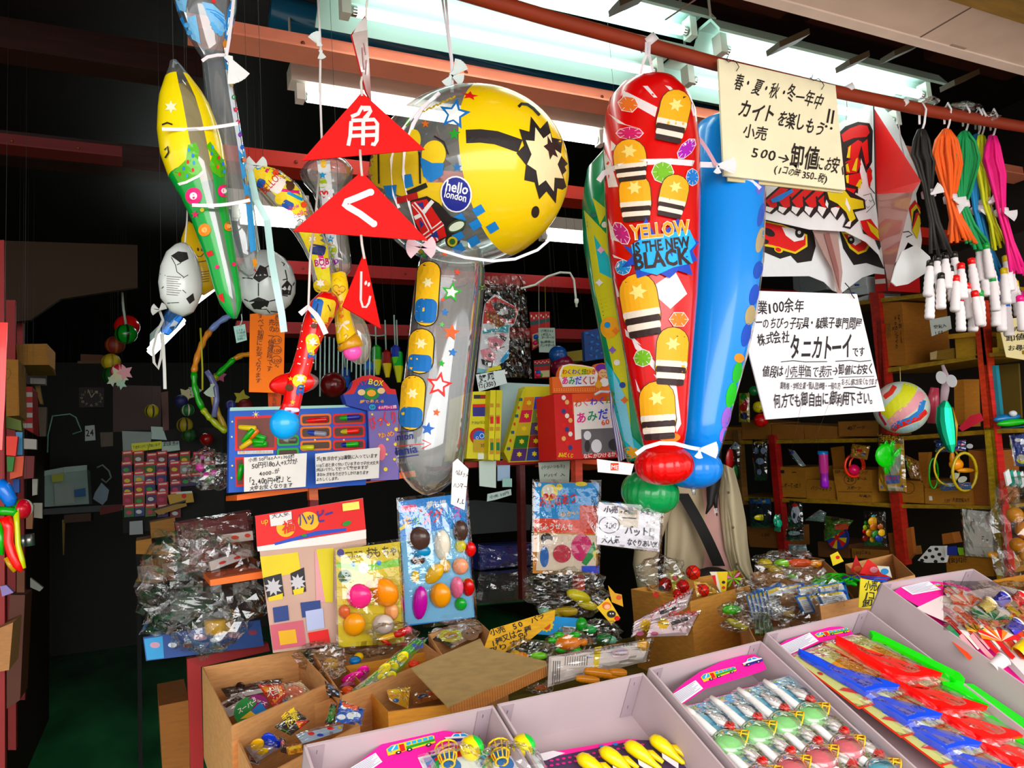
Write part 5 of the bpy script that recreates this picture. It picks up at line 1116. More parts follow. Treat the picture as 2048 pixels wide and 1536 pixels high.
def bag(lab,cx_,cy_,Z,rx,ry,h=.05,seed=1,lumps=(),name='plastic_bag',Y=None,rot=0):
    p=PZ(cx_,cy_,Z) if Y is None else PY(cx_,cy_,Y); s_=pxm(p); t=thing(name,lab,'bag',p-V((0,0,h)),None); c_,q_=cos(radians(rot)),sin(radians(rot))
    part('film',MB().ell(p,(CR*c_-CU*q_)*rx*s_,CF*h,(CU*c_+CR*q_)*ry*s_,'fffffff',26 if rx < 60 else 44,18 if rx < 60 else 30,noise_=.32,smooth=False,seed=seed),t)
    for x,y,r,m,*k in lumps:
        pp_=p+(CR*(x-cx_)-CU*(y-cy_))*s_; ry_=k[0] if k else r; ro=radians(k[1] if len(k) > 1 else 0); part('toy',MB().ell(pp_,(CR*cos(ro)-CU*sin(ro))*r*s_,CF*min(r,ry_)*s_,(CU*cos(ro)+CR*sin(ro))*ry_*s_,m+'g',14,8),t)
    return t
g1='small toys in the left cardboard boxes'; c=cropf(380,1071,3.303); Z1=1.03
pk('toy_packet','dark brown toy packet with a white strip in the large cardboard box','toy packet',c((205,1010),(600,945),(615,1010),(255,1090)),Z1,50,'3a2418',[('e8e2e4',c((270,1050),(600,985),(610,1010),(265,1085)))],[(*c((330,1020))[0],10,'2a1812')],group=g1)
pk('toy_packet','white and black striped packet behind the round disc packet','toy packet',c((200,1110),(330,1040),(420,1120),(260,1200)),Z1-.02,50,'d8d4d6',[('2a1a14',c((215,1120),(320,1060),(350,1080),(240,1140)))],group=g1)
pk('toy_packet','round rainbow disc packet in the large cardboard box','toy packet',c(*E(400,1165,112,100,-20,20)),Z1,52,'3a8a4a',[('8a2a6a',c(*E(445,1110,70,60))),('2a7ac0',c((400,1165),(470,1100),(510,1170),(450,1200))),('e8c060',c((400,1160),(450,1200),(330,1215))),('3a8a4a',c((300,1190),(340,1120),(400,1080),(440,1110),(400,1160)))],group=g1,texts=[('f4f0e8','スーパー',c((320,1185))[0],c((450,1110))[0],11),('f4f0e8','キッズ',c((400,1085))[0],c((500,1130))[0],7)])
pk('toy_packet','orange and red triangular packet in the large cardboard box','toy packet',c((450,985),(615,985),(640,1050),(560,1145)),Z1+.015,50,'d8401c',[('f0a020',c((470,1000),(600,995),(620,1045),(560,1110))),('c83018',c(*ST(550,1045,48,.7,9)))],group=g1,texts=[('fdf4e0','大当',c((510,1070))[0],c((600,1045))[0],17,.05)])
pk('toy_packet','clear packet with a rainbow edge in the large cardboard box','toy packet',c((610,985),(730,965),(860,1085),(640,1115)),Z1,48,'d8c0a4',[('e88a70',c(*E(690,1030,60,40))),('6aa870',c((640,1095),(860,1070),(860,1085),(640,1112)))],group=g1)
pk('toy_packet','blue and yellow packet at the right of the large cardboard box','toy packet',c((610,1080),(720,1100),(840,1100),(640,1180)),Z1-.01,50,'2a72c0',[('f0c82a',c((700,1110),(830,1102),(720,1140)))],group=g1)
Z2=1.03
pk('toy_packet','clear packet of yellow and blue toys in the smaller cardboard box','toy packet',c((365,1400),(520,1310),(640,1370),(440,1500)),Z2,50,'8a8088',[],[(*c((440,1400))[0],16,'e8b81c',11,-30),(*c((520,1370))[0],16,'1f3fc0',13,20),(*c((480,1440))[0],12,'e8c020',7,-20),(*c((570,1390))[0],9,'1c2a90')],group=g1)
pk('toy_packet','black and red card packet with yellow lettering in the smaller cardboard box','toy packet',c((560,1265),(705,1155),(790,1225),(665,1320)),Z2+.03,45,'1c1a14',[('c82018',c((690,1225),(785,1220),(730,1280))),('f08a1c',c((700,1240),(760,1230),(720,1275))),('3a7a2a',c((570,1270),(640,1290),(665,1315),(640,1300)))],group=g1,texts=[('f0d82a','手裏',c((625,1245))[0],c((720,1180))[0],15,.04),('f0d82a','忍者',c((650,1275))[0],c((730,1210))[0],14,.04)])
pk('toy_packet','blue and white cartoon packet standing beside the leftmost tray','toy packet',c((960,1230),(990,1090),(1155,1150),(1130,1255)),Z2+.035,30,'2458b0',[('e8f0f8',c(*E(1040,1130,45,22)),c(*E(1080,1190,48,25)),c(*E(1000,1200,28,18))),('2a6ad0',c(*E(1050,1150,20,12)),c(*E(1100,1210,22,12))),('e86a1c',c((1000,1100),(1120,1130),(1100,1160),(1010,1130)))],group=g1)
pk('toy_packet','dark comic-print packet leaning over the box divider','toy packet',c((890,960),(1000,1040),(1060,1090),(905,1050)),Z2+.05,35,'14141c',[('4a6a90',c(*E(930,1000,20,10,30)),c(*E(980,1050,22,9,30))),('c8d0d8',c(*E(950,1030,10,6)))],group=g1)
pk('toy_packet','green and black oval packet next to the blue cartoon packet','toy packet',c((890,1240),(930,1110),(975,1120),(960,1250)),Z2+.03,35,'14301c',[('2a8a3c',c(*E(935,1180,22,55,15)))],group=g1)
pk('toy_packet','silver-blue strip packet with red figures in the smaller cardboard box','toy packet',c((700,1315),(1015,1245),(1005,1290),(745,1375)),Z2+.01,50,'a8bcd0',[('d83020',c(*E(800,1310,22,12)),c(*E(930,1275,25,10))),('2a4ab0',c(*E(860,1320,22,10))),('f0c82a',c(*E(990,1270,14,8)))],group=g1)
pk('toy_packet','yellow packet at the front of the smaller cardboard box','toy packet',c((635,1400),(740,1375),(745,1430),(650,1450)),Z2,45,'f0a818',[('f8d85a',c((645,1405),(735,1385),(735,1400),(650,1420)))],group=g1)
pk('toy_packet','black packet with red figure beside the yellow one','toy packet',c((590,1330),(630,1350),(640,1440),(600,1430)),Z2,40,'1a1416',[('c83020',c(*E(610,1370,12,20)))],group=g1)
pk('toy_packet','tiny striped packet in the corner of the smaller cardboard box','toy packet',c((390,1455),(470,1480),(455,1515),(395,1500)),Z2-.02,40,'e8e4e6',[('d83020',c((400,1465),(460,1482),(455,1492),(400,1476))),('1a1416',c((400,1480),(455,1496),(450,1508),(400,1494)))],group=g1)
Z3=1.06
for i,(x,y,r,m,ry,ro,lab) in enumerate(((875,780,7,'2a9ad8',14,10,'blue-legged'),(890,742,9,'f0c81c',7,0,'small yellow'),(930,850,18,'f0c01c',12,-20,'large yellow'),(1090,825,12,'2a7ac0',8,-40,'blue and tilted'),(1115,800,10,'f4ce1c',8,-40,'yellow and tilted'),(1140,720,9,'f0d060',7,0,'pale yellow'))):
    p=PZ(*c((x,y))[0],Z3); s_=pxm(p); q=MB().ell(p,CR*r*s_,CF*r*s_,CU*ry*s_,m+'g',14,8); solo('soft_toy',q,lab+' plastic toy in the box under the hanging cards','toy')
for a in ((860,800,48,40,'clear bag over the yellow and blue toys',2),(1160,720,60,30,'crinkled clear bag behind the long green toy pack',3),(940,880,24,22,'small clear bag over the large yellow toy',4)):bag(a[4],*c((a[0],a[1]))[0],Z3+.02,a[2],a[3]*.7,.035,a[5])
pk('toy_packet','bright pink soft toy in a clear packet, right of the large box','toy packet',c((985,1000),(1090,920),(1190,890),(1150,975)),1.05,45,'d878a8',[],[(*c((1070,950))[0],24,'f02a9c',9,-22),(*c((1140,905))[0],13,'f03aa4',9,-30)],puff=.02)
pk('toy_packet','long green-edged packet of yellow insect toys lying across the boxes','toy packet',c((1050,1045),(1480,690),(1565,690),(1225,1085)),1.09,48,'4aa82a',[('8a9a7a',c((1150,985),(1400,780),(1470,790),(1260,1000))),('d8e4ea',c((1160,1000),(1200,965),(1300,1000),(1250,1060),(1180,1040))),('d82820',c(*E(1190,1040,28,22)),c(*E(1270,1010,18,25))),('2a5ab0',c(*E(1225,1050,18,22)),c((1460,720),(1540,690),(1540,740),(1490,760))),('2aa040',c(*E(1510,710,22,18))),('f0d0a0',c(*E(1165,1025,14,14)))],[(*c((1280,900))[0],16,'e8d81c',10,-40),(*c((1330,930))[0],10,'e0d828',7,0),(*c((1400,820))[0],14,'f0e01c',10,-40),(*c((1415,805))[0],5,'1a1810'),(*c((1340,870))[0],12,'e8dc1c',8,30),(*c((1265,950))[0],10,'dcd020',7,20)],puff=.018)
pk('toy_packet','yellow carton packet in the box right of the pink toy','toy packet',c((1300,1020),(1460,1000),(1440,1145),(1320,1090)),1.05,35,'e8b01c',[('2a6ab0',c(*E(1360,1090,20,14))),('f8d85a',c((1330,1020),(1440,1010),(1430,1030),(1335,1045)))])
pk('toy_packet','amber packet with dark prints beside the yellow carton','toy packet',c((1470,1060),(1620,1010),(1640,1080),(1480,1120)),1.03,45,'a8641c',[('2a3a6a',c((1500,1060),(1560,1040),(1570,1060),(1510,1085))),('c83020',c(*E(1590,1050,16,8)))])
for x,y,r,m,lab in ((1480,850,12,'f0581c','orange'),(1040,1030,14,'f06a1c','deep orange'),(1420,955,18,'d82a78','magenta')):
    p=PZ(*c((x,y))[0],1.05); s_=pxm(p); solo('soft_toy',MB().ell(p,CR*r*s_,CF*r*s_,CU*r*.7*s_,m+'g',14,8),lab+' toy peeping out beside the long green packet','toy')
bag('clear bag of red and yellow sausage toys behind the long green packet',*c((1340,650))[0],1.12,48,22,.03,5,[(*c((1310,670))[0],22,'f0c01c',6,-15),(*c((1400,640))[0],20,'d82a34',8,-20),(*c((1290,700))[0],14,'d83a2a',5,30),(*c((1440,625))[0],9,'e85a70',7,0)])
pk('toy_packet','little yellow card packet with red and black prints below the yellow hanging card','toy packet',c((1070,690),(1080,640),(1125,590),(1150,620)),1.11,25,'f0e04a',[('d82a28',c(*E(1125,635,16,18))),('1c2a1a',c(*E(1095,650,9,25))),('3a8a2a',c(*E(1120,605,9,5)))],film=False)
pk('toy_packet','animal-face plate packet with a yellow ring beside the 50 sign','toy packet',c((1585,640),(1850,545),(1960,620),(1730,745)),1.08,55,'b09078',[('e8e0d4',c(*E(1640,640,45,30)),c(*E(1790,650,50,35))),('3a2a20',c((1600,690),(1740,720),(1720,742),(1590,650))),('d8d83a',c(*E(1722,662,78,42,-4))),('c8a05a',c(*E(1722,665,50,25,-4))),('9a7a64',c(*E(1850,650,60,45))),('3a2a20',c(*E(1700,600,6)),c(*E(1830,650,6)))],texts=[('4a3018','50',c((1710,672))[0],c((1735,668))[0],5)])
bag('pale pink bag of soft shapes below the blue hanging card',*c((1750,535))[0],1.11,46,16,.03,7,[(*c((1700,550))[0],22,'e0b0c0',10,0),(*c((1790,535))[0],24,'e4bcc8',9,-10)])
c=cropf(800,1071,3.303)
pk('price_sign','cardboard price sign with 50 in a circle, standing among the toys','sign',c((600,620),(700,590),(1025,490),(1020,560),(870,680),(650,790),(555,745)),1.12,28,'d8a84ac',[],film=False,thick=.003,texts=[('1a1208','小売',c((600,665))[0],c((700,630))[0],13),('1a1208','50',c((745,625))[0],c((820,590))[0],14),('1a1208','バラ',c((870,585))[0],c((960,535))[0],12),('1a1208','1種又は各種',c((605,735))[0],c((870,640))[0],14),('1a1208','取りまぜ',c((585,785))[0],c((850,690))[0],11)])
pk('header_card','blue header card with an orange sun emblem and barcode in front of the 50 sign','card',c((905,525),(1182,548),(1145,668),(868,650)),1.10,30,'1c96d8',[('f4d83a',c(*ST(968,590,50,.8,12))),('e8681c',c(*E(968,592,26,32))),('e8f0f4',c((1080,600),(1160,606),(1145,660),(1068,655))),('2a2a30',*[c((1085+i*9,608),(1089+i*9,608),(1084+i*9,640),(1080+i*9,640)) for i in range(7)])],film=False)
def turtle():
    p=PZ(*c((1110,705))[0],1.09); s_=pxm(p); t=thing('toy_turtle','orange toy turtle with green feet in a clear packet below the blue header card','toy',p)
    part('shell',MB().ell(p,CR*27*s_,CF*18*s_,CU*15*s_,'f0901cg',18,10),t); part('head',MB().ell(p+CR*31*s_,CR*9*s_,CF*8*s_,CU*7*s_,'f0981cg',12,8),t)
    for a,b in ((-18,15),(14,15),(-14,-15),(16,-15),(-30,4)):part('foot',MB().ell(p+(CR*a+CU*b)*s_,CR*11*s_,CF*7*s_,CU*6*s_,'4ac82ag',12,8),t)
    part('wrapper',MB().ell(p-CF*.004,CR*46*s_,CF*26*s_,CU*30*s_,'fffffff',20,12,noise_=.25,smooth=False,seed=9),t)
turtle()
bag('clear bag of orange and green toys left of the barcode packet',*c((860,790))[0],1.09,48,30,.03,11,[(*c((800,800))[0],15,'f0982c',9,0),(*c((915,795))[0],18,'8ae05a',8,0),(*c((880,830))[0],16,'e0a83c',8,10),(*c((760,780))[0],10,'e8b85a',7,0)])
bag('green toy bag beside the blue header card',*c((1310,640))[0],1.10,42,24,.03,12,[(*c((1200,590))[0],12,'1a8a34',15,0),(*c((1350,680))[0],18,'12703a',10,0),(*c((1260,620))[0],12,'3aa85a',9,0),(*c((1400,690))[0],10,'8ac8b0',8,0)])
def ufo(q4,lab,Z):pk('toy_packet',lab,'toy packet',q4,Z,30,'e8d8e0',[('f4dce4',q4),('f4c81c',ST(q4[0][0]+22,q4[0][1]+7,13,.75,10)),('1c2430',RR((q4[0][0]+q4[1][0])/2+8,(q4[0][1]+q4[1][1])/2+11,36,8,-18,.5)),('c86a8a',E(q4[3][0]+15,q4[3][1]-6,8,4))],texts=[('d02a30','フライングUFO',(q4[0][0]+30,q4[0][1]-4),(q4[1][0]-4,q4[1][1]+10),12,.03),('6a4a5a','あそびかた',(q4[0][0]+40,q4[0][1]+22),(q4[1][0]-20,q4[1][1]+26),5)],puff=.02)
ufo(c((1550,570),(1935,350),(1890,480),(1535,670)),'upright flying-saucer toy packet with red lettering, behind its twin',1.13); ufo(c((1665,560),(1975,500),(1900,660),(1630,670)),'second flying-saucer toy packet, in front of the upright one',1.11)
pk('toy_packet','wide clear packet with yellow stripe and barcodes behind the second tray','toy packet',c((985,800),(1660,680),(1625,830),(975,1000)),1.09,25,'c8c0bc',[('e8e0dc',c((1000,810),(1640,700),(1620,800),(1000,900))),('e8d02a',c((1285,740),(1330,732),(1310,870),(1275,870))),('4a4448',*[c((1010+i*14,830),(1016+i*14,829),(1010+i*14,985-i*4),(1004+i*14,986-i*4)) for i in range(4)],*[c((1090+i*16,800),(1094+i*16,799),(1090+i*16,860),(1086+i*16,860)) for i in range(10)]),('f0b82a',ST(*c((1605,725))[0],13,.75,10)),('d8c0c8',c(*E(1450,780,60,40)))],texts=[('5a4a4a','対象年令6才以上',c((1340,760))[0],c((1540,725))[0],6)],puff=.025)
for x,y,r,ry,ro,lab in ((1340,910,38,10,8,'long amber'),(1240,950,24,8,6,'short amber'),(1440,905,18,9,5,'stubby gold')):
    p=PZ(*c((x,y))[0],1.08); s_=pxm(p); ro=radians(ro); q=MB(); ax_=(CR*cos(ro)-CU*sin(ro)); q.loft([(p+ax_*(f*r*s_),ry*s_*(.85+.15*(j % 2))*(1-.5*abs(f) ** 4)) for j,f in enumerate([i/8-1 for i in range(17)])],12,'d08a14g'); solo('toy_corn',q,lab+' ribbed toy under the barcode packet','toy')
bag('round orange toy in film at the foot of the tan cardboard lid',*c((930,1010))[0],1.03,26,10,.02,14,[(*c((930,1005))[0],14,'e07a3c',6,0)])
pk('toy_strip','yellow strip of animal-face stickers leaning in front of the large clear bag','toy packet',c((1300,475),(1375,410),(1455,545),(1395,585)),1.14,25,'ecc41c',[('e0783a',c(*E(1365,465,30,26))),('f0c09a',c(*E(1368,472,20,16))),('1a1410',c(*E(1395,520,30,24))),('d83a28',c(*E(1432,548,18,16))),('f4f0e8',c(*E(1388,518,5)),c(*E(1405,518,5)))],film=False)
pk('toy_strip','second animal sticker strip behind the first','toy packet',c((1375,330),(1420,380),(1465,390),(1475,470),(1400,440)),1.16,20,'d8a428',[('c8602a',c(*E(1445,410,18,16)))],film=False)
bag('large clear bag of yellow toys, in the middle behind the 50 sign',*c((1090,370))[0],1.15,82,44,.06,21,[(*c((1180,400))[0],26,'e8d82a',12,20),(*c((1010,520))[0],20,'b8b01c',10,0),(*c((1240,460))[0],22,'d8c83a',9,15),(*c((1100,500))[0],24,'d8b82a',10,0),(*c((950,500))[0],12,'8ab8a0',8,0)])
# basketballs and neighbours
c=cropf(1200,1071,3.303)
def bball(x,y,r,m,lab,Z=1.13):
    p=PZ(*c((x,y))[0],Z); R_=r/3.303*pxm(p); t=MB().ball(p,R_,m+'g',18,12); u,v=(CR*.8+CU*.6),(CU*.8-CR*.6); fw_=-CF
    for a,b in ((u,fw_),(v,fw_),((u+v*.6).normalized(),(fw_*.6+v*.5).normalized())):t.tube([p+(a*cos(k)+b*sin(k)).normalized()*R_*1.0 for k in [pi*i/10 for i in range(11)]],R_*.05,5,'3a140c')
    solo('toy_basketball',t,lab,'ball','little basketballs on the counter')
bball(615,245,48,'e8461c','orange toy basketball on top of the packets by the coat'); bball(680,362,42,'e0421c','orange toy basketball lying in front of the top one',1.11); bball(432,322,44,'d02420','red toy ball in the basketball box, left',1.11); bball(545,335,44,'c82a24','darker red toy ball between the two orange basketballs',1.105); bball(510,385,30,'d83a24','small red toy ball low at the front of the basketball box',1.095)
for i,(q4,lab,m) in enumerate(((c((725,240),(842,238),(832,388),(800,388)),'white and yellow ball-game card right of the basketballs','f4ead8'),(c((620,300),(700,310),(800,385),(640,400)),'yellow football-print card packet below the top basketball','e8b82a'),(c((455,240),(540,270),(580,370),(490,380)),'yellow-green card packet between the red balls','c8c03a'),(c((330,350),(440,380),(500,395),(360,390)),'golden packet left of the red toy balls','c8902a'))):
    pk('toy_packet',lab,'toy packet',q4,1.115,25,m,[('f0d02a',c((770,240),(842,238),(832,388),(805,388))),('1a1416',c(*E(815,310,12,10))),('d8521c',c(*E(815,345,12,10))),('d82a20',c((735,265),(760,263),(770,330),(760,330)))] if i == 0 else [('1a1612',E(q4[3][0]+14,q4[3][1]-12,6)),('c83020',E(q4[0][0]+12,q4[0][1]+12,6))],film=i != 0)
bag('clear bag hanging over the red toy balls',*c((400,250))[0],1.15,48,34,.04,31)
q=MB()
for k in range(9):a=k*.7; p=PZ(*c((880,285))[0],1.12); d=(CR*cos(a)+CU*sin(a))*.022; q.prism([p,p+d+CU*.004,p+d*1.5,p+d-CU*.006],(0,.004,0),('9ad02a','e88ab0','8ac83a')[k % 3])
solo('toy_flower',q,'spiky green and pink toy behind the ball-game card','toy')
bag('bag of yellow, green and orange jelly toys beside the coat hem',*c((1240,170))[0],1.14,64,20,.05,33,[(*c((1090,185))[0],15,'e8d01c',10,0),(*c((1200,185))[0],16,'9ae03a',9,0),(*c((1320,180))[0],26,'f06a2a',9,0),(*c((1420,185))[0],14,'f0a02a',8,0),(*c((1160,220))[0],16,'e8c81c',8,0)])
pk('toy_packet','yellow crescent packet in front of the jelly toys','toy packet',c((1140,200),(1250,200),(1240,240),(1180,255)),1.11,30,'e8b01c',[('2a6aa8',c((1170,215),(1220,212),(1220,225),(1170,228)))],film=False)
bag('lime green toys in a small bag under the yellow crescent packet',*c((1270,265))[0],1.10,16,11,.02,34,[(*c((1270,265))[0],11,'8ad82a',8,0)])
bag('green and yellow candy-like bag beside the flying-saucer packets',*c((870,490))[0],1.09,30,15,.02,35,[(*c((870,490))[0],20,'6ad82a',10,0)])
bag('yellow-green foil packet below the lime bag',*c((910,590))[0],1.07,32,14,.02,36,[(*c((900,585))[0],22,'b8b05a',8,25),(*c((950,610))[0],8,'d0c02a',6,0)])
pk('toy_packet','small yellow card poking up from the right-hand boxes','toy packet',c((1520,130),(1570,105),(1610,170),(1540,200)),1.14,20,'f0dc2a',[('d83a20',c(*E(1570,145,14,12)))],film=False)
for i,q4 in enumerate((c((1655,240),(1690,130),(1760,270)),c((1715,250),(1770,155),(1830,200),(1920,275)),c((1830,200),(1910,205),(1930,280),(1850,240)))):
    pk('toy_packet',('dark red triangular packet in the right-hand box','bright red and pink triangular packet in the right-hand box','speckled white packet beside the red triangular ones')[i],'toy packet',q4,1.13,25,('b81c18','d82a34','d8d8c8')[i],[(('d86a20','f0a0b0','3a8ac8')[i],E(sum(p[0] for p in q4)/len(q4),sum(p[1] for p in q4)/len(q4)+2,8,6))],film=False)
q=MB()
for k in range(10):q.tube([PZ(*c((1390+k*6+290*f,310-k*4+25*sin(f*6+k)))[0],1.11+.003*(k % 3)) for f in (0,.2,.4,.6,.8,1)],.004,6,'22b83cg')
solo('green_cords',q,'bright green plastic cords coiled in the right-hand box','cord')
q=MB()
for k in range(6):q.tube([PZ(*c((1600+k*5+290*f,285-k*5+20*f))[0],1.115) for f in (0,.3,.6,1)],.004,6,('1c5ad0g','c82a20g')[k % 3 == 2])
solo('blue_cords',q,'blue and red plastic cords right of the green ones','cord')
# blue and white card packs
def cardpack(q4,lab,Z=1.09):pk('card_pack',lab,'card pack',q4,Z,25,'2a78c8',[('eef2f6',Qd(*q4).rect(.04,.12,.9,.95)),('f0d42a',Qd(*q4).rect(.06,.1,.8,.22)),('1c2f9a',Qd(*q4).m([(.86,.06),(.97,.1),(.97,.3),(.88,.25)])),('9aa4b4',*[Qd(*q4).rect(.1,.32+.09*i,.8,.35+.09*i) for i in range(6)])],film=False,thick=.004,group='blue and white card packs')
nm=('leftmost','second','third','fourth','fifth','sixth')
for i in range(6):o_=i*26; cardpack(c((965+o_,385-i*7),(1065+o_,345-i*7),(1110+o_,520-i*4),(1010+o_,560-i*4)),'blue and white card pack, %s of the fanned row' % nm[i],1.075+i*.002)
for i in range(3):o_=i*34; cardpack(c((1170+o_*4,345-i*6),(1345+o_*4,310-i*4),(1370+o_*4,395-i*3),(1190+o_*4,430-i*3)),'blue and white card pack, %s of the upper row' % ('left','middle','right')[i],1.10)
for i in range(3):o_=i*24; cardpack(c((1290+o_*3,400-i*12),(1480+o_*3,375-i*10),(1530+o_*3,485-i*6),(1350+o_*3,520-i*6)),'blue and white card pack, %s of the right front group' % ('left','middle','right')[i],1.085)
bag('clear wrapper with pale toys in front of the card packs',*c((1210,480))[0],1.07,36,26,.03,41,[(*c((1250,520))[0],12,'e0c06a',8,0),(*c((1500,495))[0],12,'e8502a',5,0)])
q=MB()
for k in range(8):q.prism([PZ(*c(p)[0],1.05) for p in ((1010+k*14,520),(1022+k*14,520),(1040+k*16,660),(1026+k*16,665))],(0,0,.006),('8a9a2a','5a7a1c')[k % 2]+'t')
solo('toy_sticks',q,'yellow-green sticks under the fanned card packs','toy')
bag('large clear bag wrapped over the card packs',*c((1250,420))[0],1.11,108,60,.06,43)
pk('price_sign','yellow handwritten price card behind the red and blue tray','sign',c((1722,282),(1852,308),(1800,482),(1708,475)),1.13,10,'e6d84a',[],film=False,thick=.002,texts=[('18140c','小売(',c((1740,360))[0],c((1850,370))[0],20),('18140c','1コ',c((1740,420))[0],c((1815,425))[0],17),('18140c','卸',c((1728,475))[0],c((1795,478))[0],17)])
# ================= middle rack, boxed toys and hanging cards =================
def fbox(name,lab,cat,pl,quad,depth,m,arts=(),texts=(),group=None,push=None,side=None):   # box seen by its front outline
    o=solo(name,MB().prism([pl.hit(*p)[0] for p in quad],(push if push is not None else-pl.n)*depth,m,side),lab,cat,group); q=MB()
    for i,(k,*ps) in enumerate(arts):q.art(pl,k,*ps,lift=.0006+.0003*i)
    for k,s_,p0,p1,h,*bo in texts:q.hand(pl,k,s_,p0,p1,h,bo[0] if bo else .015,.001+.0003*len(arts))
    if q.v:part('print',q,o)
    return o
YR=2.25; rk=thing('shelf_rack','orange and red timber rack in the middle of the shop','rack',(.7,2.4,.86)); c=cropf(420,750,3.303)
def plank(px,Y,d,m,nm='shelf'):part(nm,MB().prism([PY(x,y,Y) for x,y in px],(0,d,0),m),rk)
plank(((474,990),(830,941),(832,953),(474,1001)),2.2,.3,'f07a14'); plank(((420,1160),(528,1142),(528,1156),(421,1172)),2.2,.25,'f07a14'); plank(((930,925),(1160,912),(1160,922),(930,936)),2.3,.3,'8a1c10'); plank(((1150,916),(1262,925),(1262,934),(1150,926)),2.3,.3,'e8641c')
for x,w_,y0,y1,m in ((614,18,918,1000,'c8622c'),(620,17,1000,1320,'8a2414'),(1150,14,880,1180,'c84c18'),(925,10,930,1250,'5a1a10'),(1040,10,930,1200,'4a1610')):
    part('post',MB().prism([PY(a,b,2.19 if y0 < 930 else 2.26) for a,b in ((x,y0),(x+w_,y0),(x+w_+5,y1),(x+5,y1))],(0,.03,0),m+'w'),rk)
plank(((374,1318),(402,1334),(540,1302),(536,1286)),2.5,.03,'8e100c','edge_beam'); plank(((374,1318),(402,1334),(409,1620),(383,1620)),2.5,.04,'9a0e0c','front_post')
p1=plY(2.16)
arts=[('2258b8',c((130,235),(1040,205),(1030,720),(125,775))),('a8d0c8',c((135,215),(1040,195),(1040,210),(130,238))),('d02420',c((162,275),(440,265),(440,495),(165,500)),c((165,545),(225,540),(225,735),(170,740))),('6a3a34',c((178,292),(425,282),(425,478),(180,485)),c((175,560),(215,556),(215,720),(180,725)))]
ars=[]
for j,(y0,y1) in enumerate(((258,332),(340,420),(432,500))):ars += [(x0,x1,y0,y1,m) for x0,x1,m in ((595,800,'e0782a'),(808,1022,'d02c24'))]
ars += [(440,585,395,465,'3aa04a'),(440,585,480,540,'3aa04a')]
for x0,x1,y0,y1,m in ars:arts += [(m,c(*RR((x0+x1)/2,(y0+y1)/2-(x0-595)*.02,x1-x0,y1-y0,-2,.25))),('4a3428',c(*RR((x0+x1)/2,(y0+y1)/2-(x0-595)*.02,(x1-x0)-26,(y1-y0)-26,-2,.25)))]
arts += [('f4e8a0',*[c(*ST(300+i*10,262,28,.2,7))for i in (0,)],*[c(*ST(x,y,9)) for x,y in ((145,310),(142,410),(145,600),(140,680),(690,430),(880,430))]),('c8d8e8',c((180,505),(415,497),(415,520),(180,525)))]
bx=fbox('toy_set_box','blue boxed toy set with red and orange windows on the orange shelf','box',p1,c((128,215),(1040,196),(1030,725),(122,778)),.05,'2258b8',arts,[('e8b01c','楽器ゲームのおもちゃ',c((185,522))[0],c((410,518))[0],5)])
for x,y,l,m1,m2,ro in ((690,300,26,'d81c18','c01414',-4),(905,283,26,'1f9a2a','1c2a8a',-4),(905,374,24,'b8a81c','e04018',-4),(900,462,24,'1c2a8a','22a838',-4),(690,385,24,'24409a','8a8a9a',6),(640,480,14,'c8c81c','c8c81c',0),(520,430,16,'8a9a90','5a5a50',0),(245,350,18,'d8c01c','d8c01c',5),(250,400,18,'1f9a34','1f9a34',-50),(300,440,18,'1fa038','1fa038',5),(235,460,14,'d8b81c','d8b81c',-35),(330,410,12,'2aa040','2aa040',20),(330,460,14,'22a03a','22a03a',-5),(290,390,12,'e07a2a','e07a2a',-50),(200,640,16,'1c9a34','1c9a34',-80)):
    p=p1.hit(*c((x,y))[0])[0]+V((0,-.006,0)); s_=pxm(p); a=(CR*cos(radians(ro))-CU*sin(radians(ro)))*l*s_; q=MB().loft([(p-a,.004),(p-a*.9,.007),(p,.0075),(p+a*.9,.0075),(p+a,.004)],10,m1+'g',mf=lambda i,k:(m1 if i < 2 else m2)+'g'); part('toy',q,bx)
def note(lab,quad,Y,m,rows,cat='notice',name='notice_card',thick=.002,pl=None):
    return fbox(name,lab,cat,pl or plY(Y),quad,thick,m+'p',(),[('1a1416',s_,p0,p1_,h) for s_,p0,p1_,h in rows])
note('white handwritten notice leaning on the blue toy set',c((225,545),(640,515),(632,738),(225,772)),2.1,'e8e4e0',(('小売 50円60人=1300税',c((255,575))[0],c((560,545))[0],7),('50円引80人+X分が',c((275,620))[0],c((580,585))[0],11),('4000-が',c((325,668))[0],c((460,650))[0],9),('「2,400円+税」と',c((240,728))[0],c((540,705))[0],13),('大変お安くなります',c((260,765))[0],c((545,740))[0],9)))
note('white handwritten notice right of the orange post, on the shelf edge',c((695,520),(1122,478),(1115,680),(700,720)),2.1,'e4e0dc',(('紙(数当合せ)は裏側に入っています',c((705,570))[0],c((1105,545))[0],8),('110番迄と良く付いていますので子分大丈夫',c((700,610))[0],c((1115,590))[0],7),('紙はバラして使って載せますが',c((700,640))[0],c((1045,620))[0],7),('あお何方をもりださうしかけあります',c((705,672))[0],c((1045,655))[0],7),('よろしくします。',c((700,703))[0],c((860,692))[0],7)))
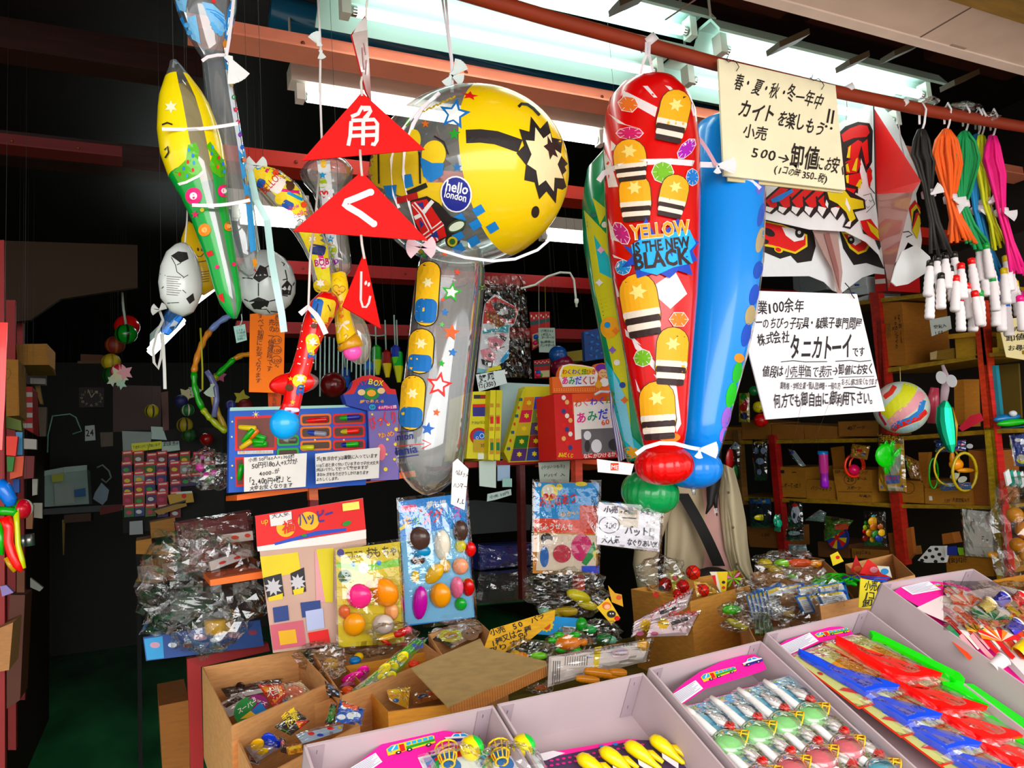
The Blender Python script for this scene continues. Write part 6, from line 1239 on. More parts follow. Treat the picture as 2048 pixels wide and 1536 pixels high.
fbox('display_box','blue arched display box with red border and purple front beside the mallet','box',plY(2.14),c((880,130),(925,95),(950,35),(1000,8),(1060,0),(1130,20),(1190,90),(1225,95),(1250,215),(1250,690),(1060,700),(1040,235),(905,200)),.04,'2a3f9a',[('c8202a',c((880,130),(925,95),(950,35),(1000,8),(1060,0),(1130,20),(1190,90),(1225,95),(1232,130),(1170,125),(1130,60),(1060,30),(990,45),(950,125))),('7a6aa8',c((1045,240),(1245,232),(1245,690),(1062,698))),('1f7a3a',c(*E(1065,125,55,40))),('e8c89a',c(*E(1000,115,25,20)),c(*E(1130,105,25,20))),('e8a83a',c(*E(1065,120,30,22))),('e87a8a',c(*E(1130,510,30,55))),('f0d83a',*[c(*E(1070+(i*53) % 165,260+i*33,7+i % 4*2)) for i in range(12)]),('b82a80',c(*RR(1170,215,130,26,-2,.5))),('48a0c8',c(*E(1070,213,22,18)))],
     [('d8202a','びっくり',c((945,80))[0],c((1035,60))[0],15,.04),('e8d82a','BOX',c((1040,60))[0],c((1140,75))[0],14,.05),('f0b05a','夢であえる',c((985,190))[0],c((1150,182))[0],6),('10141c','50',c((1055,222))[0],c((1085,222))[0],6),('f4d8e8','60円+5連',c((1110,225))[0],c((1230,222))[0],6),('e03a4a','びっくり',c((1060,360))[0],c((1235,310))[0],26,.05),('f0a050','ゆめ',c((1110,420))[0],c((1220,405))[0],10)])
# stacked game cartons
k=cropf(860,760,6.4)
def spine(x0,x1,m,lab):fbox('game_carton',lab,'box',plY(2.22),k((x0+20,130),(x1+20,130),(x1-10,1030),(x0-10,1020)),.22,m,[('b8902a',*[k(*R(x0+8,300+i*150,x1-12,350+i*150)) for i in range(5)]),('c83a20',k(*R(x0+14,470,x1-14,560))),('2a6a3a',k(*R(x0+14,800,x1-14,900)))],group=None)
fbox('game_carton','yellow game carton with a red and blue ring, behind the mallet handle','box',plY(2.26),k((540,150),(770,140),(760,1010),(465,1005)),.2,'d8ce1c',[('2a2430',k((560,190),(730,190),(730,240),(560,240))),('8a1c1c',k(*R(640,190,735,238))),('2a2a7a',k(*R(545,310,735,465))),('c8302a',k((545,312),(735,305),(735,345),(545,350))),('a81c24',k(*E(625,720,118,110))),('1c5ab8',k(*E(630,722,80,75))),('dfe8f0',k(*E(600,740,18,18)),k(*E(660,715,30,32))),('1c5ab8',k(*E(600,740,12,12)),k(*E(660,715,23,25))),('b89a3a',k(*R(550,760,755,925))),('dfe4da',k(*R(605,940,765,1015)))],[('1a5a2a','アクロバにいく',k((525,570))[0],k((745,560))[0],6,.03),('5a4a10','350',k((640,860))[0],k((720,850))[0],8)])
spine(755,825,'d8cc2a','left yellow carton spine with coloured prints'); spine(832,905,'cfc42a','right yellow carton spine with coloured prints')
fbox('white_board','pale blank board standing between the yellow cartons','board',plY(2.5),k((905,30),(1600,60),(1600,1010),(910,1010)),.01,'b9cfd0')
L=Qd(*k((1225,110),(1600,95),(1600,1030),(1010,1050)))
tl=('d8862a','4a4ab0','3a7a3a','c82a50','7a8a4a','7a4a2a','c8b02a','4a3a5a','8a6a2a','2a6a2a','8a2a24','7a4a1c','4a2a6a','2a3a7a','1f6a3a')
fbox('game_carton','leaning yellow carton with a grid of coloured tiles','box',plY(2.3),k((1215,85),(1600,80),(1600,1030),(1000,1055)),.05,'d8cc28',[(tl[i % 15],L.rect(.02+(i % 3)*.34,.12+(i // 3)*.175,.34+(i % 3)*.34,.29+(i // 3)*.175)) for i in range(15)]+[('e8d050',*[ST(*L(.18+(i % 3)*.34,.2+(i // 3)*.175),6,.6,6) for i in range(15)])])
fbox('game_carton','yellow carton side edge with coloured dots, left of the tile grid','box',plY(2.29),k((1190,130),(1225,110),(1010,1050),(945,920)),.03,'c8c428',[(m,*[k(*E(1150-i*26+j*9,250+i*105,14,22)) for i in range(j % 2,7,2)]) for j,m in enumerate(('3a6a3a','c84a2a','2a4a8a'))])
# lottery toy box with orange header
k=cropf(930,560,6.4); p2=plY(2.12)
hd=fbox('lottery_box','orange lottery toy box with a cloud-shaped header','box',p2,k((1115,1240),(1200,1240),(1205,1180),(1240,1100),(1340,1070),(1500,1085),(1640,1115),(1680,1075),(1760,1060),(1840,1085),(1890,1250),(1885,1440),(1125,1450)),.02,'e0702a',
     [('f4ecec',k((1205,1250),(1210,1170),(1250,1095),(1340,1075),(1500,1090),(1650,1120),(1700,1200),(1680,1350),(1250,1370))),('f0d41c',k((1220,1230),(1260,1110),(1340,1090),(1500,1105),(1640,1130),(1670,1200),(1240,1250))),('6a2a9a',k(*E(1745,1125,75,50))),('f0b890',k(*E(1765,1200,60,58))),('f4ecec',k(*E(1780,1310,60,55))),('e8a83a',k(*E(1705,1340,45,45)),k(*[(1690,1300),(1700,1270),(1715,1300)])),('3a2418',k(*LN([(1730,1190),(1745,1182),(1760,1190)],5)),k(*LN([(1780,1190),(1795,1182),(1805,1190)],5)),k(*LN([(1740,1222),(1765,1235),(1795,1222)],5))),('f8c890',*[k(*E(1140+(i % 20)*30,1395+(i // 20)*22,5)) for i in range(40)])],
     [(m,ch,k((1235+i*62,1215+(i % 2)*6))[0],k((1300+i*62,1215))[0],11,.05) for i,(ch,m) in enumerate(zip('わくわく紐ひき',('c82a1c','7a2a9a','1c3ab0','2a4ac8','1c8a3a','c86a1c','c82a5a')))]+[(m,ch,k((1230+i*86,1350))[0],k((1318+i*86,1345))[0],17,.06) for i,(ch,m) in enumerate(zip('あみだくじ',('e0208a','1c8a5a','2a3ac8','c83a1c','b82a2a')))])
L2=cropf(950,750,3.303)
part('carton',MB().prism([p2.hit(*q)[0] for q in L2((520,125),(920,115),(1030,540),(540,560))],(0,.12,0),'c8241c'),hd); q=MB()
q.art(p2,'e0602a',L2((640,125),(920,115),(960,250),(645,260))); q.art(p2,'f2e8e4',L2((650,180),(930,170),(990,360),(660,430))); q.art(p2,'6a6468',L2((700,360),(985,345),(1000,500),(705,525)),lift=.001)
for i in range(12):q.art(p2,('f0e4da','e8b07a','d8301c','2a3a7a')[i % 4],L2(*E(585+(i % 3)*22,150+i*30,14,16)),lift=.001)
for i,(ch,m) in enumerate(zip('わくわく紐',('c8521c','e87a9a','2a3ab8','2a4ac8','8a9a1c'))):q.hand(p2,m,ch,L2((655+i*52,215-i*6))[0],L2((705+i*52,215-i*6))[0],15,.05,.0012)
for i,(ch,m) in enumerate(zip('あみだく',('e0208a','1c8a6a','2a3ac8','c82a2a'))):q.hand(p2,m,ch,L2((668+i*72,325-i*12))[0],L2((738+i*72,320-i*12))[0],22,.06,.0012)
q.hand(p2,'e85a1c','60',L2((835,335))[0],L2((890,325))[0],12,.05,.0014); q.hand(p2,'f8ece8','なにがひけるか?わく',L2((715,552))[0],L2((1010,535))[0],9,.03,.0012); q.hand(p2,'f0d82a','あみだくじ',L2((545,545))[0],L2((645,545))[0],9,.03,.0012)
q.art(p2,'e8e4ea',L2(*E(800,470,35,45)),L2(*E(740,400,25,30)),lift=.0014); q.art(p2,'2a2426',L2(*E(740,470,18,40)),L2(*E(920,460,40,40)),lift=.0014); part('print',q,hd)
q=MB()
for i in range(16):q.tube([PY(x,y,2.06+.002*i) for x,y in L2((890+(i % 4)*6,110),(900+i*3,260),(925+i*5,420),(945+i*5,540+(i*37) % 40))],.0014,5,'e4e2f0' if i % 3 else '5a3a8a')
q.tube([PY(x,y,2.07) for x,y in L2((790,130),(830,110),(890,112),(905,150))],.004,6,'d8d4e4'); solo('string_tuft',q,'bunch of white pull strings hanging over the lottery box','string')
# hanging cards
c=cropf(420,750,3.303); p3=plY(2.12)
h1=[(510,1032),(726,996),(733,1090),(676,1104),(680,1288),(546,1306)]
pkp('hanging_card','red hanging toy card with ハッピー lettering and silver wheel prints','toy card',h1,p3,'c8a89a',[('d81f24',c((298,930),(1010,815),(1030,1030),(310,1140))),('f0c02a',c(*E(500,1010,62,60)),c(*E(650,965,70,62))),('f0ece8',c((310,1135),(1030,1020),(1032,1080),(860,1110),(315,1165))),('2a4ab0',c((420,1110),(700,1030),(900,1010),(900,1030),(700,1060),(430,1125))),('e2cc1c',c((330,1200),(580,1170),(600,1300),(350,1350))),('1c1a1e',c((350,1340),(470,1310),(490,1460),(380,1480)),c((530,1310),(620,1270),(635,1430),(545,1450))),('c8c6ca',c(*ST(418,1400,62,.55,9)),c(*ST(578,1370,58,.55,9))),('e2cc1c',c((380,1470),(480,1440),(480,1480),(390,1495)),c((545,1420),(620,1400),(615,1440),(555,1455))),('d8a0a4',c((690,1160),(780,1145),(800,1500),(700,1500))),('d8c83a',c((700,1150),(815,1140),(810,1500),(760,1500))),('2a3f7a',[(545,1215),(575,1210),(578,1240),(548,1245)],[(600,1205),(640,1200),(642,1230),(604,1235)]),('c86a78',[(540,1250),(605,1240),(612,1290),(546,1300)]),('e8b84a',[(556,1262),(590,1258),(594,1285),(560,1290)]),('b8c0e0',[(610,1222),(645,1216),(648,1255),(614,1262)]),('d82a34',[(615,1265),(655,1258),(660,1285),(620,1292)]),('e8e4e2',c((390,925),(535,900),(540,980),(400,1000))),('f4ec8a',c((870,850),(980,835),(985,885),(875,900))),('2a8a3a',c(*E(900,980,30,15,-20)),c(*E(620,1060,18,9)))],
    group=None,puff=.02,texts=[('d81f24','福',c((475,1050))[0],c((560,1035))[0],24,.05),('2a2a8a','ハッピー',c((590,1010))[0],c((820,955))[0],26,.05),('f0a040','up',c((335,985))[0],c((385,975))[0],13),('6a646a','大人気',c((405,950))[0],c((525,930))[0],8)])
h2=c((830,1155),(1255,1100),(1285,1770),(850,1800)); pkp('hanging_card','yellow hanging toy card with bakery toys, between the red and blue cards','toy card',h2,plY(2.08),'dfc83a',[('8ac83a',c((835,1235),(1000,1260),(1255,1210),(1258,1260),(1000,1300),(838,1270))),('3a8ad0',c(*E(945,1250,16)),c(*E(1115,1240,16))),('2a2a80',c(*E(862,1175,24,26))),('e8e0e0',c(*E(1015,1275,35,35))),('2a5a3a',c(*E(890,1330,45,45))),('c8b43a',*[c((840,1340+i*60),(1270,1330+i*60),(1270,1336+i*60),(840,1346+i*60)) for i in range(6)])],
    [(*c((970,1455))[0],25,'f0508a',25),(*c((1140,1430))[0],26,'f0982a',30,-30),(*c((1060,1390))[0],12,'d8a02a',12),(*c((940,1640))[0],22,'e8a04a',24,20),(*c((1190,1560))[0],14,'e8a87a',18),(*c((880,1560))[0],12,'c86a4a',14),(*c((1130,1640))[0],22,'d8ccc4',20)],texts=[('4a3a0c','ニコニコ',c((885,1218))[0],c((1010,1200))[0],15),('4a3a0c','おもちゃ',c((1025,1215))[0],c((1240,1185))[0],20,.05)],puff=.03)
h3=c((1245,835),(1690,780),(1750,1600),(1290,1660)); pkp('hanging_card','blue hanging toy card with squeezy animal and food toys','toy card',h3,p3,'2a8ad8',[('8ac4ea',c((1260,1100),(1400,1050),(1560,1010),(1700,1040),(1745,1600),(1290,1650))),('e890b8',c(*RR(1315,880,105,44,-3,.3))),('d84a2a',c(*ST(1390,895,16))),('f0d82a',c((1250,1010),(1290,985),(1290,1010),(1255,1030)))],
    [(*c((1365,1080))[0],22,'4a3630',24),(*c((1385,1165))[0],19,'2a8ab8',15),(*c((1365,1225))[0],15,'5a3a24',8),(*c((1360,1070))[0],5,'f4f0f0',7),(*c((1520,1120))[0],16,'f2ead8',30),(*c((1500,1090))[0],5,'e89a3a',10,20),(*c((1540,1140))[0],7,'e0c04a',7),(*c((1640,1030))[0],15,'4a342c',22),(*c((1632,1020))[0],4,'f4f0f0',6),(*c((1645,1130))[0],11,'d8cc2a',13),(*c((1710,1150))[0],11,'d82a2a',15),(*c((1640,1260))[0],16,'f0a888',17),(*c((1470,1310))[0],15,'e8b84a',24,40),(*c((1540,1260))[0],12,'e0b03a',14),(*c((1350,1330))[0],8,'f0c82a',12),(*c((1505,1450))[0],21,'f0a42a',25),(*c((1375,1500))[0],15,'b82a9a',34,5),(*c((1620,1400))[0],13,'e87a9a',22),(*c((1620,1420))[0],9,'2a7ad0',14),(*c((1645,1510))[0],12,'2aa84a',13),(*c((1695,1400))[0],12,'c82a20',18),(*c((1695,1365))[0],11,'f0d02a',8)],
    texts=[('e8306a','80円+3',c((1268,892))[0],c((1362,880))[0],9,.03),('eef2f6','夢市場',c((1425,890))[0],c((1560,870))[0],14,.02)]+[(m,ch,c((1265+i*66,1020-i*14))[0],c((1335+i*66,1015-i*14))[0],24,.06) for i,(ch,m) in enumerate(zip('キッズグッズ',('e8a02a','2aa04a','d83a6a','d82a2a','6ac8e8','b83aa0')))],puff=.03)
k=cropf(950,750,3.303)
h4=k((392,705),(820,712),(810,1320),(382,1310)); pkp('hanging_card','blue and orange hanging card of paper balloons, left of the price card','toy card',h4,p3,'c8884a',[('2a96d8',k((395,708),(818,715),(815,960),(390,945))),('e8541c',k((390,945),(815,960),(812,1050),(388,1035))),('d84a2a',k((690,860),(810,865),(808,1030),(690,1025))),('f0d82a',k(*E(555,740,22)),k(*E(700,720,40,15)),k(*E(490,775,55,55))),('f0e8d8',k(*E(480,760,38,36)),k(*E(425,725,12))),('c82a20',k(*E(465,800,18)),k(*E(510,800,18))),('e8d4c0',k((415,1045),(800,1060),(795,1300),(400,1290))),('2a62a8',k(*E(455,1200,30,70))),('1a1416',k(*E(470,1080,40,35))),('f4e0d0',k(*E(480,1110,30,25))),('c8286a',k(*E(700,1140,70,90))),('1f8a4a',k((700,1240),(780,1100),(800,1170),(730,1260))),('d8c82a',k((770,1170),(800,1150),(790,1230))),('2a4ac8',k(*R(700,1260,815,1310))),('b83a4a',k(*E(570,1180,60,60)))],texts=[('d8202a','みんなあつ',k((420,880))[0],k((670,850))[0],22,.05),('e8b02a','ゆかい',k((555,940))[0],k((680,925))[0],10,.03),('f4ece4','紙ふうせんセ',k((400,1025))[0],k((640,1022))[0],13,.05)],puff=.02)
h5=k((820,838),(1232,868),(1218,1168),(804,1118)); pkp('price_card','white handwritten 400 price card in a clear sleeve below the bat knobs','sign',h5,plY(1.62),'efecf4',[('d8ccc0',k((950,870),(1085,880),(1075,1010),(945,1000))),('3a3234',*[k((1010+i*8,892),(1013+i*8,892),(1012+i*8,922),(1009+i*8,922)) for i in range(8)],k((965,938),(1065,944),(1065,952),(965,946))),('2a2430',*[k(*LN([E(885,990,68,55)[(j+a) % 22] for j in range(12)],4)) for a in (0,11)])],texts=[('2a2430','小売',k((845,915))[0],k((940,915))[0],14),('2a2430','400',k((850,1010))[0],k((930,1015))[0],14),('2a2430','安全です',k((1090,915))[0],k((1215,925))[0],11),('2a2430','バットL',k((985,1055))[0],k((1180,1065))[0],17),('2a2430','大人気',k((832,1110))[0],k((950,1112))[0],14),('2a2430','なぐりあいOK',k((1000,1125))[0],k((1205,1140))[0],13),('3a3234','※税',k((955,915))[0],k((1000,918))[0],7)],puff=.02)
for p in h5[:2]:pass
note('narrow white tag hanging from the clear mallet handle',[(906,925),(915,917),(937,938),(929,1020),(902,1008)],1.52,'f0ecea',(('ヘルメット',(908,950),(934,956),12),('ハンマー',(906,975),(932,978),11),('1.L',(912,1005),(928,1008),12)),cat='tag',name='price_tag')
# rear hanging goods
k=cropf(930,560,6.4); ky_=plY(2.5)
kk=fbox('kite_pack','samurai-face kite in a crinkled clear bag behind the mallet','kite',ky_,k((265,300),(380,180),(690,370),(640,560),(570,620),(560,1000),(300,1180),(160,1190),(210,700),(240,420)),.01,'e4e4ea',[('c01c20',k((265,300),(380,210),(690,370),(620,560),(500,540),(230,560),(245,400))),('17110f',k((340,300),(420,270),(640,370),(650,480),(540,530),(400,420))),('f0eef0',k((445,375),(535,355),(550,430),(465,455))),('7a3a14',k((250,390),(420,420),(510,560),(470,660),(400,600),(300,480))),('c8902a',*[k(*E(290+(i % 5)*42,440+(i // 5)*50+(i % 5)*18,13)) for i in range(15)]),('4aa0b0',k((220,650),(300,640),(560,570),(550,680),(400,660),(230,690))),('d88a9a',k((290,740),(400,720),(500,790),(420,900),(300,860)),k((190,900),(300,870),(390,950),(370,1050),(230,1010)),k(*E(470,710,40,30))),('17110f',k((430,690),(530,740),(510,790),(420,720)),k((200,1010),(350,1050),(340,1130),(220,1080)),k(*E(390,830,25,25)),k(*E(315,970,25,22)),k(*LN([(400,910),(450,870),(500,855)],14))),('3a9ad0',k((440,1040),(560,880),(550,980),(480,1070))),('8ac8d0',k((160,1130),(280,1150),(240,1190),(160,1190)))])
t=MB().grid(lambda u_,v_:PY(*k((230+(520+90*v_)*u_+20,-40+1300*v_))[0],2.44)+V((0,-.02*sin(pi*u_)+.012*noise.noise(V((u_*9,v_*12,2))),0)),16,26,'fffffff',False); part('wrapper',t,kk)
note('white card 奴凧 hanging below the samurai kite',k((140,1210),(495,1150),(540,1320),(180,1430)),2.4,'e4eef2',(('奴凧',k((190,1310))[0],k((390,1270))[0],13),('行(350)',k((180,1390))[0],k((400,1345))[0],11)),cat='tag',name='price_tag')
solo('paper_slip',MB().sheet(plY(2.42),k((280,1180),(300,1130),(450,1090),(470,1140)),'d8cc2a'),'yellow slip above the 奴凧 card','paper')
for i,(q4,lab) in enumerate(((k((825,410),(1085,405),(1090,760),(860,900)),'upper red check-topped toy packet on the dark wall'),(k((880,1030),(1085,1010),(1090,1250),(890,1260)),'lower red check-topped toy packet under the price note'))):
    Lq=Qd(*q4); pkp('toy_packet',lab,'toy packet',q4,plY(2.9),'b01c20',[('e8dcdc',*[Lq.rect(.05+j*.12,.08+.06*(j % 2),.11+j*.12,.14+.06*(j % 2)) for j in range(8)]),('2a4a50',Lq.rect(0,.24,1,.36)),('d8c8a0',Lq.rect(.05,.6,.95,.95))],[(*Lq(.2,.7),5,'2a5ac8'),(*Lq(.3,.85),5,'2aa03a'),(*Lq(.15,.85),5,'e02a6a')],film=False)
k2=k((940,612),(1150,612),(1162,930),(950,925)); note('small pale price note hanging before the red packets',k2,2.8,'b4c8bc',[('小売300',k((960,670))[0],k((1130,665))[0],5),('1杯注入',k((970,715))[0],k((1100,712))[0],5),('ヨーヨー付',k((970,755))[0],k((1140,750))[0],5),('気連後は',k((965,810))[0],k((1140,805))[0],5),('パンチボール',k((960,860))[0],k((1150,855))[0],6)],cat='tag',name='price_tag')
solo('string',MB().tube([PY(*k((945,40))[0],2.81),PY(*k((948,600))[0],2.79)],.0014,5,'b8b4ac').tube([PY(*k((1025,40))[0],2.81),PY(*k((1035,610))[0],2.79)],.0014,5,'8a8a3a'),'two thin strings holding the pale price note','string')
for x,y,r,m,lab in ((1245,1110,155,'6a1030','dark red rubber ball behind the lottery box'),(1190,960,120,'1c4a8a','blue rubber ball behind the pale price note')):
    p=PY(*k((x,y))[0],2.6); solo('rubber_ball',MB().ball(p,r/6.4*pxm(p),m+'g',28,18),lab,'ball')
fbox('toy_pack','blue camouflage-like pack hanging left of the green bat','toy pack',plY(2.6),k((1520,660),(1790,600),(1810,1000),(1540,1040)),.02,'0c3a78',[('1c6ab8',*[k(*E(1560+(i*71) % 220,680+i*28,24,12,i*40)) for i in range(12)]),('082a4a',*[k(*E(1580+(i*53) % 200,700+i*30,16,9,i*30)) for i in range(10)])])
solo('carton',MB().prism([PY(x,y,2.9) for x,y in k((1300,920),(1530,890),(1530,1030),(1320,1040))],(0,.2,0),'8a7a3ac'),'small cardboard carton above the lottery box','box')
solo('power_cord',MB().tube([PY(x,y,2.35) for x,y in ((1042,577),(1070,570),(1095,553),(1120,545),(1140,546),(1148,560),(1151,590),(1153,612))],.004,8,'d8dcd4').loft(LP(2.35,(1153,598,4),(1153,604,4.5),(1153,608,2),(1153,614,2)),8,'e4e8e0'),'white power cord end dangling between mallet and bats','cord')
for i,(x,y,h,m1,m2) in enumerate(((752,690,60,'1f9a3a','b8c82a'),(772,700,55,'8a1c20','d8c02a'),(795,700,65,'3aa84a','c8d02a'),(735,720,40,'2a6ab0','1a3a70'),(690,735,40,'1c3a80','2a5ab0'),(790,690,50,'2a3a9a','6ac83a'))):
    q=MB().loft(LP(2.9,(x,y,3),(x+1,y+5,9),(x+1,y+h*.5,10),(x+2,y+h*.6,9),(x+3,y+h,4)),8,m1+'g',smooth=False,mf=lambda i_,k_:(m1 if i_ < 2 else m2)+'g'); q.tube([PY(x,y,2.9),PY(x-2,y-60,2.9)],.003,6,'a8c0b8')
    solo('balloon_packet',q,('green and yellow balloon packet, leftmost under the じ pennant','dark red and yellow balloon packet behind the mallet handle','tall green balloon packet next to the mallet handle','blue balloon packet above the arched box','dark blue balloon packet, low and far left of the row','indigo balloon packet against the mallet handle')[i],'balloon packet','balloon packets hanging at the back')
q=MB()
for i in range(14):q.tube([PY(x,y,2.7) for x,y in ((632+i*9,668+i*2),(631+i*9,740+(i*53) % 60))],.003,5,'a8c4c0')
q.tube([PY(x,y,2.7) for x,y in ((690,655),(720,668),(755,672),(772,670))],.0025,6,'8aa8a0'); solo('tape_fringe',q,'row of pale plastic tapes hanging behind the yellow microphone','tape')
p=PY(666,770,2.7); solo('rubber_ball',MB().ball(p,26*pxm(p),'5a1418g',20,12),'dull red ball behind the small red hammer','ball')
bag('clear bag with pink floral print left of the blue toy set',420,940,0,42,40,.06,51,[(400,935,9,'c8489a'),(412,950,6,'b83a8a'),(428,945,6,'c05aa0'),(405,915,5,'b86a9a')],Y=2.3)
for q4,m,rows,lab,Y in ((((958,922),(992,921),(992,976),(959,972)),'c8d8d0',(),'green and white leaflet hanging under the yellow cartons',2.28),(((995,930),(1020,930),(1020,960),(995,962)),'a8c0d8',(),'pale blue leaflet beside the green one',2.3),(((1077,925),(1140,922),(1138,966),(1080,965)),'b8c4b8',(('(小)いつもろ)',(1082,938),(1130,935),7),('ドバイ 入',(1085,955),(1130,952),6)),'pale price slip above the blue paper balloon card',2.26),(((975,988),(1022,978),(1023,990),(990,1000),(974,1003)),'b8ccc8',(('小売 50円',(980,998),(1018,988),6),),'small slanted price slip in the dark under the leaflets',2.28),(((1005,957),(1024,957),(1024,974),(1005,974)),'9ac0b8',(),'tiny pale cyan slip under the leaflets',2.27)):note(lab,q4,Y,m,rows,cat='notice')
# dark wrapped stock under the shelves
rg=random.Random(9)
for i,(q4,m,lab) in enumerate((([(350,1045),(500,1020),(505,1075),(360,1105)],'5a0c0e','dark red wrapped carton on the lower orange shelf'),([(365,1100),(505,1060),(510,1110),(370,1150)],'74100f','red wrapped carton below the dark red one'),([(330,1180),(500,1170),(515,1230),(330,1240)],'0e0c14','black wrapped carton under the lower orange shelf'),([(850,1010),(950,1000),(1066,1010),(1060,1060),(860,1075)],'0c1418','dark wrapped goods behind the blue hanging card'),([(960,1090),(1066,1085),(1064,1130),(960,1140)],'12206a','deep blue wrapped goods in the dark, right of the blue hanging card'),([(960,1145),(1066,1135),(1064,1200),(950,1210)],'0a1614','black wrapped goods beneath the deep blue ones'))):pkp('wrapped_goods',lab,'wrapped goods',q4,plY(2.5),m,[],[],True,None,.1,.05)
fbox('toy_carton','white strip carton with red print in wrap, upper one on the left','box',plY(2.4),[(442,1070),(505,1062),(507,1080),(444,1088)],.05,'c8bcb4',[('c84a3a',E(470,1075,8,4),E(495,1071,6,4))]); fbox('toy_carton','slanted white strip carton with red print above the lower orange shelf','box',plY(2.38),[(418,1124),(500,1096),(504,1112),(422,1142)],.05,'d0c8c4',[('c83a2a',E(445,1125,8,3,-18),E(475,1115,8,3,-18))])
solo('tape_roll',MB().loft(LP(2.45,(438,1238,27),(438,1242,28),(440,1262,28),(440,1266,26)),22,'c89a14'),'yellow drum-shaped toy in plastic wrap at the left of the counter','toy')
fbox('toy_board','blue printed board in plastic wrap at the far left end of the counter','toy',plY(2.45),[(286,1275),(520,1240),(528,1292),(292,1322)],.02,'2a4a8a',[('4a9ad0',[(288,1278),(325,1272),(328,1316),(294,1320)]),('c89ab0',E(310,1290,10,6),E(400,1275,14,6),E(470,1270,14,6)),('d8e0e8',E(345,1290,9,5),E(430,1280,10,5)),('8a3a4a',E(375,1290,10,5),E(505,1265,9,5))])
bag('big crackling plastic wrap over the stock at the left end of the counter',400,1180,0,118,118,.10,61,Y=2.36)
for q4,lab,m in (([(300,1045),(350,1035),(352,1085),(304,1092)],'upper open cardboard box in the aisle','7a5426c'),([(272,1082),(345,1070),(350,1110),(272,1108)],'middle cardboard box with raised flap in the aisle','8a6030c'),([(280,1122),(345,1108),(350,1160),(286,1168)],'lower cardboard box with brown tape in the aisle','6a3c1cc'),([(318,1412),(378,1400),(380,1560),(326,1560)],'cardboard box on the floor beside the red counter leg','8a5a30c')):fbox('cardboard_box',lab,'box',plY(3.0 if q4[0][1] < 1300 else 2.5),q4,.3,m)
# ================= timber rack along the right wall =================
XR=3.0; pr_=plX(XR); rr=thing('shelf_rack','tall timber rack with red posts along the right wall','rack',(3.2,2.4,0)); IN=V((1,0,0))
def rpl(q,d,m,nm='shelf',X=XR):part(nm,MB().prism([PX(x,y,X) for x,y in q],IN*d,m+'w'),rr)
for q in (((1760,738),(1960,710),(1962,717),(1762,747)),((1950,708),(2060,700),(2060,707),(1952,716)),((1428,882),(1760,876),(1990,858),(2070,856),(2070,864),(1990,867),(1760,884),(1430,889)),((1440,993),(1680,1000),(1790,1008),(2000,1012),(2000,1019),(1790,1016),(1680,1008),(1440,1000)),((1560,620),(1990,570),(1990,578),(1560,628))):rpl(q,.34,'9a7a2c')
for q,m in ((((1738,585),(1756,585),(1812,1130),(1794,1135)),'a8341a'),(((1752,640),(1762,640),(1774,880),(1764,880)),'8a2a12'),(((1945,600),(1965,600),(1988,860),(1968,860)),'c84a1c'),(((1968,855),(1988,855),(2012,1160),(1994,1160)),'a89030'),(((1956,610),(1964,610),(2020,1160),(2010,1160)),'c83a18'),(((1536,870),(1548,870),(1572,1120),(1558,1120)),'9a2a14'),(((1466,860),(1476,860),(1486,1010),(1476,1010)),'6a4a2a')):rpl(q,.04,m,'post',XR-.012)
part('back_panel',MB().box(3.42,1.3,.8,3.44,4.6,2.4,'1c120a'),rr)
c=cropf(1428,750,3.303); d=cropf(1428,400,3.303); K='1c140c'
def rb(lab,q,m='a0702cc',arts=(),texts=(),dp=.22,X=XR+.01,name='cardboard_box',cat='box'):return fbox(name,lab,cat,plX(X),q,dp,m,arts,texts,push=IN)
rb('lettered cardboard box on the right rack shelf, left of the purple tube',c((400,605),(605,612),(605,812),(412,802)),texts=[(K,'レインボーてっぽう',c((412,745))[0],c((575,745))[0],9)],arts=[(K,c((412,628),(465,628),(465,650),(412,648)),c((515,640),(545,640),(545,646),(515,646)))])
rb('cardboard box under the purple tube on the right rack',c((608,690),(800,698),(802,828),(612,818)),texts=[(K,'パワーマイク',c((640,760))[0],c((780,770))[0],8)])
rb('cardboard box lettered ホッピングボール on the right rack',c((785,622),(1042,628),(1048,842),(818,838)),X=XR-.005,arts=[('5a3a14',c(*LN([E(900,690,40,36)[i % 22] for i in range(23)],4)),c((820,768),(1048,772),(1048,776),(820,772)))],texts=[(K,'ホッピング',c((905,655))[0],c((1015,655))[0],8),(K,'ボール',c((945,695))[0],c((1010,697))[0],7),(K,'20',c((878,705))[0],c((925,705))[0],9),(K,'光るボール',c((795,650))[0],c((865,650))[0],6),(K,'スポーツ',c((880,755))[0],c((970,758))[0],7),(K,'玩具入',c((960,805))[0],c((1040,808))[0],5)])
rb('side of an open cardboard box behind the orange ring toy',c((770,480),(850,470),(860,620),(790,625)),'a8702cc',dp=.01,X=XR+.12); rb('cardboard box with a circled mark, right of the green toy pack',c((1150,695),(1378,700),(1385,848),(1160,836)),arts=[('5a3a14',c(*LN([E(1285,745,40,40)[i % 22] for i in range(23)],4)))])
rb('wide cardboard box lettered 大型 under the goggles',c((1390,745),(1690,760),(1700,862),(1395,850)),texts=[(K,'大型空気入り',c((1575,838))[0],c((1690,842))[0],8),('5a3a14','120',c((1520,840))[0],c((1560,840))[0],8)],arts=[('e8e4dc',c((1420,800),(1440,800),(1445,828),(1422,828)))])
rb('tall side flap of the wide cardboard box on the right rack',c((1680,495),(1808,505),(1815,860),(1700,862)),'8a5420c',dp=.2,X=XR+.03); rb('narrow upright cardboard flap beside the goggles',c((1350,512),(1420,510),(1400,750),(1362,690)),'a06a28c',dp=.02)
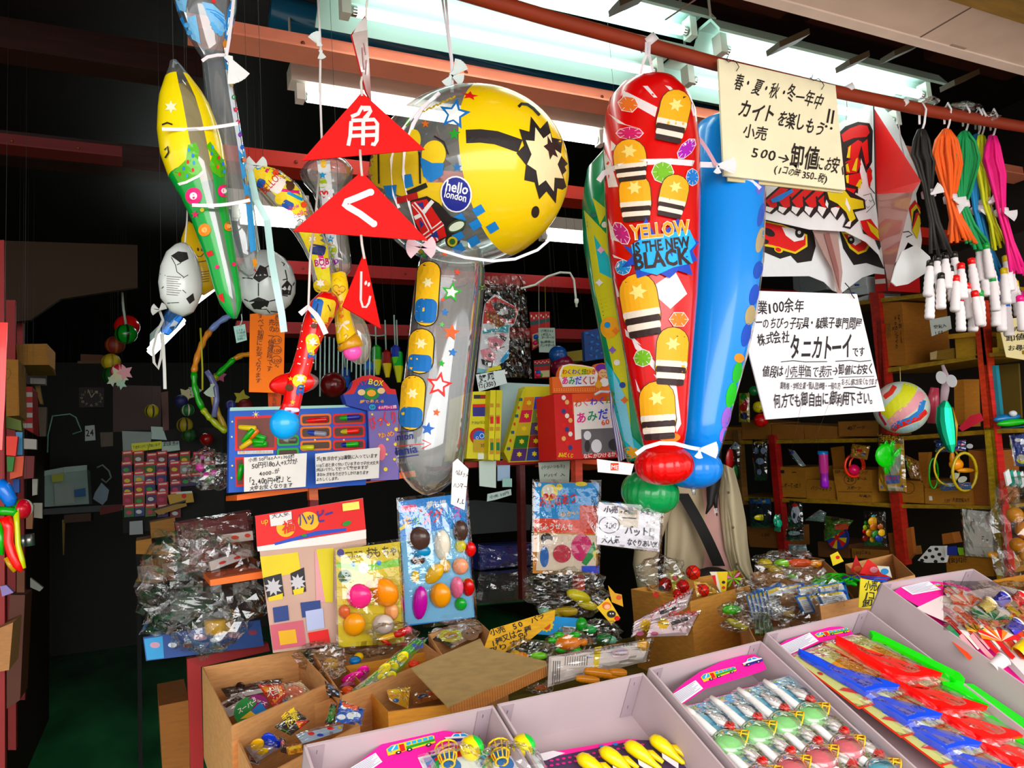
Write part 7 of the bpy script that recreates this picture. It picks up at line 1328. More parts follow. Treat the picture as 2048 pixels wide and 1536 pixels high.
for i,(q,tx) in enumerate(((c((0,340),(178,345),(178,428),(5,428)),''),(c((182,300),(370,318),(375,425),(185,425)),''),(c((378,322),(590,330),(590,425),(385,425)),''),(c((592,330),(808,340),(805,420),(600,425)),''),(c((820,308),(1085,305),(1088,405),(825,405)),'40アーチ'))):rb(('cardboard box at the far left of the third shelf','cardboard box second from the left on the third shelf','cardboard box third from the left on the third shelf','cardboard box below the right part of the white shop board','cardboard box marked 40 left of the swirled ball')[i],q,'8a5c24c',texts=[(K,tx,c((880,365))[0],c((1000,360))[0],9)] if tx else ())
rb('cardboard box marked 100 low on the rack beside the coat',c((210,1000),(425,1010),(430,1145),(238,1135)),'7a4a20c',texts=[(K,'100',c((310,1065))[0],c((370,1065))[0],8)]); rb('low cardboard box below the dartboard',c((685,1100),(890,1120),(890,1210),(690,1200)),'5a3416c'); rb('low cardboard box below the fruit toys',c((908,1145),(1150,1158),(1160,1215),(915,1210)),'8a5c24c',texts=[(K,'(10)じゅん',c((920,1185))[0],c((1040,1185))[0],8)]); rb('large open cardboard box around the football prints',c((1228,1022),(1300,1005),(1320,1180),(1260,1250)),'9a5a24c',dp=.02); rb('cardboard box marked 50 and 12 under the white sheet pack',c((1530,1190),(1840,1218),(1852,1330),(1540,1330)),texts=[(K,'(50)12行',c((1550,1238))[0],c((1670,1235))[0],11)]); rb('cardboard box flap left of the white sheet pack',c((1505,1050),(1570,1040),(1590,1110),(1512,1120)),'a06428c',dp=.05); rb('brown cardboard flap between the fruit toys and the red post',c((1148,1045),(1185,1040),(1215,1200),(1170,1205)),'8a5024c',dp=.03)
o=rb('tall cardboard carton with printed lettering at the top of the right rack',d((1110,675),(1240,672),(1270,1092),(1135,1098)),'9a6424c',arts=[(K,*[d((1130+i*5,815),(1132+i*5,815),(1136+i*5,910),(1134+i*5,910)) for i in range(0,8,2)])],dp=.3); q=MB(); q.vhand(plX(XR+.01),K,'ARTNO',d((1222,755))[0],d((1232,850))[0],7,.02,.0016); q.vhand(plX(XR+.01),K,'JL-100',d((1234,860))[0],d((1242,945))[0],7,.02,.0016); q.vhand(plX(XR+.01),K,'ドッカンマイク',d((1200,770))[0],d((1212,985))[0],6,.02,.0016); q.hand(plX(XR+.01),K,'12入',d((1180,855))[0],d((1196,855))[0],6,.02,.0016); part('lettering',q,o)
o=rb('lidded tan cardboard box beside the orange post, under the ropes',d((1590,905),(1730,890),(1730,1035),(1600,1045)),'b08840c',dp=.2); part('lid',MB().prism([PX(x,y,XR-.01) for x,y in d((1548,888),(1735,868),(1735,900),(1550,918))],IN*.22,'b88c44c'),o)
rb('flat cardboard box left of the lidded one',d((1425,1005),(1580,978),(1585,1052),(1428,1058)),'8a6a30c',arts=[('c8b088',d((1428,1010),(1475,995),(1470,1050),(1430,1055)))])
for i,q in enumerate((d((1865,880),(1935,876),(1935,918),(1868,922)),d((1870,922),(1935,918),(1935,970),(1872,975)),d((1838,975),(1945,968),(1948,1010),(1840,1018)))):rb('small yellow carton, %s of the stack at the right edge' % ('top','middle','bottom')[i],q,'b89a2c',name='small_carton',texts=[(K,'スペシ',d((1880,1002))[0],d((1935,998))[0],6)] if i == 2 else ())
for i,q in enumerate((d((885,545),(1005,505),(1005,565),(890,590)),d((855,600),(1012,565),(1015,620),(860,640)),d((940,650),(1020,625),(1020,672),(945,690)))):rb('white carton, %s of those behind the kite tail' % ('top','middle','lowest')[i],q,'c8ccd0',name='small_carton',arts=[('2a5ab0',RR(q[0][0]+18,q[0][1]+5,10,4))])
rb('red carton with white dots behind the kite',d((1062,490),(1140,480),(1145,600),(1065,610)),'b8241c',name='small_carton',arts=[('e8d8d4',d((1065,525),(1140,518),(1142,550),(1066,555)))]); rb('clear plastic tub of white pieces behind the kite tail',d((520,500),(760,500),(740,590),(590,620),(525,590)),'b8c4cat',name='plastic_tub',cat='tub')
o=rb('teal open box with fish-shaped toys at the right edge',d((1800,1098),(1860,1092),(1900,1480),(1845,1512)),'1a7a8a',dp=.02,name='open_box'); part('floor_panel',MB().prism([PX(x,y,XR+.02) for x,y in d((1845,1512),(2045,1490),(2045,1500),(1850,1522))],IN*.2,'1a6a7a'),o); part('side_panel',MB().prism([PX(x,y,XR+.2) for x,y in d((1860,1092),(2010,1080),(2030,1440),(1890,1460))],IN*.01,'5a4a1c'),o)
for x,y,r,ry,ro,m,lab in ((1935,1440,28,8,-8,'1a6aa0','blue fish-shaped toy in the teal box'),(1970,1470,32,7,-6,'2aa82a','green fish-shaped toy in the teal box'),(1975,1410,8,6,0,'c8ccd0','white cap of the blue fish toy')):
    p=PX(*d((x,y))[0],XR-.01); s_=pxm(p); ro=radians(ro); solo('toy_fish',MB().ell(p,(CR*cos(ro)-CU*sin(ro))*r*s_,CF*ry*s_,(CU*cos(ro)+CR*sin(ro))*ry*s_,m+'g',16,8),lab,'toy')
# swirled ball
p=PX(1802,815,2.75); R_=52*pxm(p); t=thing('swirl_ball','marbled rainbow rubber ball hanging beside the white shop board','ball',p-V((0,0,R_))); mb=MB().ball(p,R_,'c8d4c8',32,22); part('body',mb,t); bv=Bv(mb); q=MB()
for m,pts,w in (('d8d83a',((1822,762),(1815,790),(1790,815),(1772,835)),30),('e0a0a8',((1845,785),(1825,812),(1800,830),(1780,850)),20),('2a7ac0',((1846,800),(1840,825),(1820,840),(1796,848),(1785,858)),12),('d84038',((1853,822),(1838,836),(1815,845),(1796,852),(1784,862)),10),('d84a40',((1790,772),(1782,785),(1768,795)),10),('b8304a',((1758,800),(1760,830),(1772,850)),5),('a8c8d0',((1840,850),(1815,860),(1800,866)),14),('e8c0c0',((1762,790),(1768,778),(1778,768)),10)):q.art(bv,m,LN(pts,w),step=7)
part('swirls',q,t); part('string',MB().tube([PX(1800,735,2.78),PX(1801,768,2.76)],.0015,6,'b8a878'),t)
# tagged pouches and hanging packs
t=thing('pouch_bunch','metallic green slime pouch with white oval tags hanging on the right rack','toy',PX(1890,910,2.8)); L3=lambda*q:[(PX(x,y,2.8),r*pxm(PX(x,y,2.8))) for x,y,r in q]
part('green_pouch',MB().loft(L3((1892,802,4),(1889,815,14),(1890,840,17),(1894,865,16),(1900,890,11),(1904,905,4)),12,'12a87am',flat=.5,smooth=False),t); part('yellow_pouch',MB().loft([(p_+V((.02,.02,0)),r) for p_,r in L3((1900,815,8),(1908,850,10),(1907,890,8),(1902,905,3))],10,'b8901cg',flat=.5),t); part('pink_pouch',MB().loft([(p_+V((.05,.05,0)),r) for p_,r in L3((1876,772,8),(1872,800,12),(1870,845,8))],10,'b04a5ag',flat=.5),t)
part('tape',MB().loft(L3((1885,730,3),(1892,750,5),(1890,780,8),(1886,812,6)),8,'a8949c',flat=.3),t)
for x,y in ((1882,755),(1903,762)):part('tag',MB().prism([PX(a,b,2.77) for a,b in E(x,y,10,13,-20)],IN*.002,'e8e8ec'),t)
pkp('toy_packet','red shiny toy pouch leaning on the shelf right of the green pouch','toy packet',c((1615,350),(1690,270),(1760,250),(1780,300),(1640,372)),plX(2.95),'d04050',[],[],False); rb('narrow cardboard box behind the green pouch',d((1585,1190),(1650,1185),(1660,1500),(1590,1480)),'a8702cc',dp=.1,X=XR+.06)
def rp(lab,q,m,arts=(),toys=(),X=2.93,texts=(),film=True,cat='toy packet',name='toy_packet'):return pkp(name,lab,cat,q,plX(X),m,arts,toys,film,None,.002,.02,texts)
rp('tall gold toy pack with a lime green hand, below the swirled ball',c((1088,395),(1250,410),(1270,770),(1090,765)),'c89a3a',[('7a5214',c((1090,400),(1250,412),(1250,455),(1090,450))),('b0aca4',c(*E(1175,570,65,95))),('4a6ab0',c((1130,665),(1230,660),(1230,715),(1140,720))),('2a5ac0',c(*ST(1110,740,14)),c(*ST(1245,735,14))),('d8c8b0',c((1150,725),(1250,745),(1250,768),(1150,762)))],[(*c((1170,530))[0],20,'3ae02a',24),(*c((1125,490))[0],5,'4ae83a',12,-20),(*c((1150,475))[0],5,'4ae83a',13,-6),(*c((1185,475))[0],5,'4ae83a',13,8),(*c((1225,510))[0],5,'4ae83a',12,40),(*c((1160,610))[0],7,'34c82a',14,10)],texts=[('f0c83a','お手の〜',c((1095,440))[0],c((1235,445))[0],12,.05),('d83a5a','空気注入',c((1130,695))[0],c((1230,690))[0],7)])
q=MB().loft([(PX(*c((x,y))[0],2.94),r/3.303*pxm(PX(*c((x,y))[0],2.94))) for x,y,r in ((718,502,32),(718,520,34),(722,525,30),(726,640,30),(728,650,24),(730,690,26),(732,735,28),(732,745,20))],16,'c050a8g',mf=lambda i,k_:('2a7ac0g','2a7ac0g','c04a90g','b04a98g','9a3aa8g','9a3ac0g','8a2ab8g')[i]); solo('toy_microphone',q,'pink and purple tube toy with a blue cap on the right rack','toy')
p=PX(*c((925,600))[0],2.98); s_=pxm(p); q=MB().tube([p+(CR*cos(a)*18+CU*sin(a)*22)*s_ for a in [2*pi*i/20 for i in range(21)]],.006,8,'f0501cg').tube([p+V((.02,0,0))+(CR*cos(a)*15+CU*sin(a)*19)*s_ for a in [2*pi*i/20 for i in range(21)]],.005,8,'e8601cg').ball(p-CU*8*s_,11*s_,'e82a6ag'); solo('toy_ring',q,'orange ring toy with a pink ball in the lettered cardboard box','toy')
rp('gold foil packet leaning behind the orange ring',c((915,455),(1030,470),(1010,560),(900,540)),'b8862a',[('c83020',c(*E(960,500,20,12))),('2a3a7a',c(*E(990,525,14,9))),('f0d04a',c(*E(940,525,12,9)))]); rp('brown and gold foil packet right of the lime hand pack',c((1265,530),(1350,570),(1370,690),(1300,680)),'8a5a24',[('d8a84a',*[c(*E(1290+i*14,560+i*24,8,6)) for i in range(5)]),('5a2a14',*[c(*E(1320+i*9,560+i*24,6,6)) for i in range(5)])])
q=MB()
for (x,y),m,r,w_ in (((1655,640),'b8a42a',(24,38),.006),((1540,600),'c8b02a',(26,38),.004),((1450,650),'2a9a2a',(9,30),.004)):p=PX(*c((x,y))[0],2.93); s_=pxm(p); q.tube([p+(CR*cos(a)*r[0]+CU*sin(a)*r[1])*s_ for a in [2*pi*i/20 for i in range(21)]],w_,6,m+'g')
p=PX(*c((1600,590))[0],2.94); s_=pxm(p); q.ell(p,CR*14*s_,CF*.02,CU*12*s_,'e8981cg').ell(p+(CU*12-CR*8)*s_,CR*5*s_,CF*.01,CU*14*s_,'d8901cg').ell(p+(CR*18-CU*12)*s_,CR*18*s_,CF*.01,CU*5*s_,'e09a1cg'); solo('toy_racket',q,'yellow and green hoop rackets with an orange mallet in the wide box','toy')
for x,y,lab in ((1588,668,'upper white oval tag on the hoop rackets'),(1640,690,'lower white oval tag on the hoop rackets')):solo('oval_tag',MB().prism([PX(a,b,2.9) for a,b in c(*E(x,y,30,20,-20))],IN*.002,'d0d4c8'),lab,'tag')
rp('blue packet tucked under the hoop rackets',c((1490,700),(1690,710),(1700,755),(1500,765)),'2a5a9a',[('c8d0d8',c(*E(1560,725,40,12)))]); rp('blue sky-print packet behind the tagged pouch',c((1462,430),(1660,430),(1660,500),(1470,510)),'1c3a8a',[('d0d4dc',c(*E(1690,470,22,16))),('c83a2a',c(*E(1640,460,16,8)))])
# lower bay goods
q=MB(); pd=plX(2.97); q.sheet(pd,c(*E(815,1075,70,80)),'1c2f7a',.01)
for i in range(12):a0=2*pi*i/12; q.art(pd,('d8b83a','c83020','2a3a8a')[i % 3],c((815,1075),(815+64*cos(a0),1075+74*sin(a0)),(815+64*cos(a0+.5),1075+74*sin(a0+.5))),lift=.001+.0001*i)
q.art(pd,'c83020',c(*E(815,1075,14,16)),lift=.003); solo('toy_dartboard',q,'blue and yellow toy dartboard low on the right rack','toy'); rp('green-edged dart packet behind the dartboard',c((735,930),(920,960),(880,1010),(730,1100)),'4a6a2a',[('d8401c',c((800,985),(890,985),(885,1020),(800,1020))),('1c2a14',c(*E(800,950,30,14)))])
t=rp('packet of colourful fruit toys on a dark card',c((990,900),(1130,905),(1140,1130),(985,1120)),'14120c',[('2a6a3a',c(*E(1050,1110,60,16)))],[(*c((x,y))[0],r,m) for x,y,r,m in ((1065,965,9,'e0a82a'),(1060,935,4,'4aa0a0'),(1018,975,5,'2a9a3a'),(1015,1005,6,'a8c02a'),(1012,1030,6,'d8281c'),(1070,1000,8,'c8781c'),(1110,1000,6,'a85a1c'),(1045,1040,8,'e0a82a'),(1085,1050,8,'4a9a4a'),(1120,1040,7,'f0c03a'),(1015,1075,7,'7a1c1c'),(1105,1075,8,'1c3a8a'),(1060,1085,6,'c8a02a'))])
for lab,q4,m,arts,toys in (('packet with a red bottle-shaped toy at the left of the rack',c((90,470),(170,450),(170,690),(95,680)),'1c1a14',[('a8b8c0',c((95,490),(140,440),(180,470),(150,490)))],[(*c((120,560))[0],8,'c82418',22),(*c((150,640))[0],6,'14642a',14)]),('packet with silver skeleton print on black',c((258,430),(350,435),(350,690),(270,690)),'0c0c10',[('b88a3a',c(*E(300,445,34,8))),('8a98b8',c(*E(280,500,16,22)),c(*E(325,500,16,22)),c(*E(305,570,26,22)),c(*E(300,640,14,20)))],[]),('silver packet poking out above the lettered box',c((490,490),(530,500),(605,600),(570,605)),'8a98a0',[('2a3a8a',c(*E(515,510,14,9,40)))],[]),('dark packet with a yellow capsule toy',c((232,815),(375,815),(375,1000),(245,1005)),'0e1a24',[('2a5a9a',c((235,818),(372,818),(372,850),(240,850))),('b8a02a',c(*E(280,830,14,6)),c(*E(330,835,12,7)))],[(*c((318,940))[0],13,'c8b81c',6)]),('teal plastic figure hanging on the red post',c((405,920),(435,920),(440,1035),(400,1030)),'1a8a6a',[],[(*c((420,960))[0],5,'1fae88',12),(*c((440,980))[0],5,'1fae88',8)]),('packet with a black and white figure print',c((500,830),(580,840),(590,1010),(490,1005)),'14161c',[('c8ccd8',c(*E(540,920,30,60))),('1c2440',c(*E(530,930,9,20)),c(*E(560,950,9,20))),('c83a20',c(*E(535,860,20,12)))],[]),('crumpled silver packet in the middle of the lower shelf',c((600,960),(700,890),(740,910),(720,970),(640,1000))[:4],'7a8a8c',[],[]),('dark packet with a black and white print at the shelf bottom',c((480,1020),(590,1010),(590,1090),(480,1095)),'101418',[('a8b4c0',c(*E(530,1045,40,14)))],[]),('pale price slip pinned to the low shelf',c((490,1118),(605,1120),(620,1190),(500,1185)),'aab4b8',[],[]),('yellow-capped packet of red toys left of the white shop board base',c((165,120),(232,120),(235,310),(165,310)),'c8b02a',[('2a9a3a',c(*E(195,145,22,24))),('d83a5a',c(*E(210,180,16,22))),('c82a20',c(*E(195,215,26,26))),('2a2a6a',c(*E(200,270,26,24)))],[]),('blue carded toy on the right edge of the rack',c((1950,400),(2070,385),(2070,600),(1985,600)),'1c3a8a',[('e8e4ec',c((1950,400),(1960,399),(1995,600),(1985,600)),c(*E(2010,430,25,12))),('d8d02a',c(*E(2040,560,40,26))),('c8c4b8',c(*E(2030,545,28,20)))],[])):rp(lab,q4,m,arts,toys)
for x,y,r,m,lab in ((262,105,34,'1a6a3a','green toy ball above the yellow football'),(295,212,38,'d0c02a','yellow football-print ball beside the white shop board'),(310,300,46,'c82420','red football-print ball under the yellow one')):
    p=PX(*c((x,y))[0],2.95); mb=MB().ball(p,r/3.303*pxm(p),m+'g',18,12); mb.art(Bv(mb),'14100c',c(*E(x-5,y,r*.3,r*.3,0,5)),c(*E(x+r*.6,y-r*.4,r*.2,r*.2,0,5)),c(*E(x+r*.4,y+r*.6,r*.2,r*.2,0,5))); solo('toy_ball',mb,lab,'ball')
q=MB(); ps=plX(2.96); q.sheet(ps,c((1345,1225),(1430,1130),(1520,1130),(1530,1200),(1520,1240),(1400,1240)),'e4e8e8g',.02)
for x,y in ((1425,1160),(1470,1150),(1445,1200),(1490,1185),(1400,1205),(1510,1215),(1375,1225),(1465,1232)):q.art(ps,'14120f',c(*E(x,y,15,12,10,6)))
solo('football_print_bag',q,'football-print bag in the open box at the bottom of the rack','bag')
o=rp('white sheet pack with a barcode hanging low on the rack',c((1638,885),(1848,908),(1845,1205),(1660,1195)),'c8c8c4',[('b4b4b0',c((1650,1130),(1845,1140),(1845,1144),(1650,1134))),('2a2a2a',c((1770,1065),(1785,1066),(1785,1072),(1770,1071)),c((1770,1080),(1785,1081),(1785,1087),(1770,1086)),c((1800,1085),(1812,1086),(1812,1096),(1800,1095)))],X=2.9)
p=PX(*c((1842,1188))[0],2.86); s_=pxm(p); solo('round_toy',MB().ell(p,CR*10*s_,CF*8*s_,CU*6.5*s_,'f0a81cg',16,8),'yellow-orange round toy at the corner of the white sheet pack','toy')
for q4,lab,m in ((c((1540,1135),(1600,1130),(1620,1190),(1540,1190)),'deep blue packet in the cardboard box marked 50','1c2f8a'),(c((1610,1140),(1645,1140),(1650,1190),(1610,1190)),'lime green toy ball packet in the cardboard box marked 50','8ac02a')):rp(lab,q4,m,film=False)
note('cream handwritten price board cut by the right edge',[(1996,560+80),(2080,630),(2080,725),(2013,714)],1.75,'e0d4a8',(('卸',(2030,632),(2060,628),12),('小売10',(2008,665),(2060,662),10),('卸値',(2012,683),(2050,680),12),('お尋ね',(2015,702),(2060,698),11)),cat='sign',name='handwritten_board')
note('pale price tag 100 between the shelves, behind the ropes',d((1425,790),(1560,765),(1570,850),(1440,900)),2.0,'c4ccc8',(('空気入',d((1450,850))[0],d((1535,840))[0],7),('100-',d((1455,888))[0],d((1535,878))[0],7)),cat='tag',name='price_tag')
bag('big clear bag of orange snacks-like toys at the right edge',2045,1060,0,52,105,.12,71,[(2030,1030,16,'c88a4a'),(2050,1060,18,'d08a4a'),(2035,1090,15,'b87a3a'),(2055,1110,15,'d89a5a')],Y=1.75)
t=thing('card_pack','teal and white card packs stacked on the clear bag at the right edge','card pack',PY(2030,975,1.75))
for i in range(6):part('card',MB().prism([PY(x,y,1.74+.012*i) for x,y in ((2010+i*7,945+i),(2018+i*7,938+i),(2024+i*7,965+i),(2016+i*7,972+i))],(0,.006,0),('d8dcdc','1a8a7a')[i % 2]),t)
# ================= left rack, desk and goods far inside =================
lr=thing('shelf_rack','red-posted rack along the left edge of the aisle','rack',(-.5,4,0))
for q,Y in ((((-20,480),(8,480),(10,1600),(-20,1600)),3.0),(((12,600),(30,600),(32,1500),(16,1500)),3.6),(((34,645),(46,645),(50,1400),(36,1400)),4.2)):part('post',MB().prism([PY(x,y,Y) for x,y in q],(0,.04,0),'8a1410'),lr)
part('side_panel',MB().box(-1.55,3.1,0,-.62,6.8,2.1,'2a120cp'),lr)
def lb(lab,q,Y,m,dp=.15,name='cardboard_box',cat='box',arts=(),texts=()):return fbox(name,lab,cat,plY(Y),q,dp,m,arts,texts)
solo('hanging_banner',MB().sheet(plY(2.2),[(-20,645),(15,645),(10,800),(4,900),(-20,900)],'f01408g',.002),'bright red banner at the left edge','banner')
k=cropf(0,560,4.8); lb('cardboard box high on the left rack, sticking out into the aisle',k((150,615),(450,612),(470,815),(180,815)),3.7,'8a6230c',.3); lb('side of the high cardboard box on the left rack',k((450,612),(530,695),(528,862),(470,815)),3.69,'7a5a38c',.02); lb('upright cardboard box below it on the left rack',k((40,760),(175,765),(185,1300),(45,1310)),3.2,'9a6c38c',.2,arts=[('5a3c1c',k(*LN([(50,850),(95,855),(105,900),(80,950),(40,965)],5)))])
lb('stack of red and white striped cartons on the left rack',k((217,1020),(310,1025),(320,1470),(222,1420)),3.9,'b01a18',.2,name='striped_carton',arts=[('c4c0bc',*[k((217,y),(312,y),(312,y+44),(217,y+44)) for y in (1078,1178,1276,1376)])])
for i,(q,Y,m,lab) in enumerate(((k((200,880),(440,880),(440,1000),(260,1000)),4.2,'2a1a14','dark open carton under the high cardboard box'),(k((290,940),(435,945),(435,1000),(290,995)),4.1,'8a8880','white slip on the dark carton'),(k((330,1000),(375,1000),(410,1190),(385,1190)),4.3,'8a6a30','tan card strip leaning on the left rack'),(k((365,1220),(450,1220),(440,1500),(380,1500)),4.5,'5a4a3c','dim upright board on the left rack'),(k((40,1300),(200,1350),(210,1450),(60,1420)),3.1,'5a6a1c','olive green packet below the upright cardboard box'))):lb(lab,q,Y,m,.05,'packet','packet')
k=cropf(0,860,4.8)
for q,Y,m,lab in ((k((60,60),(170,60),(150,250),(60,240)),3.0,'d8461c','orange toy packet on the left rack'),(k((150,20),(215,20),(215,240),(165,240)),3.05,'4a86b0','pale blue packet beside the orange one'),(k((65,255),(140,260),(120,400),(70,400)),3.0,'1a6a24','green packet under the orange one'),(k((95,260),(230,250),(215,440),(95,475)),3.02,'c0501c','large orange packet hanging lower on the left rack'),(k((210,80),(350,90),(350,185),(215,180)),3.3,'a8a4a0','white handwritten slip on the left rack'),(k((225,250),(330,250),(320,460),(230,470)),3.4,'6a1410','dark red carton beside the orange packets'),(k((120,470),(185,470),(185,600),(120,600)),3.1,'1a4a9a','blue carton on the left rack'),(k((310,470),(360,470),(355,620),(310,630)),3.5,'9a9890','white leaflet hanging in the aisle'),(k((320,700),(405,700),(405,850),(320,840)),3.8,'a09c90','white box at the aisle corner of the left rack'),(k((250,720),(320,720),(310,950),(250,950)),3.4,'7a4a20','brown carton low on the left rack'),(k((160,1350),(235,1350),(235,1560),(160,1560)),3.2,'6a3a18','brown box low beside the red tube'),(k((0,1500),(60,1490),(130,1560),(20,1600)),2.9,'8a7ab0','lilac packet at the bottom left'),(k((290,1420),(415,1515),(380,1550),(290,1510)),3.9,'a8a8a0','white paper sheet fallen at the foot of the left rack')):lb(lab,q,Y,m,.03,'packet','packet')
lb('pale cardboard box at the bottom left corner',[(-10,1260),(26,1245),(18,1340),(-10,1345)],2.9,'b0805ac',.2); lb('tall brown cartons at the lower left',[(20,1190),(50,1190),(40,1400),(10,1420)],3.3,'5a2a14',.2,'carton')
solo('metal_can',MB().loft(LP(3.3,(58,1068,9),(60,1092,9)),14,'b0b4b4m').loft(LP(3.32,(47,1070,8),(49,1093,8)),14,'a8acacm'),'pair of silver cans on the left rack','can')
t=thing('inflatable_toy','bright inflatable arms in blue, red, green and yellow at the left edge','inflatable toy',PY(20,1140,2.3))
for nm,q,m in (('blue_arm',((-5,965,12),(8,978,15),(20,1000,13),(22,1012,8)),'1a72d0'),('green_arm',((-10,1022,9),(10,1022,9),(28,1024,9),(34,1020,6)),'1fa024'),('red_leg',((10,1034,12),(18,1055,10),(17,1085,9),(25,1110,10),(35,1130,9),(44,1142,5)),'e0261a'),('yellow_leg',((32,1020,6),(34,1050,5),(36,1090,5),(43,1120,6),(48,1137,4)),'c8d41c'),('ochre_leg',((12,1115,5),(20,1130,5),(30,1143,4)),'b8902a'),('left_stripe',((-2,1040,6),(2,1080,6),(3,1110,4)),'22a82a')):part(nm,MB().loft(LP(2.3,*q),12,m+'g'),t)
p=PY(45,1018,2.5); solo('beach_ball',MB().ell(p,CR*18*pxm(p),CF*.03,CU*20*pxm(p),'e0e0d8g',20,12,mf=lambda i,j:('d8dcd4g','c8501cg','2a8a2ag','c83040g')[j // 5]),'small striped beach ball behind the inflatable arms','ball')
# desk, machines and papers at the back
YD=6.4; t=thing('desk','cluttered desk at the far end of the aisle','desk',PY(150,1200,YD)); part('top',MB().prism([PY(x,y,YD) for x,y in ((82,1018),(250,1008),(250,1020),(82,1030))],(0,.7,0),'4a4e52'),t); part('leg',MB().prism([PY(x,y,YD) for x,y in ((124,1040),(130,1040),(128,1110),(126,1110))],(0,.05,0),'8a6a2a'),t); part('drawer',MB().prism([PY(x,y,YD-.01) for x,y in ((128,1030),(182,1026),(182,1042),(128,1046))],(0,.3,0),'4a2a14'),t); part('drawer',MB().prism([PY(x,y,YD-.01) for x,y in ((200,1014),(246,1008),(240,1022),(200,1030))],(0,.3,0),'6a1412'),t)
def far(name,lab,cat,q,m,dp=.1,arts=(),texts=(),Y=YD):fbox(name,lab,cat,plY(Y),q,dp,m,arts,texts)
t=thing('office_machine','pale green-grey office machine with lid on the back desk','machine',PY(130,1012,YD+.05))
for nm,q,m in (('body',((86,945),(174,938),(178,1008),(88,1014)),'a8bcb8'),('lid',((87,942),(130,934),(174,930),(174,940),(87,952)),'c8dcd8'),('tray_front',((108,968),(148,965),(150,1006),(110,1010)),'b4bcb8')):part(nm,MB().prism([PY(x,y,YD+.05-(.02 if nm != 'body' else 0)) for x,y in q],(0,.4 if nm == 'body' else .02,0),m),t)
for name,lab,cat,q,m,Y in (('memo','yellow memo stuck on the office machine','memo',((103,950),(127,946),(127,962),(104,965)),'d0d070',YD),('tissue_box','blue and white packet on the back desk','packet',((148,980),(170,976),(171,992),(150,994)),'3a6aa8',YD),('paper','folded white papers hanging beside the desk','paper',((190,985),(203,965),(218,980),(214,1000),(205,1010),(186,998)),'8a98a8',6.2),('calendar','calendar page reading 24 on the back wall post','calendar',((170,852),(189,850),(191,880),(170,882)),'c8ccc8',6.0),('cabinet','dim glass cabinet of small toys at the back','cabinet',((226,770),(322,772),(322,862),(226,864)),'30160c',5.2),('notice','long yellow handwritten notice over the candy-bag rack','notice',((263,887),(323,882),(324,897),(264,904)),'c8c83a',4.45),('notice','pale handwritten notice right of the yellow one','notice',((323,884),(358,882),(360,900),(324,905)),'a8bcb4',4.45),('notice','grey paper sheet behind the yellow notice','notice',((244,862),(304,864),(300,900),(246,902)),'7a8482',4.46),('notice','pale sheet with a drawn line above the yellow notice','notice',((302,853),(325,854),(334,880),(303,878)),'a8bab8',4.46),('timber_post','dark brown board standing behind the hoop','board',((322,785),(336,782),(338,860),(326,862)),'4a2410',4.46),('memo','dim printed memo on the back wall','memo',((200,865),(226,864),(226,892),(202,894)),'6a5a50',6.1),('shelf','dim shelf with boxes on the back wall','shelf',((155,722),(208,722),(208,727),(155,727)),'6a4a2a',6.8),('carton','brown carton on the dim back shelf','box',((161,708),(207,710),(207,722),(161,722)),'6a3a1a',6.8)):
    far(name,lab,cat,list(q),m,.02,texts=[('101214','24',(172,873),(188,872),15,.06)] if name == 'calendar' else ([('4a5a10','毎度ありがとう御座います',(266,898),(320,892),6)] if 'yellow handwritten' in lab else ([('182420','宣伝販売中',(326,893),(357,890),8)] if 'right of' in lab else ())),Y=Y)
t=thing('wall_clock','square dark wall clock at the back of the shop','clock',PY(183,815,6.9)); pc=plY(6.9); part('face',MB().sheet(pc,R(158,775,208,815),'1c120e',.03),t); q=MB()
for i in range(1,13):a=2*pi*i/12; q.text(pc,'a89a80',str(i),(180+20*sin(a),799-14*cos(a)),(186+20*sin(a),799-14*cos(a)),5,.004)
part('numbers',q,t); part('hand',MB().sheet(pc.up(.006),LN([(183,795),(176,779)],2),'b8ac98',.002),t); part('hand',MB().sheet(pc.up(.006),LN([(183,795),(189,786)],2),'b8ac98',.002),t)
q=MB(); q.tube([PY(x,y,6.3) for x,y in ((95,905),(96,870),(105,832),(140,828),(152,835),(158,850),(163,862),(145,868))],.005,6,'8ab0a4'); solo('power_cord',q,'pale looped cord in the dark above the back desk','cord')
q=MB().tube([PY(x,y,6.0) for x,y in ((194,935),(205,930),(218,942),(222,955),(212,965),(203,958))],.006,6,'7a8a88'); solo('power_cord',q,'grey looped cord beside the office machine','cord')
rg=random.Random(4); n_=0
for row,y0 in enumerate((905,925,945,965,985,1008)):
    for col in range(8):
        x0=246+col*23+rg.uniform(-3,3)
        if row > 2 and col > 4:continue
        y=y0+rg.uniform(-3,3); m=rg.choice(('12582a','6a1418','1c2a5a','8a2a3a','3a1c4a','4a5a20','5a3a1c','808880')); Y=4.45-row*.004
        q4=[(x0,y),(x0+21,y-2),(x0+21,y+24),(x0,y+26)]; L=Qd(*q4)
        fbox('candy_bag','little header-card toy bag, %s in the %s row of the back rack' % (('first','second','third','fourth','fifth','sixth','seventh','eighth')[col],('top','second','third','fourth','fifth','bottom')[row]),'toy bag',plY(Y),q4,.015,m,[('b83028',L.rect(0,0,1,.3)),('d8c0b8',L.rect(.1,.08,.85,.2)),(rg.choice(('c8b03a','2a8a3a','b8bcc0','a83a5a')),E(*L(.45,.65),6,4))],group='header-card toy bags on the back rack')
a_,b_=PY(246,1080,4.47),PY(445,855,4.47); solo('pegboard',MB().box(a_.x,4.47,PY(300,1062,4.47).z,b_.x,4.49,b_.z,'030202p').box(a_.x+.06,4.47,0,a_.x+.08,4.49,1.3,'030202p').box(b_.x-.1,4.47,0,b_.x-.08,4.49,1.3,'030202p'),'dark board standing behind the header-card toy bags','board')
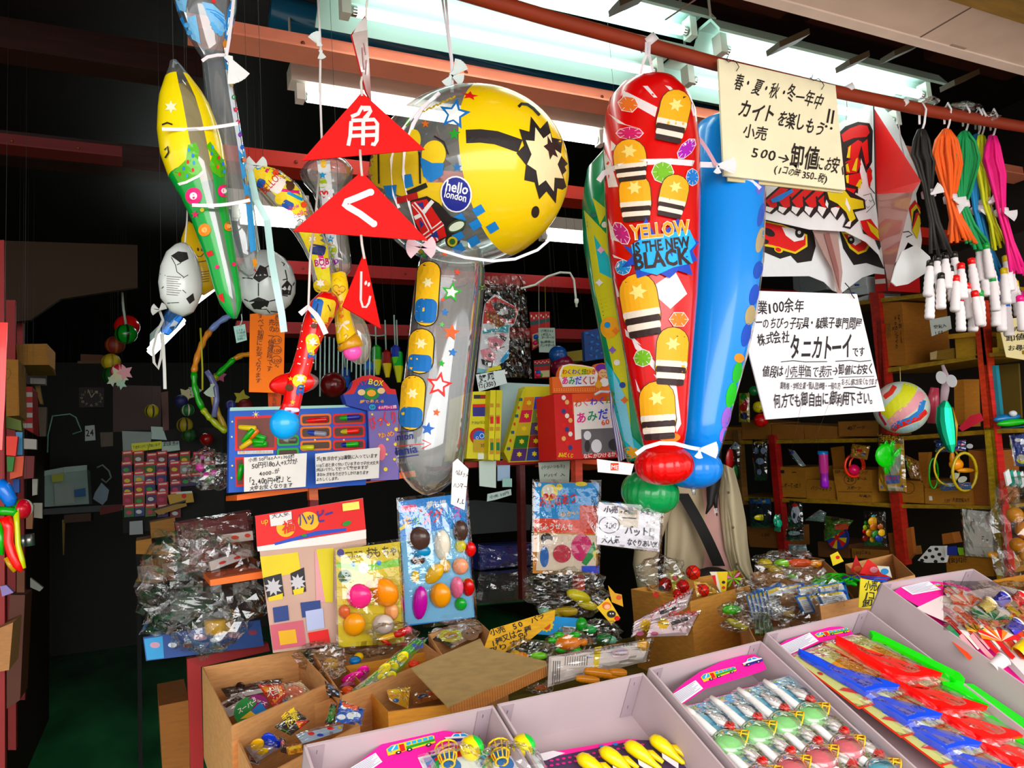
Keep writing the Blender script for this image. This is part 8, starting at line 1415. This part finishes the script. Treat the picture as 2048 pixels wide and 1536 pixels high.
far('leaflet','white paper bag at the bottom of the back rack','paper',[(259,1043),(285,1041),(286,1068),(259,1070)],'8a8e92',.01,Y=4.43); far('toy_box','tan box with black wavy edge beside the toy bags','box',[(305,1020),(370,1000),(374,1012),(318,1030)],'8a6a2a',.1,[('1c140c',[(305,1018),(372,1000),(372,1003),(306,1022)])],Y=4.36); far('toy_box','gold and red boxed toys on the back counter','box',[(335,990),(385,984),(388,1004),(340,1010)],'a8862a',.1,[('b01c1c',E(368,992,5)),('c8d0d0',[(352,984),(384,982),(384,986),(352,988)])],Y=4.36)
# ================= customer behind the bats =================
YP=2.95; t=thing('person','person in an open beige jacket with a black shoulder strap, face hidden behind the bats','person',PY(1420,1600,YP)); SK='d8a890'
def pt(x,y,dy=0):return PY(x,y,YP+dy)
tor=[((1400,920),26,.55),((1400,950),62,.5),((1402,985),84,.5),((1405,1040),88,.55),((1410,1100),88,.6),((1415,1160),90,.6),((1420,1230),92,.6),((1425,1330),95,.6),((1430,1480),80,.6)]
part('body',MB().loft([(pt(*p),r*pxm(pt(*p))*.8) for p,r,f in tor],28,'d8a8a0',flat=.6).loft([(pt(1396,935),.05),(pt(1395,905),.047),(pt(1394,880),.05)],16,SK).ell(pt(1392,832),CR*.075,CF*.09,CU*.115,SK,20,14),t)
hd=MB().ell(pt(1394,822,.02),CR*.088,CF*.1,CU*.118,'15110f',20,14); hd.loft([(pt(1430,850,-.09),.03),(pt(1428,920,-.15),.034),(pt(1424,975,-.17),.026),(pt(1420,1010,-.17),.014),(pt(1412,1028,-.17),.003)],10,'120d0c').loft([(pt(1434,950,-.16),.02),(pt(1430,1000,-.175),.012),(pt(1434,1032,-.17),.002)],8,'120d0c'); part('hair',hd,t)
f_=MB(); f_.ell(pt(1378,834,-.085),CR*.012,CF*.006,CU*.006,'f0ece8',10,6).ell(pt(1404,834,-.085),CR*.012,CF*.006,CU*.006,'f0ece8',10,6).ell(pt(1391,848,-.095),CR*.01,CF*.014,CU*.016,SK,10,6).ell(pt(1391,866,-.08),CR*.02,CF*.006,CU*.005,'b06a60',10,6); part('face',f_,t)
def panel(pts,m,w=-.06,th=.02):   # jacket panel as a padded sheet following the body
    n=len(pts)
    def fn(u_,v_):
        i=min(int(v_*(n-1)),n-2); f=v_*(n-1)-i; a=V(pts[i][0]).lerp(V(pts[i+1][0]),f); b=V(pts[i][1]).lerp(V(pts[i+1][1]),f); q=a.lerp(b,u_)
        return pt(q.x,q.y,w-.06*sin(pi*u_)-.012*sin(u_*14+v_*3)*v_-.008*noise.noise(V((u_*4,v_*5,len(pts)))))
    g=MB().grid(fn,16,24,m); v0=list(g.v); f0=[f[::-1] for f in g.f]; g.add([p+V((0,th,0)) for p in v0],f0,m,True); return g
JK='c8b69cp'
part('jacket_front',panel([((1345,940),(1405,950)),((1338,990),(1416,1000)),((1336,1050),(1422,1060)),((1334,1110),(1412,1120)),((1330,1170),(1400,1170)),((1330,1260),(1410,1260))],JK),t); part('jacket_front',panel([((1440,925),(1468,938)),((1443,970),(1482,990)),((1448,1040),(1492,1040)),((1456,1100),(1496,1090)),((1468,1140),(1502,1130)),((1492,1160),(1512,1165))],'d0c2a6p',-.15),t,'jacket edge with snap buttons')
q=MB()
for x,y in ((1457,985),(1466,1055),(1474,1128)):q.ell(pt(x,y,-.235),CR*.006,CF*.004,CU*.006,'6a5a48',10,6)
part('button',q,t)
part('sleeve',MB().loft([(pt(1345,955,-.02),.055),(pt(1318,1010,-.06),.06),(pt(1298,1070,-.1),.058),(pt(1290,1130,-.14),.052),(pt(1298,1180,-.18),.045)],18,JK).ell(pt(1300,1195,-.18),CR*.04,CF*.035,CU*.04,SK,12,8),t)
q=MB()
def stp(u_,v_):a=V((1352,985)).lerp(V((1425,1130)),v_); return pt(a.x+25*u_+4*sin(v_*3),a.y+2,-.155-.03*sin(pi*v_))
q.grid(stp,3,16,'0e0b0b'); part('shoulder_strap',q,t,'black strap'); q=MB().ell(pt(1425,1165,-.12),CR*.1,CF*.05,CU*.07,'110d0d',18,10); part('shoulder_bag',q,t,'black bag')
q=MB().text(plY(YP-.26),'f4ece8','業',(1428,1028),(1437,1026),11,.001); part('shirt_print',q,t)
# ================= threads and rods that carry the hanging things =================
def cord_up(o,r=.0004,m='2e2c28',z1=3.09):
    vs=[]
    for ch in [o]+list(o.children):
        if ch.type == 'MESH':vs += [WL[o.name]+v.co for v in ch.data.vertices] if ch.data.vertices else []
    p=max(vs,key=lambda v:v.z)
    part('string' if r < .002 else 'hanger_rod',MB().tube([p-V((0,0,.002)),V((p.x,p.y,z1))],r,6,m),o)
for o in [o for o in S.objects if o.parent is None and o.get('category')]:
    n=o.name.split('.')[0]
    if n == 'fluorescent_light':cord_up(o,.004,'b8b8b0',3.09)
    elif n in ('paper_balloon','paper_flower','paper_decoration','calendar','cabinet','memo','ribbon_loop','power_cord','paper','beach_ball','balloon_packet','tape_fringe','inflatable_balloon','football','toy_hoop','toy_tube','wrapped_toy','shelf','wall_clock','plastic_tape','kite_pack','inflatable_toy') or o.name in ('packet.015','packet.012','packet.009','packet.014','price_tag.003','string.008','string.009','toy_pack.022','rubber_ball','rubber_ball.001','rubber_ball.002','toy_microphone.001','carton','carton.001','inflatable_club.001','inflatable_bat','inflatable_wand','toy_microphone','inflatable_bat.003','price_sign','price_sign.001','price_tag'):cord_up(o)
